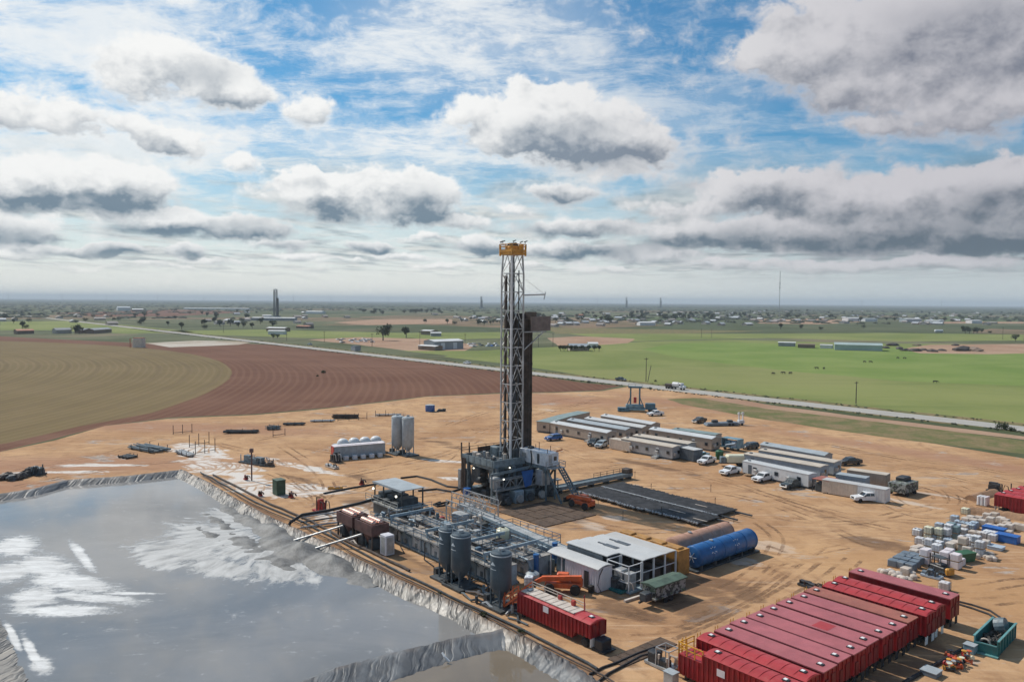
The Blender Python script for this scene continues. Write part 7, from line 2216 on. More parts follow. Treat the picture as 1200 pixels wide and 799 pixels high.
q = MB(); q.lathe([(.5, 0), (.55, .05), (.5, 1.0), (.4, 1.1)], 12)
# white floating tube across the dyke
hose('white_rope', 'short white rope lying across the lined dyke between the ponds', [(519, 764, .2), (522, 769, -.1), (527, 775, -.5)], .12, 'white_paint')
# stakes round the pipe rack
stk = None
for px, py in ((555 + 175, 608), (775, 603), (833, 576), (838, 592), (860, 612), (763, 575), (701, 590), (744, 560)):
    if stk is None:
        q = MB(); q.tube((0, 0, 0), (0, 0, 1.5), .05, 5); q.bx(-.06, .06, -.06, .06, 1.2, 1.5)
        stk = tag(q.build('marker_stake', 'rig_brown'), 'thin marker stake in the sand round the pipe rack', 'stake', 'stakes round the pipe rack', at(px, py), 0)
    else:
        dup(stk, at(px, py))
# ------------------------------------------------------------------ wheel tracks pressed into the sand
m, g = newmat('track_soil')
P = g.pos()
n = g.noise(P, .5, 5, .65)
g.put(g.bs.inputs['Base Color'], g.mix(n, (.17, .098, .060), (.33, .20, .12)))
g.bs.inputs['Roughness'].default_value = .95; g.bs.inputs['Specular IOR Level'].default_value = .08
tp = g.n('ShaderNodeBsdfTransparent'); mx = g.n('ShaderNodeMixShader')
g.put(mx.inputs[0], g.mul(g.smooth(g.noise(P, .14, 4, .6), .40, .62), g.mul(g.smooth(g.noise(P, 1.1, 3, .6), .25, .6), .55)))
g.nt.links.new(tp.outputs[0], mx.inputs[1]); g.nt.links.new(g.bs.outputs[0], mx.inputs[2]); g.nt.links.new(mx.outputs[0], g.out.inputs[0])
_tz = [0]
def spline(ps, k=14):
    o = []
    n_ = len(ps)
    for i in range(n_ - 1):
        a, b, c, d = ps[max(0, i - 1)], ps[i], ps[i + 1], ps[min(n_ - 1, i + 2)]
        for j in range(k):
            t = j / k
            o.append(.5 * ((2 * b) + (c - a) * t + (2 * a - 5 * b + 4 * c - d) * t * t + (3 * b - a - 3 * c + d) * t ** 3))
    o.append(ps[-1])
    return o
def track(pxs, w=.55, gap=1.9):
    ps = spline([at(*p).to_2d() for p in pxs])
    vs, fs = [], []
    _tz[0] += 1
    z = .003 + .0007 * _tz[0]
    for s in (-1, 1):
        k = len(vs)
        for i, p in enumerate(ps):
            d = (ps[min(i + 1, len(ps) - 1)] - ps[max(i - 1, 0)]).normalized()
            nv = Vector((-d.y, d.x))
            for e in (-1, 1):
                q = p + nv * (s * gap / 2 + e * w / 2 * (1 + .4 * mnoise.noise(Vector((p.x * .6, p.y * .6, s * 3 + e)))))
                vs.append((q.x, q.y, z))
        fs += [(k + 2 * i, k + 2 * i + 2, k + 2 * i + 3, k + 2 * i + 1) for i in range(len(ps) - 1)]
    me = bpy.data.meshes.new('tyre_track'); me.from_pydata(vs, [], fs); me.materials.append(MATS['track_soil'])
    o = bpy.data.objects.new('tyre_track', me); COL.objects.link(o); structure(o)
for t_ in (((255, 520), (310, 535), (345, 560), (368, 578), (375, 592), (350, 600)), ((262, 540), (300, 548), (345, 566), (372, 580), (420, 575), (470, 556)), ((330, 522), (365, 545), (385, 568), (376, 586), (352, 575)),
           ((300, 515), (350, 508), (400, 510), (430, 520), (400, 530), (360, 525)), ((420, 575), (470, 552), (530, 540), (545, 525)), ((395, 560), (450, 548), (520, 532), (560, 515)), ((420, 520), (480, 508), (540, 505), (600, 495), (660, 478), (720, 463)),
           ((520, 500), (580, 480), (650, 470), (700, 464), (760, 458)), ((560, 508), (620, 488), (690, 473), (750, 462)), ((690, 560), (740, 552), (800, 556), (870, 572), (940, 590), (1010, 606), (1090, 612)),
           ((700, 548), (760, 545), (830, 556), (900, 580), (960, 600), (1040, 620)), ((740, 570), (830, 575), (900, 590), (960, 612), (1010, 635), (1040, 640)), ((880, 600), (940, 610), (1000, 612), (1060, 600), (1100, 590), (1090, 575), (1050, 572)),
           ((1050, 600), (1090, 600), (1118, 588), (1105, 572), (1070, 568), (1045, 580), (1060, 592)), ((1040, 590), (1080, 605), (1130, 598), (1140, 580), (1110, 565)), ((1020, 545), (1080, 552), (1140, 566), (1200, 585)), ((980, 530), (1060, 545), (1140, 555), (1220, 572)),
           ((870, 505), (940, 516), (1040, 534), (1140, 548), (1230, 565)), ((800, 498), (880, 510), (960, 520), (1060, 540)), ((740, 725), (780, 715), (830, 700), (870, 680), (900, 655), (910, 630), (890, 612)),
           ((735, 740), (790, 735), (840, 715), (890, 690), (930, 660), (960, 640)), ((690, 715), (740, 722), (790, 728), (840, 718)), ((660, 705), (720, 712), (770, 725), (820, 735)), ((870, 665), (910, 660), (950, 648), (990, 640)), ((650, 600), (690, 612), (740, 622), (800, 622), (860, 630), (920, 650)),
           ((60, 548), (110, 540), (160, 528), (210, 518), (270, 510)), ((0, 556), (60, 543), (130, 530), (190, 512), (260, 500), (340, 494)), ((20, 570), (90, 556), (160, 545), (210, 540)), ((1110, 700), (1150, 705), (1200, 700)), ((1090, 690), (1140, 690), (1190, 682), (1230, 680)),
           ((820, 770), (860, 745), (900, 720), (945, 695), (980, 672), (1000, 655)), ((780, 745), (830, 725), (880, 700), (930, 672), (960, 650)), ((570, 500), (600, 505), (640, 520), (680, 535), (730, 545)), ((430, 600), (470, 585), (520, 575), (545, 560)), ((1000, 560), (1060, 565), (1100, 575), (1140, 590), (1160, 610))):
    track(t_, random.choice((.45, .6, .75)), random.choice((1.8, 2.0, 2.3)))

# ------------------------------------------------------------------ distance
paint('house_wall', (.50, .46, .41), .7, var=.1, dirtamt=.2, sc=.1, tint=.9)
m, g = newmat('house_roof')
r_ = g.rand()
g.put(g.bs.inputs['Base Color'], g.mix(g.smooth(r_, .55, .56), g.mix(g.m('FRACT', g.mul(r_, 7.3)), (.20, .18, .17), (.34, .29, .26)), g.mix(g.m('FRACT', g.mul(r_, 13.1)), (.42, .45, .48), (.62, .62, .61))))
g.bs.inputs['Roughness'].default_value = .7
m, g = newmat('leaves')
P = g.pos(); r_ = g.rand()
c = g.mix(g.smooth(g.noise(P, .5, 4, .6), .3, .7), (.028, .040, .018), (.060, .080, .032))
g.put(g.bs.inputs['Base Color'], g.mix(r_, c, g.mix(.5, c, (.075, .075, .035))))
g.bs.inputs['Roughness'].default_value = .8; g.bs.inputs['Specular IOR Level'].default_value = .15
paint('bark', (.09, .07, .055), .9, var=.3)
paint('scrub_leaf', (.048, .058, .030), .9, var=.4, dirt=(.08, .085, .045), dirtamt=.5, sc=.05)
paint('far_white', (.66, .66, .65), .6, var=.06, dirtamt=.1, sc=.1)
paint('far_grey', (.30, .31, .32), .6, var=.15, dirtamt=.2, sc=.1)
paint('far_brown', (.22, .16, .12), .7, var=.2, dirtamt=.2, sc=.1)
paint('far_rust', (.42, .16, .09), .7, var=.2, dirtamt=.2, sc=.1)
paint('far_sage', (.36, .44, .42), .6, var=.1, dirtamt=.15, sc=.1)
paint('hide_black', (.02, .017, .015), .8, var=.3)
def leafball(seed, lobes, nleaf, size):
    rn_ = random.Random(seed)
    q = MB()
    for cx_, cy_, cz_, rr in lobes:
        for i in range(nleaf):
            u = Vector((rn_.gauss(0, 1), rn_.gauss(0, 1), rn_.gauss(0, 1))).normalized()
            p = Vector((cx_, cy_, cz_)) + u * rr * (rn_.random() ** .4) * (1 + .25 * mnoise.noise(u * 2.5 + Vector((seed, 0, 0))))
            a = Vector((rn_.gauss(0, 1), rn_.gauss(0, 1), rn_.gauss(0, 1))).normalized()
            b = a.cross(u + Vector((.01, .02, .03))).normalized()
            s = size * rn_.uniform(.6, 1.3)
            q.face([p + a * s, p + b * s * .7, p - a * s, p - b * s * .7])
    return q
def make_tree(seed, h, w):
    rn_ = random.Random(seed)
    t = thing('tree', '', 'tree', (0, 0, 0), 0)
    q = MB(); q.tube((0, 0, 0), (.1, 0, h * .5), .05 * h * .8, 7, .02 * h)
    for i in range(4):
        a = i * 1.6 + seed
        q.tube((.1, 0, h * (.25 + .05 * i)), (math.cos(a) * w * .3, math.sin(a) * w * .3, h * .62), .018 * h, 5, .008 * h)
    q.build('trunk', 'bark', t)
    lobes = [(rn_.uniform(-.32, .32) * w, rn_.uniform(-.32, .32) * w, h * rn_.uniform(.38, .8), w * rn_.uniform(.16, .28)) for i in range(9)] + [(0, 0, h * .6, w * .3)]
    leafball(seed, lobes, 75, h * .045).build('crown', 'leaves', t)
    return t
TR = [make_tree(1, 8, 8.5), make_tree(2, 9, 7), make_tree(3, 6, 8.5)]
_used = [False] * 3
def tree(px, py, s=1.0, label='dark green tree standing in the far town', group='trees of the far town', k=None):
    k = random.randrange(3) if k is None else k
    p = at(px, py)
    if not _used[k]:
        _used[k] = True
        t = TR[k]; t.location = p; t.scale = (s,) * 3; t.rotation_euler = (0, 0, random.uniform(0, 6)); t['label'] = label; t['group'] = group
        return t
    return dup(TR[k], p, random.uniform(0, 6), label, group, s)
random.seed(101)
tree(449, 399, 2.05, 'biggest dark tree, standing alone behind the scrap yard by the highway', 'tall trees left of the rig', 0)
tree(476, 396, 1.5, 'grey green tree between the biggest tree and the white roofed sheds', 'tall trees left of the rig', 1)
for i, px in enumerate((1131, 1136, 1141, 1145)):
    tree(px, 391, 1.35 - .1 * i, 'dark tree in the round clump near the right edge beyond the pasture', 'clump of trees near the right edge', 0)
for px in (657, 661, 665, 669, 675, 682, 690, 697, 702):
    tree(px, 411.5, .62, 'small dark cypress-like tree round the house in the green field', 'trees round the lone house', 1)
for px, py, s in ((30, 386, 1.0), (26, 385, 1.2), (88, 391, 1.3), (93, 391, 1.1), (5, 375, 1.2), (213, 386, 1.2), (185, 371, 1.2), (222, 368, 1.2), (270, 382, 1.3), (258, 383, 1.1), (285, 384, 1.2), (240, 386, 1.0), (197, 382, .9), (320, 397, .7), (325, 396.5, .6), (498, 379, 1.0), (533, 381, 1.1), (560, 381, 1.1), (915, 386, 1.2), (938, 386, 1.0), (962, 387, .9), (1012, 385, 1.0), (1150, 390, .8), (1160, 391, .7), (1190, 400, 1.0)):
    tree(px, py, s, 'dark green tree among the scattered farm buildings in the middle distance', 'trees of the middle distance')
def scatter(n, x0, x1, y0, y1, s0, s1):
    for _ in range(n):
        tree(random.uniform(x0, x1), random.uniform(y0, y1), random.uniform(s0, s1))
scatter(30, 420, 520, 364.5, 369, 1.2, 1.9)
scatter(46, 735, 835, 367, 376, 1.2, 2.0)
scatter(36, 610, 720, 368, 380, 1.1, 1.7)
scatter(26, 840, 960, 365, 374, 1.1, 1.7)
scatter(36, 960, 1200, 365, 378, 1.0, 1.6)
scatter(26, 150, 320, 365, 385, 1.0, 1.5)
scatter(14, 0, 140, 364, 380, .8, 1.2)
scatter(16, 520, 600, 366, 382, .8, 1.2)
# houses
hs_ = thing('house', 'small pale house among trees in the far town', 'house', at(640, 375), 0, 'houses of the far town')
q = MB(); q.bx(-6, 6, -4, 4, 0, 2.8); q.solid([(-6, -4, 2.8), (-6, 4, 2.8), (-6, 0, 4.6), (-5.8, -4, 2.8), (-5.8, 4, 2.8), (-5.8, 0, 4.6)], [(0, 1, 2), (3, 5, 4)]); q.solid([(6, -4, 2.8), (6, 4, 2.8), (6, 0, 4.6), (5.8, -4, 2.8), (5.8, 4, 2.8), (5.8, 0, 4.6)], [(0, 1, 2), (3, 5, 4)]); q.build('wall', 'house_wall', hs_)
q = MB(); q.solid([(-6.4, -4.6, 2.6), (6.4, -4.6, 2.6), (6.4, 0, 4.75), (-6.4, 0, 4.75), (6.4, 4.6, 2.6), (-6.4, 4.6, 2.6)], [(0, 1, 2, 3), (3, 2, 4, 5)]); q.build('roof', 'house_roof', hs_)
def houses(n, x0, x1, y0, y1):
    for _ in range(n):
        dup(hs_, at(random.uniform(x0, x1), random.uniform(y0, y1)), random.choice((TH, TH + R(90))) + R(random.uniform(-8, 8)), sc=(random.uniform(.8, 1.6), random.uniform(.9, 1.5), random.uniform(.9, 1.2)))
houses(34, 610, 730, 367, 383); houses(40, 730, 880, 366, 383); houses(34, 880, 1060, 365, 380); houses(34, 1060, 1200, 366, 381); houses(14, 500, 610, 366, 380); houses(18, 230, 420, 366, 382); houses(9, 0, 140, 368, 382)
# sheds one can tell apart
def shed(p, q_, D, H, label, wall='far_grey', roof='far_white', ridge=1.2, doors=0):
    A, B = at(*p), at(*q_)
    L = (B - A).length
    t = thing('shed', label, 'shed', A, heading(A, B), 'sheds and barns in the distance')
    k = MB(); k.bx(0, L, 0, D, 0, H)
    for x in (0, L - .2):
        k.solid([(x, 0, H), (x, D, H), (x, D / 2, H + ridge), (x + .2, 0, H), (x + .2, D, H), (x + .2, D / 2, H + ridge)], [(0, 1, 2), (3, 5, 4)])
    w_ = k.build('wall', wall, t)
    k = MB(); k.solid([(-.4, -.6, H - .1), (L + .4, -.6, H - .1), (L + .4, D / 2, H + ridge + .1), (-.4, D / 2, H + ridge + .1), (L + .4, D + .6, H - .1), (-.4, D + .6, H - .1)], [(0, 1, 2, 3), (3, 2, 4, 5)]); k.build('roof', roof, t)
    for i in range(doors):
        x = L * (i + .7) / (doors + .4)
        k = MB(); k.bx(x - 1.9, x + 1.9, -.12, -.02, .1, H * .8); k.build('door', 'far_white', w_)
shed((509, 410), (543, 408.5), 14, 6.5, 'large grey walled shed with a white roof and two white doors by the highway', doors=2)
shed((490, 409.5), (510, 410.8), 8, 3.2, 'low white roofed lean-to at the left end of the large shed', 'far_brown', 'far_white', .5)
shed((493, 392), (505, 392.5), 12, 4.5, 'white roofed shed behind the large shed by the highway', 'far_brown', 'far_white', .8)
shed((505, 394), (517, 394), 10, 3.5, 'second white roofed shed behind the large shed', 'far_grey', 'far_white', .8)
shed((312, 388), (333, 388.5), 12, 4.0, 'white roofed shed left of the rig, next to the far highway bend', 'far_brown', 'far_white', .8)
shed((314, 391.8), (333, 392), 8, 4.0, 'white walled shed in front of the brown one beside the highway', 'far_white', 'far_white', .6)
shed((347, 384.5), (362, 385), 9, 3.0, 'low brown barn right of the white roofed sheds', 'far_brown', 'far_rust', .8)
shed((138, 364.2), (153, 364.2), 40, 10, 'big pale blue roofed barn far off on the left', 'far_white', 'roof_grey', 3)
shed((155, 365), (168, 365), 25, 6, 'long white barn beside the pale blue roofed one on the left', 'far_brown', 'far_white', 2)
shed((215, 362.6), (290, 363.2), 30, 5, 'very long white building on the horizon at the left', 'far_white', 'far_white', 1)
shed((308, 372.5), (318, 372.5), 14, 5, 'small white barn below the distant rig', 'far_white', 'far_white', 1.2)
shed((295, 375.5), (345, 376), 14, 5, 'row of pale sheds at the foot of the distant drilling rig', 'far_grey', 'far_white', 1)
shed((358, 367.5), (377, 367.8), 18, 6, 'white barn right of the distant drilling rig', 'far_white', 'far_white', 1.5)
shed((20, 391.5), (40, 391), 9, 3.6, 'orange roofed house at the far left edge above the ploughed field', 'far_brown', 'far_rust', 1.3)
shed((66, 391), (84, 390.5), 9, 4, 'grey roofed house left of the dark tree on the left side', 'house_wall', 'far_grey', 1.8)
shed((95, 390.5), (107, 390), 9, 3.5, 'grey roofed house right of the dark tree on the left side', 'far_brown', 'far_grey', 1.5)
shed((110, 391), (131, 389.5), 10, 4, 'long dark roofed house between the left farm and the highway', 'far_brown', 'far_grey', 1.6)
shed((978, 410), (1034, 411.5), 16, 4.6, 'long sage green roofed barn in the green pasture on the right', 'far_sage', 'far_sage', 1.4)
shed((961, 408), (975, 408.5), 5, 3, 'white box shed at the left end of the sage green barn', 'far_white', 'far_white', .3)
shed((912, 405.5), (932, 406), 6, 3.4, 'pale grey shed at the left of the pasture barn', 'far_grey', 'far_white', .4)
shed((935, 407.5), (955, 408), 8, 3, 'long dark brown hay stack shed beside the pasture barn', 'far_brown', 'far_brown', .4)
shed((668, 411), (690, 411), 10, 3.5, 'lone pale roofed house ringed by small dark trees in the green field', 'house_wall', 'roof_grey', 1.8)
shed((690, 407.5), (701, 407.5), 8, 3.5, 'small white roofed building behind the lone house', 'far_white', 'far_white', 1.0)
shed((994, 376.5), (1012, 376.5), 20, 7, 'white walled hall in the far town right of the rig', 'far_white', 'far_white', 1.2)
shed((1014, 376.8), (1028, 376.8), 20, 6, 'second white hall in the far town, right of the first', 'far_white', 'roof_grey', 1.2)
shed((1062, 377.5), (1080, 377.5), 20, 7, 'pale blue walled hall in the far town on the right', 'roof_grey', 'far_white', 1.2)
shed((1083, 379), (1100, 379.5), 16, 6, 'broad pale hall right of the pale blue one', 'far_white', 'far_white', 1)
shed((1139, 379), (1151, 379), 16, 6, 'white fronted hall near the right edge of the far town', 'far_white', 'far_white', 1)
shed((676, 371.5), (684, 371.5), 14, 5, 'small rust red roofed building in the far town near the rig', 'far_brown', 'far_rust', 2)
shed((750, 381.5), (768, 381.5), 14, 5, 'white roofed building at the near edge of the far town', 'far_white', 'far_white', 1.5)
t = thing('storage_tank', 'tan box shaped tank standing by the pale lot in the ploughed field', 'tank', at(163, 407), 0)
q = MB(); q.bevbox(-4, 4, -3, 3, 0, 7, .6); q.build('shell', 'box_beige', t)
q = MB(); q.bx(-3.5, 3.5, -2.5, 2.5, 7, 7.6); q.bar((-5.5, -3, 0), (-5.5, -3, 7), .5); q.build('roof', 'far_rust', t)
t = thing('gas_tank', 'white lying gas tank in the meadow right of the pasture barn', 'tank', at(1100, 390), 0)
q = MB(); q.lathe([(.4, 0), (1.8, 1), (1.8, 11), (.4, 12)], 14, Matrix.Translation((-6, 0, 2.6)) @ Matrix.Rotation(R(90), 4, 'Y')); q.build('shell', 'far_white', t, True)
for x in (-3.5, 3.5):
    q = MB(); q.bx(x - .4, x + .4, -1, 1, 0, 1.2); q.build('support', 'far_grey', t)
# scrap yard cars
car0 = thing('parked_car', '', 'car', (0, 0, 0), 0)
car_body([(2.2, .4), (2.25, .8), (1.2, 1.0), (.6, 1.45), (-1.3, 1.45), (-2.1, 1.0), (-2.2, .4)], .9, .2).build('body', 'far_white', car0)
q = MB(); q.bx(-1.2, .5, -.84, .84, 1.08, 1.38); q.build('window', 'glass_dark', car0)
car0_used = False
carm = ['far_white', 'car_silver', 'car_blue', 'far_grey', 'far_rust', 'car_dark']
def lot(n, x0, x1, y0, y1, label, group):
    global car0_used
    for i in range(n):
        p = at(random.uniform(x0, x1), random.uniform(y0, y1))
        rz = TH + R(random.choice((0, 90)) + random.uniform(-15, 15))
        if not car0_used:
            car0.location = p; car0.rotation_euler = (0, 0, rz); car0['label'] = label; car0['group'] = group; car0_used = True
        else:
            o = dup(car0, p, rz, label, group)
            b_ = o.children[0]
            b_.data = b_.data if i % 2 else bodies[random.randrange(len(bodies))]
bodies = []
for mm in carm:
    me = car0.children[0].data.copy(); me.materials[0] = MATS[mm]; bodies.append(me)
lot(26, 396, 438, 397.5, 402.5, 'old car parked in the crowded scrap yard beside the highway', 'cars in the scrap yard')
lot(14, 550, 586, 403.5, 406.5, 'parked car in the yard right of the large white roofed shed', 'cars right of the large shed')
t = thing('billboard_box', 'dark box structure standing at the highway edge beyond the ploughed field', 'box', at(417, 412), TH)
q = MB(); q.bx(-3, 3, -2.4, 2.4, .6, 4.2); q.build('wall', 'far_grey', t)
q = MB(); q.bx(-3.2, 3.2, -2.6, 2.6, 4.2, 4.4); q.build('roof', 'trim_dark', t)
# heaps of junk on the bare lot beside the pasture barn
random.seed(140)
for k, (px, py, s_) in enumerate(((1038, 408, 1.6), (1046, 405, 2.2), (1054, 409, 1.8), (1062, 411, 1.6), (1072, 411.5, 2.0), (1082, 410.5, 1.6), (1092, 412, 2.0), (1104, 411, 1.4), (1128, 411, 3.4), (1142, 411.5, 3.0), (1075, 405, 1.3), (1120, 405, 1.4))):
    q = MB(); q.lathe([(.2, 0), (1.6, .1), (1.7, .5), (.9, 1.0), (.2, 1.15)], 10)
    for v in q.v:
        v += Vector((mnoise.noise(v * .9 + Vector((k, 0, 0))), mnoise.noise(v * .9 + Vector((0, k, 0))), .4 * mnoise.noise(v + Vector((0, 0, k))))) * .8
        v.z = max(0, v.z)
    o = tag(q.build('junk_heap', random.choice(['scrap', 'rig_brown', 'far_brown'])), 'dark junk heap on the bare soil right of the sage green barn', 'junk heap', 'junk heaps beside the pasture barn', at(px, py, .02), random.uniform(0, 6)); o.scale = (s_ * 1.6, s_, s_)
# poles
pole0 = None
for px, py, h, lb in ((1003, 473, 8.5, 'utility pole by the highway in front of the wide pasture on the right'), (757, 447, 11.5, 'tall utility pole beside the highway right of the rig'), (336, 399, 10, 'utility pole at the highway left of the dark box structure'), (436, 406.5, 11, 'utility pole at the scrap yard beside the highway'), (380, 401, 10, 'utility pole in front of the left of the scrap yard'), (492, 407, 13, 'utility pole at the left of the large white roofed shed'), (545, 405, 10, 'utility pole at the right of the large shed'), (631, 407, 11, 'left one of the poles close behind the rig mast'), (648, 406, 11, 'right one of the poles close behind the rig mast'), (822, 396, 10, 'left one of two poles at the near edge of the far town'), (834, 396, 10, 'right one of two poles at the near edge of the far town'), (1175, 398, 14, 'thick pole near the right edge beyond the pasture'), (262, 390, 10, 'utility pole at the far highway on the left'), (590, 400, 10, 'utility pole just left of the rig mast')):
    if pole0 is None:
        pole0 = thing('utility_pole', lb, 'pole', at(px, py), R(40), 'utility poles')
        q = MB(); q.tube((0, 0, 0), (0, 0, 10), .20, 7, .15); q.build('pole', 'pole_wood', pole0)
        q = MB(); q.bx(-1.3, 1.3, -.08, .08, 9.3, 9.5); q.tube((-1.1, 0, 9.5), (-1.1, 0, 9.8), .06, 5); q.tube((1.1, 0, 9.5), (1.1, 0, 9.8), .06, 5); q.build('crossarm', 'pole_wood', pole0)
        pole0.scale = (1, 1, h / 10)
    else:
        dup(pole0, at(px, py), R(40), lb, sc=(1, 1, h / 10))
q = MB(); q.tube((0, 0, 0), (1.6, .6, 8.0), .17, 7, .13)
tag(q.build('leaning_pole', 'pole_wood'), 'leaning short pole next to the tall utility pole right of the rig', 'pole', loc=at(759, 447.5), rz=0)
t = thing('radio_mast', 'tall thin radio mast rising over the horizon on the right', 'mast', at(913, 372.5), 0)
q = MB()
for a in (0, 120, 240):
    c_, s_ = math.cos(R(a)), math.sin(R(a))
    q.bar((c_ * .7, s_ * .7, 0), (c_ * .5, s_ * .5, 122), .35)
for i in range(40):
    z = i * 3
    a0, a1 = R(120 * (i % 3)), R(120 * ((i + 1) % 3))
    q.bar((.65 * math.cos(a0), .65 * math.sin(a0), z), (.65 * math.cos(a1), .65 * math.sin(a1), z + 3), .2)
q.build('lattice', 'far_grey', t)
for z in (77, 88):
    q = MB(); q.bevbox(-1.6, 1.6, -1.6, 1.6, z, z + 3, .3); q.build('antenna', 'far_grey', t)
def far_rig(px, py, h, label):
    t = thing('distant_rig', label, 'drilling rig', at(px, py), TH, 'drilling rigs far off')
    q = MB(); w = h * .05
    for sx in (-1, 1):
        for sy in (-1, 1):
            q.bar((sx * w, sy * w, h * .12), (sx * w * .8, sy * w * .8, h), .9)
    for i in range(12):
        z = h * (.14 + .07 * i)
        for a, b in (((-1, -1), (1, -1)), ((1, -1), (1, 1))):
            q.bar((a[0] * w, a[1] * w, z), (b[0] * w * .95, b[1] * w * .95, z + h * .07), .5); q.bar((a[0] * w, a[1] * w, z), (b[0] * w, b[1] * w, z), .5)
    q.build('mast', 'rig_dark', t)
    q = MB(); q.bx(-w * 3, w * 3, -w * 2.4, w * 2.4, h * .09, h * .14)
    for sx in (-1, 1):
        for sy in (-1, 1):
            q.bar((sx * w * 2.6, sy * w * 2, 0), (sx * w * 2.2, sy * w * 2, h * .1), 1.0)
    q.build('floor', 'rig_grey', t)
    q = MB(); q.bx(-w * .6, w * .8, w * .8, w * 1.9, h * .14, h * .74); q.build('racked_pipe', 'rig_dark', t)
    q = MB(); q.bx(-w * 1.1, w * 1.1, -w * 1.1, w * 1.1, h, h * 1.04); q.build('crown', 'far_white', t)
far_rig(323, 375, 55, 'dark drilling rig standing far off on the left beyond the fields')
far_rig(564, 362.5, 58, 'tiny drilling rig near the horizon just left of the big mast')
far_rig(734, 361.5, 66, 'left one of two tiny rigs on the horizon right of the big mast')
far_rig(774, 361.5, 66, 'right one of two tiny rigs on the horizon right of the big mast')
wt = None
for i, px in enumerate((10, 73, 125, 185, 239, 291, 344, 388, 431, 455, 477, 493, 525, 610, 655, 700, 1010, 1103)):
    p = at(px, 353 + (px - 600) * .0075 + 3.9)
    if wt is None:
        wt = thing('wind_turbine', 'tiny wind turbine standing on the horizon', 'wind turbine', p, 0, 'wind turbines on the horizon')
        q = MB(); q.tube((0, 0, 0), (0, 0, 72), 2.4, 8, 1.3); q.build('tower', 'far_grey', wt)
        q = MB(); q.bx(-1.6, 1.6, -3.5, 4, 71, 74.5); q.build('nacelle', 'far_grey', wt)
        for a in (90, 210, 330):
            q = MB(); q.bar((0, -4, 72.8), (38 * math.cos(R(a)), -4, 72.8 + 38 * math.sin(R(a))), 1.2, .5); q.build('blade', 'far_grey', wt)
    else:
        dup(wt, p, R(random.uniform(-50, 50)))
# cattle in the pasture
me = bpy.data.meshes.new('cow')
J = [((0, 0, 1.05), .30), ((.55, 0, 1.08), .36), ((-.6, 0, 1.1), .34), ((-.95, 0, 1.15), .22), ((.95, 0, 1.15), .24), ((1.25, 0, 1.0), .17), ((1.55, 0, .72), .12), ((1.7, 0, .58), .09),
     ((.62, .2, .75), .14), ((.62, .22, .4), .08), ((.64, .22, .0), .07), ((.62, -.2, .75), .14), ((.62, -.22, .4), .08), ((.64, -.22, .0), .07),
     ((-.75, .2, .78), .17), ((-.85, .22, .42), .08), ((-.8, .22, .0), .07), ((-.75, -.2, .78), .17), ((-.85, -.22, .42), .08), ((-.8, -.22, .0), .07), ((-1.08, 0, .8), .04), ((-1.1, 0, .45), .04)]
ED = [(0, 1), (0, 2), (2, 3), (1, 4), (4, 5), (5, 6), (6, 7), (1, 8), (8, 9), (9, 10), (1, 11), (11, 12), (12, 13), (2, 14), (14, 15), (15, 16), (2, 17), (17, 18), (18, 19), (3, 20), (20, 21)]
me.from_pydata([j[0] for j in J], ED, [])
tmp = bpy.data.objects.new('cow_skeleton', me); COL.objects.link(tmp)
tmp.modifiers.new('skin', 'SKIN'); ss = tmp.modifiers.new('sub', 'SUBSURF'); ss.levels = ss.render_levels = 1
for i, (_, r_) in enumerate(J):
    me.skin_vertices[0].data[i].radius = (r_, r_)
me.skin_vertices[0].data[0].use_root = True
dg = bpy.context.evaluated_depsgraph_get()
cme = bpy.data.meshes.new_from_object(tmp.evaluated_get(dg))
bpy.data.objects.remove(tmp)
cme.name = 'cow'; cme.materials.clear(); cme.materials.append(MATS['hide_black'])
cow = None
for px, py in ((918, 438.3), (926, 438.6), (957, 432.6), (965.5, 432.8), (1013, 425), (1020.5, 425.2), (1052, 420.4), (1060, 420.6), (906, 439), (1096, 449)):
    p = at(px, py)
    if cow is None:
        cow = bpy.data.objects.new('cow', cme); COL.objects.link(cow)
        tag(cow, 'black cow grazing in the green pasture on the right', 'cow', 'cattle grazing in the pasture', p, random.uniform(0, 6))
    else:
        dup(cow, p, random.uniform(0, 6))
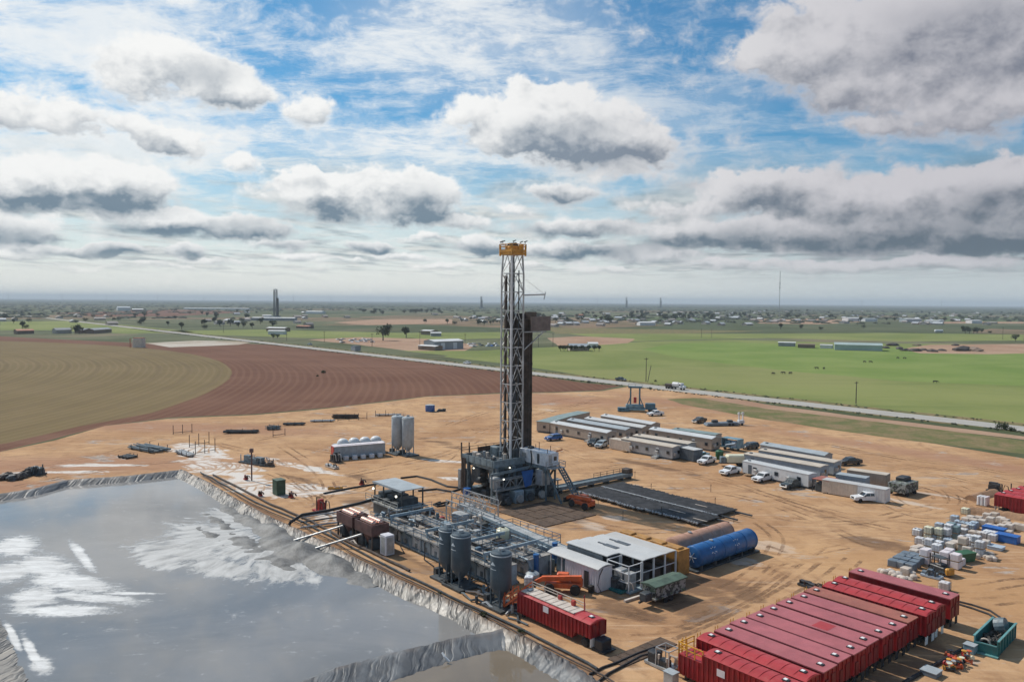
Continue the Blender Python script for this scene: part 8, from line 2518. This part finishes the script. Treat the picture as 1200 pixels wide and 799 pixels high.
# bushes along the verge and by the pond
bush0 = None
for px, py, s, lb, gp in [(1175, 503, 1.6, 'large pale green bush at the highway edge on the right', 'bushes at the highway'), (1186, 505, .9, 'small bush right of the large one at the highway edge', 'bushes at the highway'), (690, 448.5, .8, 'small dark bush at the highway edge right of the mast', 'bushes at the highway'), (762, 456, .7, 'small dark bush in front of the highway near the site entrance', 'bushes at the highway'), (768, 447, .6, 'small bush behind the highway by the tall pole', 'bushes at the highway'), (567, 722.5, .45, 'green tuft on the soil at the pond crest near the single silo', 'weeds at the pond crest'), (610, 742, .4, 'green tuft on the soil at the pond crest near the red pool tank', 'weeds at the pond crest'), (515, 697.5, .35, 'green tuft on the pond crest below the twin silos', 'weeds at the pond crest'), (379, 437, 1.1, 'lone green bush in the ploughed field', 'bushes in the fields'), (372, 441, .6, 'small bush beside the lone one in the ploughed field', 'bushes in the fields')]:
    if bush0 is None:
        q = leafball(77, [(0, 0, .8, .9), (.7, .3, .6, .7), (-.6, .2, .6, .7), (.1, -.6, .5, .7)], 90, .16)
        bush0 = tag(q.build('bush', 'leaves'), lb, 'bush', gp, at(px, py), 0); bush0.scale = (s,) * 3
    else:
        dup(bush0, at(px, py), random.uniform(0, 6), lb, gp, s)
# low scrub: uncountable clumps from the town to the horizon, and rough grass along the road
def clumps(name, label, n, gen, mat_):
    vs, fs = [], []
    for _ in range(n):
        p, s, h = gen()
        k = len(vs)
        m_ = 6
        for ring, (rr, zz) in enumerate(((1, 0), (.95, .5), (.5, .95))):
            for j in range(m_):
                a = 2 * math.pi * j / m_ + ring * .5
                f = rr * random.uniform(.7, 1.25)
                vs.append((p.x + s * f * math.cos(a), p.y + s * f * math.sin(a), h * zz * random.uniform(.75, 1.2)))
        for ring in range(2):
            for j in range(m_):
                fs.append((k + ring * m_ + j, k + ring * m_ + (j + 1) % m_, k + (ring + 1) * m_ + (j + 1) % m_, k + (ring + 1) * m_ + j))
        fs.append(tuple(range(k + 2 * m_, k + 3 * m_)))
    me = bpy.data.meshes.new(name); me.from_pydata(vs, [], fs); me.materials.append(MATS[mat_])
    o = bpy.data.objects.new(name, me); COL.objects.link(o)
    tag(o, label, 'scrub'); o['kind'] = 'stuff'
def g1():
    while True:
        y = 1500 * (8.5 ** random.random()); px = random.uniform(-60, 1260)
        p = Vector(((px - 600) / 930 * y, y, 0))
        if mnoise.noise(Vector((p.x * .0015, p.y * .0007, 4))) > -.12:
            return p, random.uniform(3, 8) * (1 + y / 5000), random.uniform(1.5, 4)
clumps('scrub', 'dark low scrub spread over the far plain to the horizon', 3000, g1, 'scrub_leaf')
def g2():
    t = random.uniform(-180, 900)
    o_ = random.choice((random.uniform(6.5, 10.5), random.uniform(6.5, 8.5), random.uniform(-12, -6.6)))
    p = ra + rd * t + rn * o_
    return Vector((p.x, p.y, 0)), random.uniform(.25, .7), random.uniform(.15, .42)
clumps('rough_grass', 'rough dark grass tufts along both edges of the highway', 1500, g2, 'scrub_leaf')
